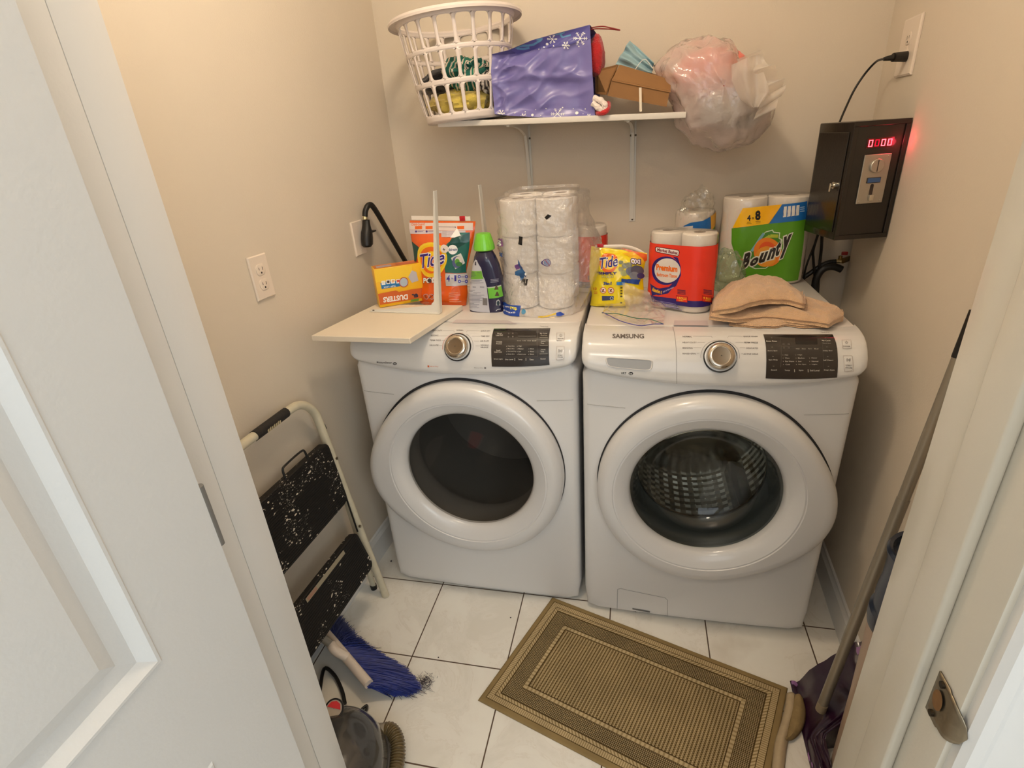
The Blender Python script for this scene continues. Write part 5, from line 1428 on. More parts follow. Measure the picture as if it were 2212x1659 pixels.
T.poly([QA(1232, 470), QA(1325, 340), QA(1375, 440), QA(1290, 470)], WHITE)
c = QA(970, 770)
T.ell(c, 34, 37, RGB(250, 214, 60)); T.ell(c, 30.5, 33, RGB(248, 202, 30)); T.ell(c, 25.5, 28, RGB(236, 110, 28)); T.ell(QA(985, 790), 19, 21, RGB(246, 206, 40)); T.ell(QA(1000, 800), 12, 13, RGB(240, 130, 40))
T.text('Tide', QA(820, 905), QA(1150, 830), QA(812, 690), RGB(244, 240, 250), .045, .10); T.text('Tide', QA(826, 896), QA(1142, 826), QA(818, 700), RGB(58, 34, 130), .018, .10)
T.text('PODS', QA(862, 1098), QA(1105, 1080), QA(862, 1022), RGB(120, 50, 20), .05); T.text('PODS', QA(864, 1092), QA(1100, 1075), QA(864, 1024), WHITE, .04); T.ell(QA(948, 1058), 4.2, 4.6, RGB(60, 50, 60))
T.ell(QA(1152, 622), 9, 9, RGB(232, 220, 214)); T.text('+', QA(1132, 650), QA(1165, 648), QA(1130, 612), RGB(60, 60, 80), .03)
T.ell(QA(1265, 632), 10.4, 10.4, WHITE); T.text('febreze', QA(1208, 652), QA(1324, 644), QA(1208, 612), RGB(50, 60, 110), .02, .2)
T.poly([QA(1240, 745), QA(1375, 680), QA(1430, 815), QA(1300, 900)], RGB(224, 224, 214)); T.ell(QA(1325, 800), 11, 13, RGB(90, 100, 140), rot=-.4); T.ell(QA(1345, 780), 8, 9, RGB(220, 214, 200)); T.ell(QA(1325, 795), 5, 6, RGB(100, 160, 60)); T.ell(QA(1350, 830), 7, 5, RGB(60, 120, 60))
T.poly([QA(1165, 958), QA(1462, 956), QA(1465, 1120), QA(1170, 1132)], RGB(196, 190, 188))
T.text('4', QA(1180, 1075), QA(1225, 1072), QA(1180, 985), RGB(58, 50, 140), .02); T.text('in', QA(1242, 1040), QA(1270, 1040), QA(1242, 1015), RGB(58, 50, 140), .02); T.text('1', QA(1285, 1068), QA(1312, 1066), QA(1285, 985), RGB(58, 50, 140), .015)
for X, Y in ((1352, 1005), (1355, 1070), (1448, 1005), (1448, 1070)): T.ell(QA(X, Y), 3.2, 3.6, RGB(58, 60, 160)); T.ell(QA(X, Y), 1.5, 1.8, RGB(200, 200, 220))
for Y in (1008, 1072): T.line([QA(1378, Y), QA(1425, Y)], 1.2, RGB(90, 90, 160))
for X in (896, 970): T.ell(QA(X, 1280), 5.6, 5.8, RGB(214, 190, 190), inner=.8)
T.line([QA(940, 1300), QA(1000, 1255)], 1.2, RGB(60, 50, 60)); T.line([QA(885, 1260), QA(905, 1300)], 1.2, RGB(60, 50, 60))
for Y, a, b in ((1232, 1210, 1340), (1262, 1210, 1370), (1285, 1210, 1300), (1322, 1215, 1350), (1350, 1215, 1380), (1368, 820, 940)): T.line([QA(a, Y), QA(b, Y - 4)], .9, RGB(246, 190, 160))
T.build('pouch_print', tide)
def edge_tube(name, F, pts, r, m, parent, **k):
    bm = BM(); tube(bm, [F(*p) + Vector((0, -.0012, 0)) for p in pts], r, 8, **k); return link(name, bm, m, parent)
z0 = TF_(-.93, 1.0); z1 = TF_(.86, 1.0)
bm = BM(); a_, b_ = z0 + Vector((0, 0, .002)), z1 + Vector((0, 0, .002)); 
slab(bm, [a_ + Vector((0, -.0015, 0)), b_ + Vector((0, -.0015, 0)), b_ + Vector((0, -.0015, .012)), a_ + Vector((0, -.0015, .012))], Vector((0, .003, 0))); link('zip_strip', bm, mat('zip_white', RGB(236, 226, 214), .4), tide, smooth=False)
bm = BM(); c_ = a_ + (b_ - a_) * .87 + Vector((0, 0, .006)); box(bm, c_.x - .009, c_.x + .009, c_.y - .004, c_.y + .004, c_.z - .007, c_.z + .007, .001); link('zip_slider', bm, mat('red_slider', RGB(190, 24, 34), .35), tide)

# green-capped bottle
bx0 = at(1050, 676, 'z', TOP)
BTX, BTY = at(1048, 674, 'y', .185).x, .205
def BO(px, y=.185): return px
bot = thing('cleaner_bottle', 'dark blue cleaning solution bottle with a bright green cap', 'bottle', (at(1047, 670, 'y', .19).x, .205, TOP))
def XZ(px, py): p = at(px, py, 'y', .185); return (p.x - bot.location.x, p.z - TOP)
bl = [XZ(*p) for p in ((1014, 679), (1010, 640), (1014, 606), (1018, 575), (1021, 556), (1025, 545))]
brr = [XZ(*p) for p in ((1086, 680), (1086, 640), (1082, 606), (1074, 575), (1066, 556), (1060, 545))]
def BOT(t, v):
    a = lerp_list(bl, v); b = lerp_list(brr, v); cx = (a[0] + b[0]) / 2; rx = (b[0] - a[0]) / 2; ry = min(.034, rx * .95) * .9
    z = (a[1] + b[1]) / 2 if v > 0 else 0.0
    if v <= 0: z = 0.0
    c, s = math.cos(t), math.sin(t); e = .55 + .45 * v
    x = rx * abs(c) ** e * (1 if c > 0 else -1); y = ry * abs(s) ** e * (1 if s > 0 else -1)
    return Vector((cx + x, y, max(0, z)))
M_NAVY = mat('navy_bottle_plastic', RGB(36, 34, 66), .22, coat=.4)
bm = BM(); V = grid(bm, BOT, [2 * PI * i / 56 for i in range(56)], lin(0, 1, 31), closed_u=True); bm.faces.new(V[0][::-1]); bm.faces.new(V[-1]); link('bottle_body', bm, M_NAVY, bot, sharp=60)
cl_, cr_ = XZ(1020, 542), XZ(1064, 540); ct0, ct1 = XZ(1026, 506), XZ(1056, 505); ccx = (cl_[0] + cr_[0]) / 2; cz0 = cl_[1]; cz1 = ct0[1]
bm = BM(); rr0 = (cr_[0] - cl_[0]) / 2; rr1 = (ct1[0] - ct0[0]) / 2
lathe(bm, [(rr0 * .96, cz0), (rr0, cz0 + .002), (rr0 * .97, cz0 + .012), (rr1 * 1.06, cz1 - .006), (rr1 * .98, cz1 - .001), (rr1 * .8, cz1), (.0005, cz1)], 72, M=Matrix.Translation((ccx, 0, 0)), rfn=lambda t, k: 1 + (.018 * math.cos(t * 24) if 1 < k < 4 else 0))
link('cap', bm, mat('bright_green_cap', RGB(120, 206, 52), .3, coat=.3), bot)
BM_ = Matrix.Translation(bot.location)
BF2 = lambda u, v: BOT(u, v)
T = Art(BF2, BM_, g=(-PI / 2, .4), off=.0006, rough=.3, step=.005)
LB = RGB(196, 196, 204)
T.poly([QA(1578, 770), QA(1600, 780), QA(1660, 900), QA(1735, 1150), QA(1775, 1500), QA(1490, 1450), QA(1470, 1200), QA(1500, 1000), QA(1530, 860)], LB)
T.poly([QA(1518, 926), QA(1662, 926), QA(1690, 1035), QA(1498, 1038)], RGB(112, 176, 60))
for Y, a, b in ((948, 1520, 1570), (948, 1600, 1650), (966, 1516, 1580), (984, 1512, 1590), (1004, 1510, 1570), (1050, 1500, 1670), (1068, 1496, 1640), (1086, 1496, 1690), (1104, 1494, 1530), (1225, 1550, 1650), (1240, 1486, 1600), (1258, 1486, 1700), (1276, 1486, 1660), (1294, 1486, 1690), (1312, 1486, 1640), (1330, 1486, 1670), (1350, 1486, 1640), (1370, 1486, 1560), (1390, 1486, 1630), (1410, 1490, 1600), (1430, 1490, 1630), (1190, 1486, 1570), (1205, 1486, 1540), (1140, 1540, 1585), (1155, 1540, 1585), (1140, 1640, 1700), (1155, 1640, 1700)):
    T.line([QA(a, Y), QA(b, Y + 3)], .75, RGB(84, 88, 110))
T.poly([QA(1678, 1300), QA(1740, 1302), QA(1742, 1400), QA(1678, 1396)], RGB(120, 116, 116))
T.poly([QA(1574, 800), QA(1588, 800), QA(1590, 850), QA(1570, 850)], RGB(40, 40, 60))
T.poly([QA(1745, 1165), QA(1930, 1130), QA(1955, 1270), QA(1765, 1308)], RGB(112, 190, 64)); T.poly([QA(1735, 1150), QA(1925, 1115), QA(1930, 1132), QA(1745, 1165)], RGB(190, 200, 180))
T.poly([QA(1452, 1130), QA(1474, 1130), QA(1474, 1250), QA(1455, 1250)], RGB(112, 190, 64))
for X, Y in ((1865, 1155), (1875, 1240)): T.poly([QA(X - 30, Y + 30), QA(X - 14, Y - 14), QA(X, Y - 34), QA(X + 14, Y - 14), QA(X + 30, Y + 28)], RGB(84, 66, 44)); 
T.poly([QA(1860, 1400), QA(1864, 1340), QA(1890, 1318), QA(1914, 1340), QA(1920, 1400)], RGB(190, 190, 190)); T.ell(QA(1890, 1370), 3, 5, RGB(40, 60, 70)); T.line([QA(1860, 1475), QA(1885, 1455), QA(1922, 1450)], 1.4, RGB(210, 210, 210))
for Y in (1045, 1063, 1082): T.line([QA(1785, Y), QA(1895, Y - 10)], .9, RGB(170, 170, 190))
T.build('bottle_print', bot)

# ---- rolls and packs
def roll_bm(r, h, core=.021, wob=.0):
    bm = BM(); prof = [(core, .001), (core + .001, 0), (r - .004, 0), (r, .004), (r, h - .004), (r - .004, h), (core + .001, h), (core, h - .001)]
    lathe(bm, prof, 40, rfn=lambda t, k: 1 + wob * noise.noise(Vector((math.cos(t) * 2, math.sin(t) * 2, prof[k][1] * 9))))
    lathe(bm, [(core, h - .001), (core - .0008, h - .003), (core - .0008, .003), (core, .001)], 40, mi=1); return bm
# big torn bag of toilet rolls on the dryer: rolls are things of their own
RP = [(-.2185, .262), (-.1085, .262)]
first = None; hh_ = .1085; rr_ = .054
lab = {(0, 0): 'bottom left', (0, 1): 'middle left', (0, 2): 'top left', (1, 0): 'bottom right', (1, 1): 'middle right', (1, 2): 'top right'}
for c, (x, y) in enumerate(RP):
    for k in range(3):
        if first is None:
            first = link('toilet_roll', roll_bm(rr_, hh_, wob=.012), [M_PAPER, M_CORE]); o = first
        else:
            o = first.copy(); COL.objects.link(o)
        o.location = (x + .002 * k, y - .002 * k, TOP + .003 + k * hh_); o.rotation_euler = (0, 0, c * 2.1 + k)
        tag(o, '%s white toilet roll of the six in the clear torn bag on the dryer' % lab[(c, k)], 'toilet roll', 'toilet rolls in the clear bag')
for c, (x, y) in enumerate(((-.2185, .374), (-.1085, .374))):
    for k in range(3):
        o = first.copy(); COL.objects.link(o); o.location = (x, y, TOP + .003 + k * hh_)
        tag(o, ('%s toilet roll of the rear row in the clear bag near the wall' % lab[(c, k)]), 'toilet roll', 'rear row of toilet rolls in the clear bag')
BGc = Vector((-.150, .318, TOP + .002))
M_CLEAR = film('clear_crinkled_film', (.98, .96, .94, 1), white=.26, rough=.10, bump=1.0, bscale=60, spec=1.4)
tb = thing('clear_roll_bag', 'clear crinkled plastic bag wrapped round the toilet rolls on the dryer', 'plastic bag', tuple(BGc))
def TB(t, v, rough_=1.0):
    # rounded rectangle 2x2 rolls, loose and creased; swells to the right half way up
    c, s = math.cos(t), math.sin(t); e = .42; w_, d_ = .122, .122
    x = w_ * abs(c) ** e * (1 if c > 0 else -1); y = d_ * abs(s) ** e * (1 if s > 0 else -1)
    z = v * .345
    sw = math.exp(-((v - .38) / .26) ** 2)
    if c > 0: x += .055 * c * sw * (1 - .3 * abs(s))
    if c < 0 and v < .2: x += 0
    y -= .050 * max(0, -s) ** 2 * max(0, .30 - v) / .30
    k = (1 - abs(noise.noise(Vector((x * 16, y * 16 + 5, z * 13)))) * 2) * .007 + (1 - abs(noise.noise(Vector((x * 40, y * 40, z * 34 + 2)))) * 2) * .0035
    n = Vector((c, s, 0)); p = Vector((x, y, z)) + n * (k * rough_ + .003)
    if v > .97: p.x *= .8; p.y *= .8
    return p
bm = BM(); V = grid(bm, TB, [2 * PI * i / 120 for i in range(120)], lin(0.003, 1, 70), closed_u=True)
link('bag_film', bm, M_CLEAR, tb)
TBM = Matrix.Translation(BGc)
T = Art(TB, TBM, g=(-PI / 2, .5), off=.0012, rough=.3, step=.006, Finv=lambda t, v: TB(t, v, 0))
QB = lambda X, Y: (1040 + X / 5.184, 400 + Y / 5.184)
T.grp = 'left_tape'; T.poly([QB(428, 563), QB(472, 572), QB(466, 668), QB(424, 655)], BLACK)
T.grp = 'right_tape'; T.poly([QB(708, 360), QB(748, 320), QB(786, 340), QB(735, 385)], BLACK)
T.grp = 'round_seal'; T.ell(QB(742, 860), 7.6, 8.2, RGB(84, 74, 130), inner=.82); T.ell(QB(742, 860), 5.6, 6.0, RGB(130, 146, 180)); T.line([QB(720, 830), QB(770, 900)], 1.2, RGB(170, 60, 60))
T.grp = 'printed_mark'; T.poly([QB(388, 890), QB(440, 870), QB(470, 920), QB(400, 940)], RGB(118, 74, 140)); T.poly([QB(416, 822), QB(440, 860), QB(510, 1000), QB(500, 1030), QB(440, 930)], RGB(50, 80, 130))
T.poly([QB(386, 960), QB(470, 930), QB(500, 970), QB(470, 1060), QB(440, 1070), QB(430, 1010), QB(390, 1000)], RGB(44, 92, 140)); T.ell(QB(500, 990), 2.5, 3.2, WHITE)
T.text('eu', QB(450, 1122), QB(530, 1122), QB(452, 1046), BLACK, .05, .2)
T.grp = 'blue_label'; T.poly([QB(246, 1285), QB(450, 1340), QB(436, 1460), QB(244, 1395)], RGB(28, 70, 160))
T.text('$75', QB(412, 1395), QB(340, 1380), QB(414, 1362), RGB(244, 230, 60), .05); T.text('per year', QB(330, 1372), QB(252, 1352), QB(332, 1350), WHITE, .02); T.text('Super Family', QB(392, 1432), QB(250, 1382), QB(396, 1408), WHITE, .02)
T.ell(QB(478, 1410), 5, 5.4, RGB(50, 130, 170)); T.grp = 'yellow_ribbon'; T.line([QB(440, 1490), QB(640, 1492), QB(820, 1470)], 2.4, RGB(238, 214, 160)); T.line([QB(640, 1468), QB(760, 1452), QB(836, 1430)], 3.4, RGB(226, 190, 50)); T.poly([QB(836, 1425), QB(880, 1412), QB(925, 1440), QB(890, 1462), QB(840, 1460)], RGB(24, 66, 170))
T.build('bag_print', tb)
# purple and blue printed side of the bag turned to the left
T = Art(TB, TBM, g=(-2.6, .6), off=.0016, rough=.3, Finv=lambda t, v: TB(t, v, 0))
T.grp = 'purple_print'; T.poly([QB(52, 440), QB(112, 470), QB(132, 560), QB(60, 520)], RGB(150, 60, 140)); T.line([QB(70, 540), QB(110, 552), QB(132, 590)], 5, RGB(120, 150, 170)); T.line([QB(80, 566), QB(108, 580), QB(122, 622)], 6, RGB(30, 60, 130)); T.poly([QB(100, 640), QB(116, 660), QB(128, 740), QB(112, 720)], RGB(30, 30, 50))
T.grp = 'count_print'; T.poly([QB(180, 598), QB(262, 592), QB(266, 680), QB(190, 685)], RGB(150, 90, 150)); T.text('30', QB(250, 672), QB(250, 606), QB(206, 672), WHITE, .04); T.text('30', QB(262, 800), QB(262, 746), QB(226, 800), RGB(50, 90, 150), .05, .2)
T.text('ULTRA', QB(230, 740), QB(230, 690), QB(196, 740), RGB(200, 120, 130), .03)
T.build('bag_side_print', tb)

def pack(name, label, cat, cx, cy, yaw, r, cols, h, m, band=None, stack=1, wallr=.0025, z=TOP, loose=.0):
    """a film-wrapped row of rolls; returns root, surface fn (arc length u from the middle of the front, v up in m)"""
    root = thing(name, label, cat, (cx, cy, z + .0008), (0, 0, yaw)); M = Matrix.Translation((cx, cy, z + .0008)) @ Matrix.Rotation(yaw, 4, 'Z')
    half = (cols - 1) * r; R = r + wallr; Lf = 2 * half; Lc = PI * R; per = 2 * Lf + 2 * Lc
    def S(u, v):
        # u: metres; 0 = middle of the front, growing to the right
        s = u + Lf / 2
        s = (s + per) % per
        if s < Lf: x, y, n = -half + s, -R, Vector((0, -1, 0))
        elif s < Lf + Lc: a = (s - Lf) / R; x, y = half + R * math.sin(a), -R * math.cos(a); n = Vector((math.sin(a), -math.cos(a), 0))
        elif s < 2 * Lf + Lc: x, y, n = half - (s - Lf - Lc), R, Vector((0, 1, 0))
        else: a = (s - 2 * Lf - Lc) / R; x, y = -half - R * math.sin(a), R * math.cos(a); n = Vector((-math.sin(a), math.cos(a), 0))
        k = (noise.noise(Vector((x * 18, y * 18, v * 16))) * .0022 + noise.noise(Vector((x * 50, y * 50, v * 46))) * .0008) * (1 + loose)
        # slight waist between two rolls on the flat sides
        wst = -.0012 * math.exp(-(x / (r * .35)) ** 2) if abs(y) > R * .98 and cols == 2 else 0
        tp = -.006 * max(0, (v - h + .012) / .012) ** 2 - .006 * max(0, (.012 - v) / .012) ** 2
        return Vector((x, y, v)) + n * (k + wst + tp)
    n_ = 120; bm = BM(); V = grid(bm, lambda i, v: S(i * per / n_, v), range(n_), lin(0, h, 40), closed_u=True)
    bm.faces.new(V[0][::-1]); bm.faces.new(V[-1])
    link('wrapper', bm, m, root, sharp=60)
    for i in range(cols):
        bm = roll_bm(r - .001, h / stack - .002, core=r * .34, wob=.01)
        for v in bm.verts: v.co += Vector((-half + i * 2 * r, 0, 0))
        for k in range(stack):
            o = link('paper_roll', bm.copy() if k < stack - 1 else bm, [M_PAPER, M_CORE], root); o.location = (0, 0, .001 + (h / stack) * k)
    return root, S, M
# red bath tissue pack
M_REDF = mat('red_wrapper_film', RGB(232, 62, 40), .28, coat=.4, bump=.2, bscale=40)
M_WFILM = film('white_roll_film', (.97, .95, .92, 1), white=.16, rough=.12, bump=.5, bscale=40)
def red_print(root, S, M, full, Q=None, u0=0.0):
    T = Art(S, M, g=(u0, .1), off=.0010, rough=.28, step=.008)
    per = []
    return T
rp, RS, RM = pack('bath_tissue_pack', 'red wrapped bathroom tissue pack with a round white emblem, in front on the washing machine', 'toilet paper pack', .262, .262, math.radians(-26), .047, 2, .222, M_WFILM, stack=2)
QC = lambda X, Y: (1380 + X / 5.185, 390 + Y / 5.185)
T = Art(RS, RM, g=(0, .1), off=.0010, rough=.26, step=.010, tier=.00025)
per_ = 4 * .047 + 2 * PI * .0495
RED = RGB(232, 58, 38); NAV = RGB(44, 30, 110)
T.poly([(-per_ / 2 + .001, .036), (-per_ / 4, .036), (0, .036), (per_ / 4, .036), (per_ / 2 - .001, .036), (per_ / 2 - .001, .190), (per_ / 4, .190), (0, .190), (-per_ / 4, .190), (-per_ / 2 + .001, .190)], RED, px=False)
T.poly([(-per_ / 2 + .001, .020), (0, .020), (per_ / 2 - .001, .020), (per_ / 2 - .001, .038), (0, .038), (-per_ / 2 + .001, .038)], NAV, px=False)
T.poly([QC(188, 745), QC(205, 738), QC(452, 778), QC(460, 800), QC(452, 840), QC(436, 850), QC(196, 800), QC(186, 780)], RGB(90, 20, 30)); T.poly([QC(196, 752), QC(206, 746), QC(446, 784), QC(452, 800), QC(446, 836), QC(434, 842), QC(202, 794), QC(194, 778)], RGB(236, 224, 218))
T.text('Market Basket', QC(208, 788), QC(438, 832), QC(212, 752), RGB(120, 24, 36), .03, .05)
T.ell(QC(300, 1010), 33.5, 31, NAV, n=40); T.poly([QC(380, 850), QC(440, 862), QC(470, 960), QC(474, 1060), QC(420, 1180), QC(300, 1250), QC(150, 1290), QC(132, 1150), QC(220, 1210), QC(340, 1190), QC(430, 1100), QC(450, 990), QC(430, 900)], NAV)
T.poly([QC(130, 1152), QC(200, 1200), QC(280, 1215), QC(400, 1180), QC(330, 1262), QC(220, 1285), QC(160, 1260)], NAV)
T.ell(QC(318, 1008), 29, 26.5, RGB(226, 214, 204), n=40)
T.text('Premium', QC(198, 1000), QC(434, 1028), QC(200, 930), RGB(238, 110, 20), .05, .0); T.text('Bathroom Tissue', QC(205, 1070), QC(428, 1090), QC(205, 1030), RGB(238, 120, 30), .03)
T.text('Absorbent', QC(150, 1235), QC(262, 1272), QC(152, 1190), RGB(240, 180, 40), .06, .3); T.text('Soft & Absorbent', QC(275, 1255), QC(395, 1200), QC(270, 1238), RGB(200, 180, 220), .02, .2)
for X in (430, 716):
    T.poly([QC(X - 10, 1285), QC(X + 120 * (1 if X < 600 else .8), 1300), QC(X + 118 * (1 if X < 600 else .8), 1366), QC(X - 10, 1352)], RGB(150, 24, 20)); T.poly([QC(X - 6, 1290), QC(X + 114 * (1 if X < 600 else .8), 1304), QC(X + 113 * (1 if X < 600 else .8), 1360), QC(X - 6, 1347)], RED)
    T.text('4 ROLLS' if X < 600 else '4 ROL', QC(X, 1322), QC(X + 108 * (1 if X < 600 else .8), 1336), QC(X, 1298), RGB(246, 190, 50), .04); T.text('ONLY', QC(X + 20, 1345), QC(X + 75, 1352), QC(X + 20, 1330), RGB(246, 190, 50), .03)
    for i in range(4): T.line([QC(X + 5, 1222 + i * 14), QC(X + 96, 1232 + i * 14)], 1.4, RGB(110, 40, 60) if i % 2 else RGB(40, 24, 70))
for Y in (1340, 1362, 1385, 1405): T.line([QC(180 + (Y - 1340) * 1.6, Y), QC(420 + (Y - 1340), Y + 45)], 1.0, RGB(150, 140, 190))
for i in range(14):
    T.line([QC(170 + i * 20, 1372 + i * 3.6), QC(182 + i * 20, 1374 + i * 3.6)], 2.2, RGB(170, 160, 200))
T.build('wrapper_print', rp)
rp2, RS2, RM2 = pack('bath_tissue_pack', 'red wrapped bathroom tissue pack half hidden behind the clear roll bag and the yellow pouch', 'toilet paper pack', -.030, .458, math.radians(-18), .056, 1, .215, M_WFILM, stack=2)
per_ = 2 * PI * .0585; T = Art(RS2, RM2, g=(0, .1), off=.0010, rough=.26, step=.012)
T.poly([(-per_ / 2 + .001, .036), (0, .036), (per_ / 2 - .001, .036), (per_ / 2 - .001, .185), (0, .185), (-per_ / 2 + .001, .185)], RED, px=False)
T.poly([(-per_ / 2 + .001, .018), (0, .018), (per_ / 2 - .001, .018), (per_ / 2 - .001, .038), (0, .038), (-per_ / 2 + .001, .038)], NAV, px=False)
T.poly([(.02, .045), (.045, .045), (.045, .06), (.02, .06)], RGB(150, 24, 20), px=False); T.text('4', (.024, .048), (.034, .048), (.024, .057), RGB(246, 190, 50), .04, px=False)
T.build('wrapper_print', rp2)

# paper towel packs
TW = film('towel_wrapper_film', (.97, .95, .92, 1), white=.14, rough=.12, bump=.4, bscale=30)
bo, BS, BMx = pack('paper_towel_pack', 'tall paper towel pack in a green, yellow and blue wrapper standing on the washing machine', 'paper towel pack', .520, .585, math.radians(-1), .066, 2, .272, TW, stack=1)
QD = QC
T = Art(BS, BMx, g=(.05, .1), off=.0012, rough=.30, step=.010, tier=.00028)
GRN = RGB(88, 150, 34); YEL = RGB(246, 190, 20); BLU = RGB(28, 104, 178)
T.poly([QD(1042, 535), QD(1300, 505), QD(1600, 465), QD(1862, 428), QD(1840, 700), QD(1800, 1000), QD(1780, 1112), QD(1600, 1132), QD(1400, 1135), QD(1240, 1130), QD(1170, 1060), QD(1100, 900), QD(1040, 700)], GRN)
T.poly([QD(1165, 310), QD(1605, 266), QD(1455, 482), QD(1052, 530)], YEL); T.poly([QD(1300, 400), QD(1380, 292), QD(1600, 270), QD(1455, 480)], RGB(246, 180, 10))
T.poly([QD(1605, 266), QD(1880, 230), QD(1866, 432), QD(1460, 482)], BLU)
for i in range(4): X = 1612 + i * 46; T.poly([QD(X, 412 - i * 6), QD(X + 14, 292 - i * 5), QD(X + 46, 288 - i * 5), QD(X + 38, 404 - i * 6)], RGB(226, 222, 214)); T.line([QD(X + 4, 330), QD(X + 8, 400)], .7, RGB(120, 120, 140))
for Y in (300, 322, 345): T.line([QD(1802, Y), QD(1850, Y - 6)], 1.2, RGB(190, 210, 230))
T.text('4', QD(1212, 452), QD(1252, 448), QD(1212, 388), BLACK, .04); T.text('=', QD(1264, 432), QD(1290, 430), QD(1264, 414), BLACK, .02); T.text('8', QD(1302, 446), QD(1362, 440), QD(1302, 338), BLACK, .05)
for a, b, Y in ((1212, 1252, 466), (1206, 1262, 484), (1305, 1362, 458), (1310, 1360, 474)): T.line([QD(a, Y), QD(b, Y - 3)], .8, RGB(120, 90, 20))
SW = [(1240, 800), (1300, 720), (1350, 630), (1420, 570), (1500, 548), (1512, 572), (1582, 580), (1575, 640), (1610, 660), (1600, 760), (1540, 870), (1500, 930), (1420, 985), (1300, 990), (1240, 965), (1210, 900)]
T.poly([QD(*p) for p in SW], RGB(214, 226, 200)); T.poly([QD(1395 + (x - 1395) * .94, 790 + (y - 790) * .95) for x, y in SW], RGB(70, 132, 46))
T.line([QD(1262, 790), QD(1330, 690), QD(1390, 600), QD(1400, 590)], 5, RGB(120, 170, 190)); T.line([QD(1300, 790), QD(1370, 680), QD(1470, 620), QD(1560, 620)], 6, RGB(176, 190, 60)); T.ell(QD(1440, 800), 30, 32, RGB(230, 130, 40), rot=.6); T.ell(QD(1450, 800), 20, 24, RGB(226, 90, 40), rot=.6); T.ell(QD(1420, 850), 24, 22, RGB(226, 150, 50), rot=.5)
def bounty(col, bold, dx=0, dy=0):
    for s, x0, x1, yb0, yb1, yt in (('B', 1150, 1235, 1000, 960, 825), ('o', 1242, 1328, 962, 942, 868), ('u', 1342, 1428, 928, 905, 812), ('n', 1440, 1520, 892, 868, 765), ('t', 1530, 1580, 850, 835, 672), ('y', 1585, 1690, 880, 830, 640)):
        T.text(s, QD(x0 - 10 + dx, yb0 + dy), QD(x1 - 10 + dx, yb1 + dy), QD(x0 + 22 + dx, yt + dy), col, bold, .15)
def bounty_o(col, bold, k):
    for s, x0, x1, yb0, yb1, yt in (('B', 1150, 1235, 1000, 960, 825), ('o', 1242, 1328, 962, 942, 868), ('u', 1342, 1428, 928, 905, 812), ('n', 1440, 1520, 892, 868, 765), ('t', 1530, 1580, 850, 835, 672), ('y', 1585, 1690, 880, 830, 640)):
        T.text(s, QD(x0 - 10 - k, yb0 + k), QD(x1 - 10 + k, yb1 + k), QD(x0 + 22 - k, yt - k), col, bold, .15)
bounty_o(RGB(220, 220, 204), .10, 14); bounty_o(RGB(40, 34, 28), .055, 0)
T.build('wrapper_print', bo)
# second, opened pack behind
bo2, BS2, BM2 = pack('paper_towel_pack', 'opened half-empty paper towel pack with a blue and yellow wrapper, behind the red tissue pack', 'paper towel pack', .305, .600, math.radians(4), .062, 1, .232, TW, stack=1)
T = Art(BS2, BM2, g=(0, .1), off=.0012, rough=.3, step=.012)
u0, u1 = -.09, .09
T.poly([(u0, .06), (.02, .06), (.02, .205), (-.02, .200), (u0, .165)], BLU, px=False); T.poly([(-.02, .19), (.045, .215), (.06, .10), (.01, .10)], BLU, px=False); T.poly([(.03, .06), (.09, .06), (.09, .185), (.05, .17)], GRN, px=False); T.poly([(.035, .125), (.085, .125), (.085, .16), (.04, .165)], RGB(214, 130, 60), px=False); T.poly([(.045, .215), (.09, .228), (.09, .185), (.052, .17)], RGB(226, 170, 60), px=False); T.poly([(-.075, .165), (-.015, .150), (-.012, .19), (-.06, .185)], RGB(204, 200, 194), px=False)
T.build('wrapper_print', bo2)

def crumple(name, label, cat, c, r, seed, m, amp=.35, fold=5, nu=60, nv=30, flat=0.9, group=None):
    bm = BM(); heap(bm, (0, 0, 0), r, seed, amp, fold, nu, nv, flat=flat); o = link(name, bm, m, loc=c, sharp=180 if False else 25); return tag(o, label, cat, group)
M_CRINK = film('clear_wrapper_film', (.97, .97, .95, 1), white=.05, rough=.05, bump=.9, bscale=22, spec=1.1)
crumple('clear_wrapper', 'crumpled clear plastic wrapper on top of the opened paper towel pack', 'plastic wrap', at(1505, 455, 'y', .575), (.050, .035, .062), 4, M_CRINK, .6, 5)
M_GREENF = film('green_tinted_film', (.74, .82, .70, 1), white=.12, rough=.08, bump=.8, bscale=22, spec=1.0)
gp = at(1588, 585, 'y', .43)
crumple('green_wrapper', 'crumpled green-tinted plastic wrapper in front of the paper towel pack', 'plastic wrap', (gp.x - .022, .43, TOP + .062), (.048, .040, .066), 8, M_GREENF, .45, 5)
crumple('clear_scrap', 'small clear plastic scrap under the front of the beige towel', 'plastic wrap', (at(1600, 690, 'z', TOP).x, .135, TOP + .006), (.045, .020, .007), 12, M_CRINK, .5, 5)

# yellow detergent pouch
M_YELF = mat('glossy_yellow_film', RGB(242, 216, 22), .2, coat=.5, bump=.4, bscale=22, bdetail=3)
sim, SF, SM = pouch('detergent_pouch', 'yellow detergent pod pouch with a partly torn top on the washing machine', [(1275, 665), (1278, 640), (1273, 610), (1272, 575), (1275, 545), (1276, 534)],
                    [(1386, 660), (1391, 640), (1389, 610), (1390, 585), (1396, 560), (1398, 549)], .262, .028, M_YELF, lean=.015, seed=6.1, crinkle=.005)
QS = lambda X, Y: (1240 + X / 6.9125, 480 + Y / 6.9125)
T = Art(SF, SM, g=(0, .5), off=.0006, rough=.22, step=.005)
T.poly([QS(700, 385), QS(860, 420), QS(1090, 480), QS(1085, 570), QS(1040, 600), QS(900, 490)], RGB(226, 100, 40))
T.poly([QS(720, 470), QS(880, 440), QS(1060, 600), QS(1000, 640), QS(820, 520)], RGB(238, 180, 40))
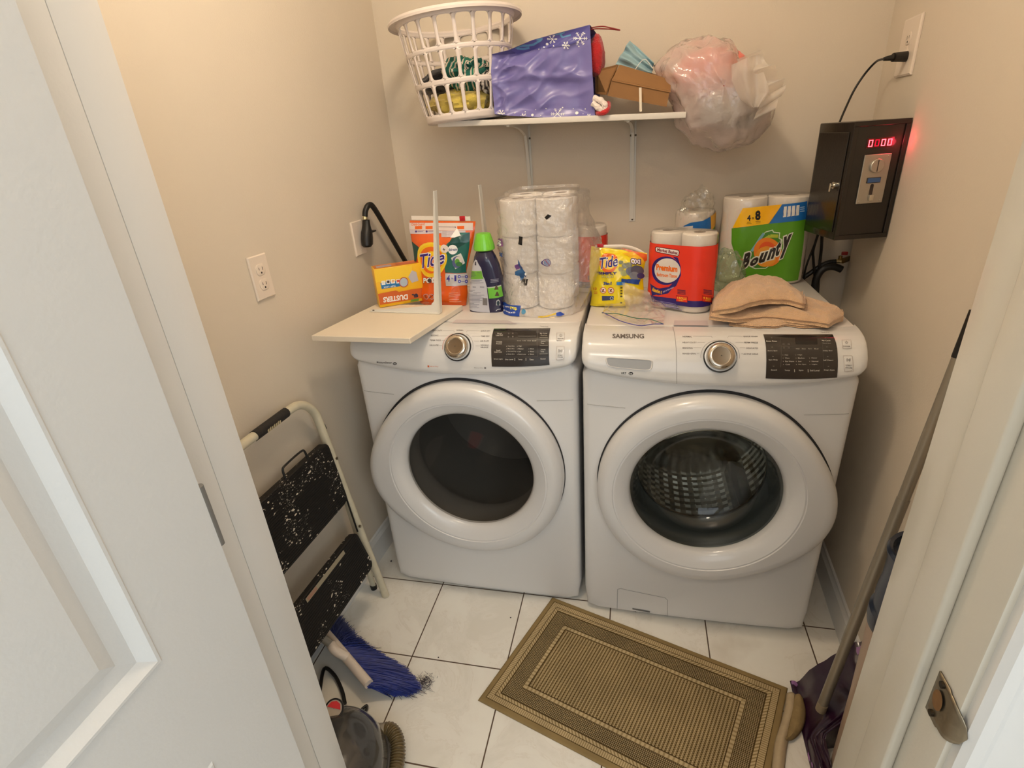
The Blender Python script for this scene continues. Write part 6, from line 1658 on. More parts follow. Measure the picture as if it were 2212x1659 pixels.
T.ell(QS(520, 600), 20, 19, RGB(228, 110, 40)); T.ell(QS(525, 610), 15, 14, RGB(242, 200, 50)); T.ell(QS(530, 615), 9, 8, RGB(228, 120, 40))
T.text('Tide', QS(380, 710), QS(655, 660), QS(380, 530), WHITE, .045, .1); T.text('Tide', QS(385, 705), QS(650, 657), QS(384, 535), RGB(48, 36, 110), .018, .1)
T.text('SIMPLY', QS(366, 778), QS(645, 780), QS(366, 734), RGB(48, 36, 110), .05); T.text('PODS', QS(415, 832), QS(590, 830), QS(415, 792), RGB(70, 64, 60), .05); T.text('PODS', QS(418, 829), QS(587, 827), QS(418, 795), RGB(240, 226, 120), .02)
T.text('3in1', QS(440, 935), QS(560, 935), QS(440, 890), RGB(40, 70, 150), .05)
T.text('13', QS(290, 1012), QS(340, 1012), QS(290, 975), RGB(224, 120, 30), .04)
for Y in (1040, 1062): T.line([QS(300, Y), QS(350, Y + 4)], 1.2, RGB(224, 130, 30))
for X in (435, 552): T.ell(QS(X, 1020), 7.0, 7.0, RGB(206, 60, 50)); T.ell(QS(X, 1020), 5.8, 5.8, RGB(236, 220, 200)); T.poly([QS(X - 22, 1040), QS(X - 4, 1000), QS(X + 20, 996), QS(X + 6, 1020), QS(X + 24, 1044), QS(X, 1034)], RGB(50, 44, 44)); T.line([QS(X - 26, 996), QS(X + 28, 1044)], 1.1, RGB(206, 60, 50))
T.poly([QS(415, 1100), QS(590, 1100), QS(592, 1160), QS(420, 1172)], RGB(60, 70, 110)); T.ell(QS(562, 1136), 3.6, 3.6, RGB(190, 200, 210), inner=.7)
T.text('OXI', QS(838, 628), QS(1000, 636), QS(838, 530), RGB(60, 30, 90), .14, .0); T.text('OXI', QS(848, 616), QS(986, 622), QS(848, 545), RGB(230, 222, 226), .06)
for X, Y, r, c in ((700, 600, 5, (150, 154, 130)), (760, 650, 7, (130, 130, 110)), (820, 640, 7, (140, 140, 120)), (750, 760, 8, (170, 176, 120)), (700, 700, 6, (160, 160, 120)), (860, 740, 13, (110, 110, 124)), (940, 720, 14, (92, 88, 104)), (900, 800, 11, (130, 130, 140)), (990, 800, 8, (70, 60, 110))): T.ell(QS(X, Y), r, r * .8, RGB(*c))
T.poly([QS(705, 840), QS(990, 850), QS(960, 930), QS(700, 890)], RGB(34, 70, 150)); T.poly([QS(635, 890), QS(760, 885), QS(750, 935), QS(635, 935)], RGB(60, 130, 200))
for Y in (965, 1010, 1050, 1095, 1190): T.poly([QS(690, Y), QS(722, Y), QS(722, Y + 26), QS(690, Y + 26)], RGB(90, 84, 40))
T.text('Child-Guard', QS(292, 416), QS(420, 416), QS(292, 398), RGB(220, 130, 30), .02)
T.build('pouch_print', sim)
bm = BM()
a0 = SF(-.85, 1.0); pts = [a0, SF(-.3, 1) + Vector((0, .004, .006)), SF(.2, 1) + Vector((0, .012, .009)), SF(.62, 1) + Vector((0, .014, .003)), SF(.95, .96) + Vector((0, .008, -.006))]
tube(bm, pts, .0050, 8, flat=.0018, up=(0, 0, 1)); link('zip_strip', bm, mat('zip_white', RGB(236, 226, 214), .4), sim)
bm = BM(); box(bm, a0.x + .006, a0.x + .024, a0.y - .004, a0.y + .004, a0.z - .001, a0.z + .008, .001); link('zip_slider', bm, mat('red_slider', RGB(190, 24, 34), .35), sim)

# crumpled clear zip bag in front of it
zb = thing('zip_bag', 'crumpled clear zip bag with green and blue closure lines lying over the washer front edge', 'plastic bag', tuple(at(1380, 680, 'z', TOP)))
def ZF(u, v):
    P0 = lerp_list([tuple(at(*p, 'z', TOP + .004)) for p in ((1300, 681), (1330, 686), (1385, 700), (1433, 706))], u)
    P1 = lerp_list([tuple(at(*p, 'z', TOP + .010)) for p in ((1318, 640), (1350, 625), (1400, 630), (1440, 655))], u)
    p = Vector(P0) + (Vector(P1) - Vector(P0)) * v
    p.z += .030 * math.exp(-((u - .62) / .3) ** 2) * math.exp(-((v - .55) / .35) ** 2) + .012 * abs(noise.noise(Vector((u * 7, v * 6, 1)))) + .004
    return p - zb.location
bm = BM(); grid(bm, ZF, lin(0, 1, 56), lin(0, 1, 40)); link('bag_film', bm, film('clear_zip_film', (.98, .95, .93, 1), white=.14, rough=.08, bump=.7, bscale=30), zb)
def ZF2(u, v):
    P0 = lerp_list([tuple(at(*p, 'y', .285 - .07)) for p in ((1352, 668), (1385, 676), (1413, 668))], u); P1 = lerp_list([tuple(at(*p, 'y', .285 - .055)) for p in ((1344, 610), (1372, 618), (1404, 632))], u)
    p = Vector(P0) + (Vector(P1) - Vector(P0)) * v; p.y += .012 * noise.noise(Vector((u * 4, v * 4, 7))) - .008 * math.sin(PI * u); return p - zb.location
bm = BM(); grid(bm, ZF2, lin(0, 1, 24), lin(0, 1, 24)); link('bag_fold', bm, film('milky_zip_film', (.96, .93, .88, 1), white=.38, rough=.15, bump=.7, bscale=60), zb)
for nm, col, pts in (('closure_line', RGB(40, 110, 84), [(0, 0), (.15, .02), (.35, .04), (.6, .04), (.8, .02), (1, 0)]), ('closure_line', RGB(70, 64, 150), [(.02, 0), (.2, -.14), (.42, -.30), (.65, -.28), (.85, -.1), (1, 0)])):
    bm = BM(); tube(bm, [ZF(max(0, a), 0) + Vector((0, b * .10, .0035 + min(0, b) * .02)) for a, b in pts], .0013, 6); link(nm, bm, mat('closure_%d' % int(col[1] * 1000), col, .4), zb)
def ZF3(u, v):
    p = ZF(u, 0); d = .30 * math.sin(PI * min(1, u * 1.05)) ** .8; return p + Vector((0, -.10 * d * v - .002, .003 - .012 * d * v))
bm = BM(); grid(bm, ZF3, lin(0, 1, 40), lin(0, 1, 6)); link('bag_lip', bm, MATS['clear_zip_film'], zb)

# beige towel, folded
def terry(name, c):
    m = mat(name, c, .98, spec=.08, bump=1.0, bscale=330, bdetail=3, var=.08, vscale=60, sheen=.5); return m
M_TOWEL = terry('beige_terry', RGB(216, 178, 138))
tw = thing('towel', 'beige terry towel folded loosely on the right front of the washing machine', 'towel', tuple(at(1680, 680, 'z', TOP)))
def TWF(front, rear, lift, seed, th):
    F0 = [tuple(at(*p, 'z', TOP + z)) for p, z in front]; R0_ = [tuple(at(*p, 'z', TOP + z)) for p, z in rear]
    def F(u, v):
        a = Vector(lerp_list(F0, u)); b = Vector(lerp_list(R0_, u)); p = a + (b - a) * v
        e = math.sin(PI * min(1, max(0, v))) ** .6
        p.z += lift(u) * e + (noise.noise(Vector((u * 5 + seed, v * 3, seed))) * .5 + (1 - abs(noise.noise(Vector((u * 4 + v * 3, v * 2 - u * 2 + seed, 1)))) * 3) * .5) * .016 * e + noise.noise(Vector((u * 22, v * 14, seed))) * .0022 * e; p.y += noise.noise(Vector((u * 9, seed, 2))) * .008 * (1 - v)
        return p - tw.location
    return F
def sheet(F, th, nu=70, nv=36, name='fold', m=None):
    """closed thick cloth layer: top from F, underside lower by th, rounded rim"""
    bm = BM(); us, vs = lin(0, 1, nu), lin(0, 1, nv)
    def B(u, v):
        p = F(u, v); e = min(u * 12, (1 - u) * 12, v * 5, (1 - v) * 5, 1); return Vector((p.x, p.y, p.z - th * math.sqrt(max(0, 1 - (1 - e) ** 2))))
    def A(u, v):
        p = F(u, v); e = min(u * 12, (1 - u) * 12, v * 5, (1 - v) * 5, 1); return Vector((p.x, p.y, p.z - th * .5 * (1 - math.sqrt(max(0, 1 - (1 - e) ** 2)))))
    grid(bm, A, us, vs); grid(bm, B, us, vs, flip=True); bmesh.ops.remove_doubles(bm, verts=bm.verts[:], dist=1e-4); return link(name, bm, m or M_TOWEL, tw, sharp=180)
F1 = TWF([((1575, 700), .006), ((1640, 706), .006), ((1700, 702), .006), ((1775, 706), .008), ((1822, 690), .012)], [((1560, 640), .006), ((1620, 625), .006), ((1690, 632), .006), ((1760, 655), .006), ((1815, 680), .01)], lambda u: .012, 1.0, .006)
sheet(F1, .010, name='lower_fold')
F2 = TWF([((1532, 683), .030), ((1590, 690), .022), ((1650, 684), .018), ((1720, 690), .020), ((1790, 700), .020), ((1822, 682), .020)], [((1536, 655), .014), ((1580, 628), .02), ((1650, 622), .02), ((1710, 630), .02), ((1765, 648), .02), ((1812, 672), .012)],
         lambda u: .008 + .006 * math.sin(PI * u) , 2.0, .01)
sheet(F2, .020, name='middle_fold')
F3 = TWF([((1536, 672), .040), ((1590, 664), .052), ((1640, 648), .058), ((1690, 646), .056), ((1740, 656), .048)], [((1540, 650), .02), ((1575, 622), .03), ((1625, 612), .03), ((1680, 614), .03), ((1730, 632), .02)],
         lambda u: .012 + .026 * math.sin(PI * min(1, u * 1.1)) ** .8, 3.0, .01)
sheet(F3, .026, name='upper_fold')
# ------------------------------------------------------------ on the floor
def rug_mat():
    m = bpy.data.materials.new('woven_olive_rug'); m.use_nodes = True; nt = m.node_tree; N = nt.nodes; L = nt.links; b = N['Principled BSDF']
    b.inputs['Roughness'].default_value = .95; b.inputs['Specular IOR Level'].default_value = .1
    tc = N.new('ShaderNodeTexCoord'); sp = N.new('ShaderNodeSeparateXYZ'); L.new(tc.outputs['Object'], sp.inputs[0])
    def M(op, a, b_=0.0, c=None):
        n = N.new('ShaderNodeMath'); n.operation = op
        for i, q in enumerate((a, b_, c)):
            if q is None: continue
            if isinstance(q, (int, float)): n.inputs[i].default_value = q
            else: L.new(q, n.inputs[i])
        return n.outputs[0]
    Y = sp.outputs[1]; X = M('SUBTRACT', sp.outputs[0], M('MULTIPLY', M('SUBTRACT', Y, RLY / 2), SKEW))
    dx = M('SUBTRACT', RLX / 2, M('ABSOLUTE', X)); dy = M('SUBTRACT', RLY / 2, M('ABSOLUTE', Y)); d = M('MINIMUM', dx, dy)
    along = M('ADD', M('MULTIPLY', M('LESS_THAN', dy, dx), X), M('MULTIPLY', M('GREATER_THAN', dy, dx), Y))      # runs along the nearer edge
    def band(a, b_): return M('MULTIPLY', M('GREATER_THAN', d, a), M('LESS_THAN', d, b_))
    def wave(src, n, k=.5): return M('GREATER_THAN', M('SINE', M('MULTIPLY', src, 2 * PI * n)), k)
    H = M('MULTIPLY', band(.018, .034), M('ADD', .45, M('MULTIPLY', wave(along, 165, 0), .42)))          # fringe stitches
    H = M('ADD', H, M('MULTIPLY', band(.036, .046), M('ADD', .38, M('MULTIPLY', wave(M('ADD', along, M('MULTIPLY', d, .8)), 100, -.2), .45))))
    H = M('ADD', H, M('MULTIPLY', band(.049, .090), M('ADD', .40, M('MULTIPLY', M('MULTIPLY', M('SINE', M('MULTIPLY', M('ADD', X, Y), 2 * PI * 105)), M('SINE', M('MULTIPLY', M('SUBTRACT', X, Y), 2 * PI * 105))), .8))))
    H = M('ADD', H, M('MULTIPLY', band(.092, .103), M('ADD', .5, M('MULTIPLY', wave(along, 80, -.3), .32))))
    H = M('ADD', H, M('MULTIPLY', band(.106, 1.0), M('ADD', .42, M('ADD', M('MULTIPLY', M('SINE', M('MULTIPLY', X, 2 * PI * 110)), .30), M('MULTIPLY', M('MULTIPLY', M('SINE', M('MULTIPLY', Y, 2 * PI * 150)), M('SINE', M('MULTIPLY', X, 2 * PI * 110))), .25)))))
    H = M('ADD', H, M('MULTIPLY', M('LESS_THAN', d, .016), .35))
    cr = N.new('ShaderNodeValToRGB'); e = cr.color_ramp.elements; e[0].position = 0; e[0].color = RGB(84, 66, 40); e[1].position = .85; e[1].color = RGB(196, 174, 134)
    k = e.new(.35); k.color = RGB(146, 124, 84)
    L.new(H, cr.inputs['Fac'])
    n1 = N.new('ShaderNodeTexNoise'); n1.inputs['Scale'].default_value = 9; n1.inputs['Detail'].default_value = 6; L.new(tc.outputs['Object'], n1.inputs['Vector'])
    hs = N.new('ShaderNodeHueSaturation'); mr = N.new('ShaderNodeMapRange'); mr.inputs['From Min'].default_value = .3; mr.inputs['From Max'].default_value = .7; mr.inputs['To Min'].default_value = .86; mr.inputs['To Max'].default_value = 1.12
    L.new(n1.outputs['Fac'], mr.inputs['Value']); L.new(mr.outputs[0], hs.inputs['Value']); L.new(cr.outputs[0], hs.inputs['Color']); L.new(hs.outputs[0], b.inputs['Base Color'])
    bp = N.new('ShaderNodeBump'); bp.inputs['Strength'].default_value = .9; bp.inputs['Distance'].default_value = .003; L.new(H, bp.inputs['Height']); L.new(bp.outputs[0], b.inputs['Normal'])
    return m
RLX, RLY = .745, .450
c1, c3 = at(1193, 1288, 'z', .008), at(1700, 1480, 'z', .008)
ra = math.atan2(c3.y - c1.y, c3.x - c1.x) - .006
exr = Vector((math.cos(ra), math.sin(ra), 0)); eyr = Vector((-math.sin(ra), math.cos(ra), 0))
c2 = at(1032, 1510, 'z', .008) - c1
RLY = abs(c2.dot(eyr)); SKEW = -c2.dot(exr) / RLY
rc = c1 + exr * RLX / 2 - eyr * RLY / 2
rug = thing('floor_mat', 'olive brown woven floor mat lying askew in front of the washing machine', 'mat', (rc.x, rc.y, 0.0), (0, 0, ra))
bm = BM(); n1_, n2_ = 75, 46
def RUGF(u, v):
    x, y = (u - .5) * RLX, (v - .5) * RLY
    k = .0065 + .0015 * noise.noise(Vector((x * 5, y * 5, 1)))
    e = min(u, 1 - u) * RLX; f = min(v, 1 - v) * RLY; q = min(e, f) / .006
    if q < 1: k *= .35 + .65 * math.sqrt(max(0, 1 - (1 - q) ** 2))
    return Vector((x + SKEW * (y - RLY / 2), y, k))
us_ = [0, .004, .008] + lin(.015, .985, 60) + [.992, .996, 1]
V = grid(bm, RUGF, us_, us_)
for a, b in [(V[0][i], V[0][i + 1]) for i in range(len(us_) - 1)] + [(V[i][-1], V[i + 1][-1]) for i in range(len(us_) - 1)] + [(V[-1][i + 1], V[-1][i]) for i in range(len(us_) - 1)] + [(V[i + 1][0], V[i][0]) for i in range(len(us_) - 1)]:
    bm.faces.new((b, a, bm.verts.new((a.co.x, a.co.y, .0008)), bm.verts.new((b.co.x, b.co.y, .0008))))
bmesh.ops.remove_doubles(bm, verts=bm.verts[:], dist=1e-5)
link('woven_mat', bm, rug_mat(), rug, sharp=60)
bm = BM()
def FLF(u, v): return Vector((RLX / 2 - .002 - SKEW * (.02 + .30 * u) + .030 * v + .003 * math.sin(u * 9), RLY / 2 - .02 - .30 * u, .004 + .014 * math.sin(PI * v) + .002 * math.sin(u * 14)))
grid(bm, FLF, lin(0, 1, 30), lin(0, 1, 8)); o = link('frayed_tape_edge', bm, mat('yellowed_tape', RGB(190, 170, 138), .6, var=.1, vscale=40, bump=.4, bscale=60), rug); md = o.modifiers.new('t', 'SOLIDIFY'); md.thickness = .0015
bm = BM()
def TGF(u, v):
    w_ = .036 * (math.sin(PI * min(1, .12 + u * .88)) ** .5) ; return Vector((RLX / 2 + .018 - SKEW * (.025 + .14 * u) + w_ * v, RLY / 2 - .025 - .14 * u, .010 + .012 * math.sin(PI * v) + .006 * (1 - u)))
grid(bm, TGF, lin(0, 1, 24), lin(0, 1, 8)); o = link('curled_backing_tab', bm, mat('tan_backing', RGB(150, 126, 84), .9, var=.18, vscale=30, bump=.5, bscale=120), rug); md = o.modifiers.new('t', 'SOLIDIFY'); md.thickness = .003

# folding step stool leaning on the left wall
M_LAD = mat('chipped_cream_paint', RGB(208, 200, 176), .45, coat=.1, var=.06, vscale=40, bump=.15, bscale=80)
def splatter_mat():
    m = bpy.data.materials.new('black_tread_paint_splatter'); m.use_nodes = True; nt = m.node_tree; N = nt.nodes; L = nt.links; b = N['Principled BSDF']; b.inputs['Roughness'].default_value = .55
    b.inputs['Specular IOR Level'].default_value = .3
    tc = N.new('ShaderNodeTexCoord')
    masks = []
    for sc, th, w_, thn in ((80, .20, .30, .50), (190, .17, .30, .54), (44, .17, .60, .58)):
        v = N.new('ShaderNodeTexVoronoi'); v.inputs['Scale'].default_value = sc; v.inputs['Randomness'].default_value = 1
        nn = N.new('ShaderNodeTexNoise'); nn.inputs['Scale'].default_value = sc * .5; mxv = N.new('ShaderNodeVectorMath'); mxv.operation = 'MULTIPLY_ADD'
        mp = N.new('ShaderNodeMapping'); mp.inputs['Scale'].default_value = (1, .75, 1.2); L.new(tc.outputs['Object'], mp.inputs[0]); L.new(mp.outputs[0], nn.inputs['Vector'])
        mxv.inputs[1].default_value = (.02, .02, .02); L.new(nn.outputs['Color'], mxv.inputs[0]); L.new(mp.outputs[0], mxv.inputs[2]); L.new(mxv.outputs[0], v.inputs['Vector'])
        lt = N.new('ShaderNodeMath'); lt.operation = 'LESS_THAN'; lt.inputs[1].default_value = th; L.new(v.outputs['Distance'], lt.inputs[0])
        n2 = N.new('ShaderNodeTexNoise'); n2.inputs['Scale'].default_value = 9; L.new(tc.outputs['Object'], n2.inputs['Vector']); g = N.new('ShaderNodeMath'); g.operation = 'GREATER_THAN'; g.inputs[1].default_value = thn; L.new(n2.outputs['Fac'], g.inputs[0])
        mu = N.new('ShaderNodeMath'); mu.operation = 'MULTIPLY'; L.new(lt.outputs[0], mu.inputs[0]); L.new(g.outputs[0], mu.inputs[1]); masks.append(mu.outputs[0])
    a = masks[0]
    for q in masks[1:]:
        mx = N.new('ShaderNodeMath'); mx.operation = 'MAXIMUM'; L.new(a, mx.inputs[0]); L.new(q, mx.inputs[1]); a = mx.outputs[0]
    mc = N.new('ShaderNodeMixRGB'); mc.inputs['Color1'].default_value = RGB(30, 27, 24); mc.inputs['Color2'].default_value = RGB(214, 204, 188); L.new(a, mc.inputs['Fac']); L.new(mc.outputs[0], b.inputs['Base Color'])
    return m
M_SPL = splatter_mat()
st_ = thing('step_stool', 'folded cream metal step stool with paint-splattered black steps leaning on the left wall', 'step stool', (-.73, -.33, 0))
SO = st_.location
def S3(x, y, z): return Vector((x, y, z)) - SO
def railx(z): return -.697 - .105 * z
YR, YL = -.125, -.575
bm = BM()
pts = [S3(railx(0) , YR + .012, .002), S3(railx(.3), YR - .002, .3), S3(railx(.6), YR - .012, .6), S3(railx(.74), YR - .017, .735)]
arc = []
for i in range(1, 7):
    t = i / 6 * PI / 2; arc.append(S3(railx(.74 + .085 * math.sin(t)), YR - .018 - .085 * (1 - math.cos(t)), .738 + .083 * math.sin(t)))
top_ = [S3(railx(.822), y, .822) for y in (-.28, -.35, -.42)]
arc2 = [S3(railx(.74 + .085 * math.sin(t)), YL + .012 + .085 * (1 - math.cos(t)), .738 + .083 * math.sin(t)) for t in [PI / 2 * (1 - i / 6) for i in range(0, 6)]]
pts2 = [S3(railx(.6), YL + .01, .6), S3(railx(.3), YL, .3), S3(railx(0), YL - .01, .002)]
tube(bm, pts + arc + top_ + arc2 + pts2, .0135, 14, 3, flat=.0125, up=(1, 0, .1)); link('front_frame', bm, M_LAD, st_)
bm = BM(); gx = railx(.822); tube(bm, [S3(gx, y, .822) for y in (-.255, -.30, -.345, -.385)], .0165, 12, 3, flat=.0145, rfn=lambda t: 1 + .04 * math.sin(t * 20)); gr = link('grip', bm, mat('worn_black_grip', RGB(34, 30, 28), .7, bump=.8, bscale=60, var=.3, vscale=50), st_)
T = Art(lambda u, v: S3(gx + .0175, -.385 + u, .812 + v), Matrix.Translation(SO), g=(.05, .01), off=.0004, side=-1)
for i in range(7): T.poly([(.030 + i * .008, .004 + .001 * (i % 3)), (.036 + i * .008, .004), (.037 + i * .008, .013 + .002 * (i % 2)), (.031 + i * .008, .012)], RGB(190, 176, 140), px=False)
T.build('worn_lettering', gr)
# rear frame
for yy, nm in ((YR + .022, 'rear_leg'), (YL - .022, 'rear_leg')):
    bm = BM(); tube(bm, [S3(-.758, yy + .014, .004), S3(-.770, yy, .35), S3(-.790, yy - .01, .69)], .011, 12, 3, flat=.008, up=(1, 0, .1)); l_ = link(nm, bm, M_LAD, st_)
    bm = BM(); cyl(bm, S3(-.790, yy - .01, .687), S3(-.7905, yy - .01, .703), .0125, .010, 14); link('end_cap', bm, M_BLKRUB, l_)
    bm = BM(); cyl(bm, S3(-.7575, yy + .0145, .0), S3(-.7585, yy + .0145, .018), .0118, n=14); link('foot_cap', bm, M_BLKRUB, l_)
def tread(z0, z1, x0, x1, y0, y1, nm, extra=None):
    bm = BM(); M_ = Matrix(); n = Vector((x1 - x0, 0, z1 - z0)); h = n.length; n.normalize(); out = Vector((n.z, 0, -n.x))
    Mx = Matrix(((0, n.x, out.x, 0), (1, 0, 0, 0), (0, n.z, out.z, 0), (0, 0, 0, 1))); Mx.translation = S3(x0, y0, z0)
    w_ = y1 - y0
    # rounded plate with fine ribs on its face
    R = []; k = .022
    for cx, cy, a0 in ((w_ - k, k, -90), (w_ - k, h - k, 0), (k, h - k, 90), (k, k, 180)):
        for i in range(6): a = math.radians(a0 + 90 * i / 5); R.append((cx + k * math.cos(a), cy + k * math.sin(a)))
    rings = []
    for z, s in ((-.022, 0), (-.002, 0), (.0, .002)):
        rings.append([bm.verts.new(Mx @ Vector((w_ / 2 + (a - w_ / 2) * (1 - s / w_ * 2), h / 2 + (b - h / 2) * (1 - s / h * 2), z))) for a, b in R])
    for A_, B_ in zip(rings, rings[1:]):
        for i in range(len(R)): bm.faces.new((A_[i], A_[(i + 1) % len(R)], B_[(i + 1) % len(R)], B_[i]))
    bm.faces.new(rings[-1]); bm.faces.new(rings[0][::-1])
    nr = int(h / .0075)
    for i in range(1, nr):
        y = h * i / nr; box(bm, .012, w_ - .012, y - .0016, y + .0016, -.001, .0014, M=Mx)
    bmesh.ops.recalc_face_normals(bm, faces=bm.faces[:])
    return link(nm, bm, M_SPL, st_, smooth=False), Mx, w_, h
t1_, TM1, w1, h1_ = tread(.455, .672, railx(.45) + .020, railx(.67) + .018, -.555, -.155, 'top_step')
bm = BM(); tube(bm, [TM1 @ Vector((w1 * .50, h1_ - .004, -.004)), TM1 @ Vector((w1 * .50 + .002, h1_ + .028, -.003)), TM1 @ Vector((w1 * .5 + .02, h1_ + .034, -.003)), TM1 @ Vector((w1 * .5 + .085, h1_ + .034, -.003)), TM1 @ Vector((w1 * .5 + .100, h1_ + .026, -.003)), TM1 @ Vector((w1 * .5 + .102, h1_ - .004, -.004))], .0032, 10, 5)
link('wire_handle', bm, M_BLKRUB, t1_)
t2_, TM2, w2, h2_ = tread(.205, .345, railx(.2) + .045, railx(.34) + .020, -.555, -.170, 'lower_step')
T = Art(lambda u, v: TM2 @ Vector((u, v, .0016)), Matrix.Translation(SO), g=(.2, .1), off=.0003, side=-1)
T.poly([(.10, h2_ - .020), (.30, h2_ - .020), (.30, h2_ - .006), (.10, h2_ - .006)], RGB(150, 140, 118), px=False); T.poly([(.105, h2_ - .018), (.15, h2_ - .018), (.15, h2_ - .008), (.105, h2_ - .008)], RGB(160, 120, 100), px=False)
T.build('warning_sticker', t2_)
for y_, a_, b_ in ((YR - .020, .72, .20),):
    bm = BM(); tube(bm, [S3(railx(.56) + .006, y_, .56), S3(railx(.34) + .02, y_ - .018, .335)], .0028, 8, 0); link('linkage_rod', bm, M_BLKRUB, st_)
for z_ in (.60, .335):
    bm = BM(); cyl(bm, S3(railx(z_) + .010, YR - .012, z_), S3(railx(z_) + .016, YR - .012, z_), .0045, n=12); link('rivet', bm, M_NICKEL, st_)

# broom: white bar with blue bristles, grey handle
br_ = thing('broom', 'white and blue push broom with angled bristles lying beside the step stool', 'broom', tuple(at(800, 1470, 'z', 0)))
BO_ = br_.location
def Bp(px, py, z): return at(px, py, 'z', z) - BO_
pa, pb_ = Bp(699, 1362, .100), Bp(797, 1478, .070)
bm = BM(); tube(bm, [pa, pa + (pb_ - pa) * .3, pa + (pb_ - pa) * .7, pb_], .019, 18, 5, flat=.014, rfn=lambda t: .86 + .20 * math.sin(PI * min(1, t * 1.15 + .05)), up=(0, 0, 1))
link('bristle_bar', bm, mat('cream_broom_plastic', RGB(222, 206, 190), .5, bump=.1, bscale=60), br_)
hp = Bp(716, 1393, .118)
bm = BM(); tube(bm, [pa + (pb_ - pa) * .55 + Vector((0, 0, .008)), hp + Vector((.02, -.012, -.004)), hp], .0140, 16, 4); link('handle_socket', bm, MATS['cream_broom_plastic'], br_)
q1 = Bp(640, 1333, .235); dd = (q1 - hp); 
bm = BM(); tube(bm, [hp + dd * -.06, hp, hp + dd * .5, q1, q1 + dd * .9], .0115, 16, 3); link('broom_handle', bm, mat('grey_handle', RGB(140, 132, 118), .42, coat=.1), br_)
M_BRIS = mat('blue_bristles', RGB(12, 40, 128), .5, sheen=.15, var=.25, vscale=60)
bm = BM(); random.seed(11)
tips = [Bp(*p, z) for p, z in (((716, 1338), .03), ((742, 1345), .004), ((775, 1384), .003), ((832, 1430), .003), ((882, 1458), .003), ((912, 1492), .003), ((885, 1504), .003), ((845, 1506), .004))]
M_DARKTIP = mat('dusty_bristle_tips', RGB(70, 58, 66), .9)
def strand(bm, a, b, r, mi=0, sag=0.0, wig=0.0):
    m = (a + b) / 2 + Vector((random.uniform(-wig, wig), random.uniform(-wig, wig), sag)); P_ = [a, m, b]
    prev = None
    for i, p in enumerate(P_):
        t = (P_[min(i + 1, 2)] - P_[max(i - 1, 0)]).normalized(); u = t.orthogonal().normalized(); w_ = t.cross(u); rr = r * (1, .95, .55)[i]
        ring = [bm.verts.new(p + u * math.cos(k * 2 * PI / 3) * rr + w_ * math.sin(k * 2 * PI / 3) * rr) for k in range(3)]
        if prev:
            for k in range(3): f = bm.faces.new((prev[k], prev[(k + 1) % 3], ring[(k + 1) % 3], ring[k])); f.material_index = mi
        prev = ring
for i in range(2600):
    s = random.random(); t_ = s
    a = pa + (pb_ - pa) * s + Vector((random.uniform(-.007, .007), random.uniform(-.007, .007), -.004 + random.uniform(-.008, .004)))
    b = Vector(lerp_list([tuple(q) for q in tips], min(.999, max(0, s + random.uniform(-.07, .07)))))
    k = random.random() ** .35; L_ = a + (b - a) * (.86 + .14 * k); L_.z = max(.002 - BO_.z, L_.z + random.uniform(0, .055) * (1 - .4 * k)); L_ += Vector((random.uniform(-.006, .006), random.uniform(-.006, .006), 0))
    strand(bm, a, L_, .0011, 0, .010 * random.random())
for i in range(70):
    s = random.random(); b = Vector(lerp_list([tuple(q) for q in tips], s)); a = b + ((pa + (pb_ - pa) * s) - b) * .22; c_ = b + (b - a) * random.uniform(.2, 1.3) + Vector((random.uniform(-.015, .015), random.uniform(-.015, .015), random.uniform(0, .02)))
    strand(bm, a, c_, .0006, 1, .006, .006)
o = link('bristles', bm, [M_BRIS, M_DARKTIP], br_); o['kind'] = 'stuff'
bm = BM()
dc = at(918, 1475, 'z', .006)
for i in range(120):
    a = dc + Vector((random.gauss(0, .010), random.gauss(0, .010), random.uniform(-.003, .006))); strand(bm, a, a + Vector((random.gauss(0, .008), random.gauss(0, .008), random.uniform(0, .006))), .0005, 0, .004, .006)
tag(link('dust_clump', bm, M_DARKTIP), 'small grey ball of dust and hair on the tiles at the bristle end', 'dust', kind='stuff')

# carpet cleaner, mostly hidden behind the door frame
cc = thing('carpet_cleaner', 'portable carpet cleaner with a smoky clear tank behind the door frame', 'carpet cleaner', (-.52, -.70, 0))
CO = cc.location
def C3(x, y, z): return Vector((x, y, z)) - CO
M_SMOKE = film('smoky_tank_plastic', (.42, .40, .38, 1), white=.25, rough=.1, bump=.1, bscale=12, spec=.9)
M_DGREY = mat('dark_grey_plastic', RGB(70, 66, 62), .35, coat=.2)
bm = BM(); heap(bm, C3(-.535, -.715, .055), (.128, .150, .055), 3, .06, 2, flat=.95); link('base_shell', bm, M_DGREY, cc)
bm = BM()
def TK(t, v):
    ph = PI / 2 * v; c, s = math.cos(t), math.sin(t); r = math.cos(ph) ** .65; z = .052 + .115 * math.sin(ph)
    return C3(-.532 + .142 * c * r, -.712 + .150 * s * r, z)
V = grid(bm, TK, [2 * PI * i / 60 for i in range(60)], lin(0, .985, 20), closed_u=True); bm.faces.new(V[-1]); link('smoky_tank', bm, M_SMOKE, cc)
bm = BM(); grid(bm, lambda t, v: C3(-.532 + (.143 + .004 * math.sin(v)) * math.cos(t), -.712 + (.151 + .004 * math.sin(v)) * math.sin(t), .052 + .004 * math.cos(v)), [2 * PI * i / 60 for i in range(60)], lin(0, 2 * PI, 9), closed_u=True); link('tank_rim', bm, M_DGREY, cc)
cb0 = at(722, 1531, 'z', .165) - CO; CBM = Matrix.Translation(cb0) @ Matrix.Rotation(.5, 4, 'X') @ Matrix.Rotation(.3, 4, 'Y')
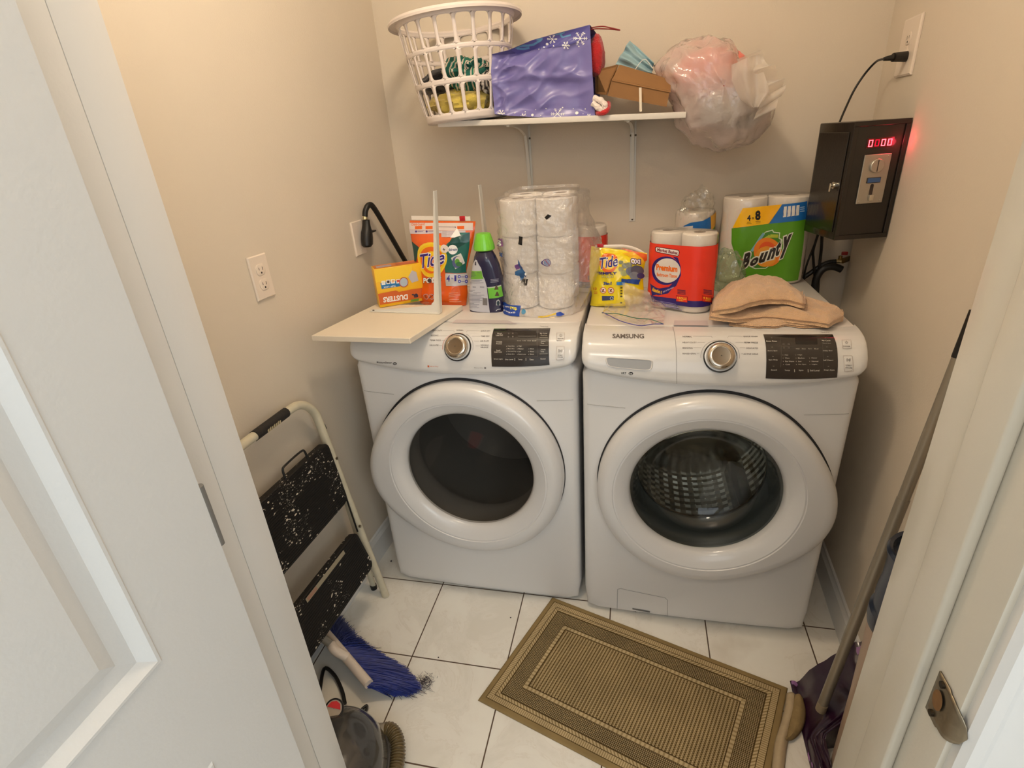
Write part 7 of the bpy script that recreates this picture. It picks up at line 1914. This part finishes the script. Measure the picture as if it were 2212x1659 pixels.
bm = BM(); lathe(bm, [(.024, -.004), (.024, .004), (.0215, .006), (.020, .004)], 32, M=CBM, mi=0); lathe(bm, [(.020, .0035), (.001, .0045)], 32, M=CBM, mi=1)
cp = link('tank_cap', bm, [mat('black_cap_ring', RGB(34, 30, 30), .4), mat('tan_cap_face', RGB(176, 160, 140), .5)], cc)
T = Art(lambda u, v: CBM @ Vector((u, v, .0052)), Matrix.Translation(CO), g=(0, 0), off=.0004, side=-1); T.poly([(-.018, .001), (.017, .001), (.012, .013), (0, .018), (-.012, .013)], RGB(206, 40, 44), px=False); T.build('red_mark', cp)
bm = BM()
hpth = [C3(-.455, -.585, .045), C3(-.432, -.580, .050), C3(-.405, -.598, .045), C3(-.388, -.632, .035), C3(-.380, -.675, .030), C3(-.385, -.74, .030), C3(-.41, -.80, .03)]
tube(bm, hpth, .0175, 16, 36, rfn=lambda t: 1 + .15 * math.sin(t * 2 * PI * 34)); link('ribbed_hose', bm, mat('olive_hose', RGB(112, 94, 62), .35, coat=.3), cc)
bm = BM(); cyl(bm, C3(-.490, -.600, .05), C3(-.448, -.583, .047), .021, .019, 20); link('hose_elbow', bm, mat('grey_elbow', RGB(150, 140, 124), .4), cc)
bm = BM(); tube(bm, [Vector(p) - CO for p in (at(690, 1500, 'z', .02), at(700, 1445, 'z', .02), at(722, 1458, 'z', .015), at(738, 1490, 'z', .012), at(745, 1520, 'z', .008))], .0055, 10); tube(bm, [Vector(p) - CO for p in (at(778, 1535, 'z', .01), at(792, 1524, 'z', .012), at(790, 1536, 'z', .006), at(776, 1542, 'z', .006))], .004, 8); link('power_cord', bm, M_BLKRUB, cc)

# right corner: pole, purple bag, tall canister
pt = thing('grey_pole', 'long grey metal pole standing on the purple bag and leaning on the right wall', 'pole', (.664, -.297, .078))
PO = pt.location
p_a, p_b = Vector((.664, -.297, .082)), Vector((.789, -.176, 1.02))
bm = BM(); cyl(bm, p_a - PO, p_a + (p_b - p_a) * .235 - PO, .0118, n=20); cyl(bm, p_a + (p_b - p_a) * .235 - PO, p_a + (p_b - p_a) * .66 - PO, .0128, n=20); cyl(bm, p_a + (p_b - p_a) * .66 - PO, p_b - PO, .0118, n=20)
link('pole_tube', bm, mat('satin_grey_tube', RGB(150, 140, 124), .36, .35), pt)
bm = BM(); cyl(bm, p_b - PO, p_b + (p_b - p_a) * .10 - PO, .0128, n=20); link('pole_grip', bm, M_BLKRUB, pt)
bm = BM(); tube(bm, [p_a - PO + Vector((0, 0, -.004)), p_a - PO + Vector((.002, .001, .02))], .0124, 16, 0); link('end_cap', bm, mat('tan_end_cap', RGB(150, 134, 110), .6), pt)
M_PURP = mat('dark_purple_glossy', RGB(44, 16, 40), .30, coat=.3, bump=.5, bscale=14)
pu = thing('purple_bag', 'crumpled dark purple bag with lilac blotches on the floor in the right corner', 'bag', (.70, -.34, 0))
UO = pu.location
def PUF(u, v):
    # u along the wall side (0 far, 1 near), v across from room side (0) over the top to the wall (1)
    sq = max(0.0, min(1.0, (u - .36) / .14)); sq = sq * sq * (3 - 2 * sq); xw = .165 - .125 * sq
    x = .625 + xw * v + .008 * u * (1 - v); y = -.165 - .36 * u - .02 * v * (1 - u) + (.05 if False else 0)
    z = .004 + (.285 - .10 * u) * (1 - .78 * sq) * max(0, v - .12) ** .9 + .02 * (1 - abs(noise.noise(Vector((u * 4, v * 4, 3)))) * 2) * min(1, v * 5) * (1 - max(0, v - .9) * 5)
    if v < .02: z = .002
    return Vector((x, y, max(.002, z))) - UO
bm = BM(); V = grid(bm, PUF, lin(0, 1, 34), lin(0, 1, 30))
def skirt(row, x=None):
    for a, b in zip(row, row[1:]): bm.faces.new((a, b, bm.verts.new((b.co.x, b.co.y, .001)), bm.verts.new((a.co.x, a.co.y, .001))))
skirt([r[0] for r in V]); skirt([r[-1] for r in V]); skirt(V[-1]); skirt(V[0])
bmesh.ops.remove_doubles(bm, verts=bm.verts[:], dist=1e-5); bmesh.ops.recalc_face_normals(bm, faces=bm.faces[:])
link('bag_body', bm, M_PURP, pu, sharp=70)
T = Art(PUF, Matrix.Translation(UO), g=(.3, .5), off=.0012, rough=.4)
LIL = RGB(150, 104, 158)
for c_, r in (((.02, .06), (.022, .05)), ((.06, .80), (.03, .05)), ((.08, .87), (.02, .03)), ((.60, .04), (.03, .04)), ((.66, .10), (.02, .03))):
    T.raw([(max(0, c_[0] + r[0] * math.cos(2 * PI * i / 14) * (1 + .3 * math.sin(i * 2.3))), min(1, max(.0, c_[1] + r[1] * math.sin(2 * PI * i / 14)))) for i in range(14)], [tuple(range(14))], LIL)
T.build('lilac_blotches', pu)
cn = thing('tall_canister', 'tall tan canister with a dark blue stepped lid, half hidden by the right door frame', 'canister', (.730, -.42, 0))
bm = BM(); lathe(bm, [(.0005, 0), (.060, 0), (.063, .006), (.066, .30), (.072, .52), (.0725, .535), (.0005, .536)], 48); link('canister_body', bm, mat('tan_canister', RGB(176, 150, 128), .45, coat=.15), cn)
bm = BM(); lathe(bm, [(.0752, .525), (.0775, .540), (.0775, .562), (.072, .568), (.0735, .60), (.072, .622), (.0700, .640), (.0700, .690), (.073, .700), (.0755, .712), (.072, .720), (.066, .716), (.064, .70), (.001, .70)], 48); link('stepped_lid', bm, mat('dark_blue_lid', RGB(36, 44, 60), .3, coat=.3), cn)
# crumbs on the tiles
for i, ((px, py), r, lb_) in enumerate((((845, 1212), .0035, 'small dark crumb on the tile near the left wall corner'), ((947, 1420), .0022, 'tiny dark crumb on the tile between broom and mat'), ((1103, 1334), .0022, 'tiny dark speck on the tile left of the mat'))):
    q = at(px, py, 'z', r * .6); bm = BM(); heap(bm, (0, 0, 0), (r, r, r * .6), i, .5, 3, 10, 6); tag(link('crumb', bm, M_DARKTIP, loc=q), lb_, 'crumb')
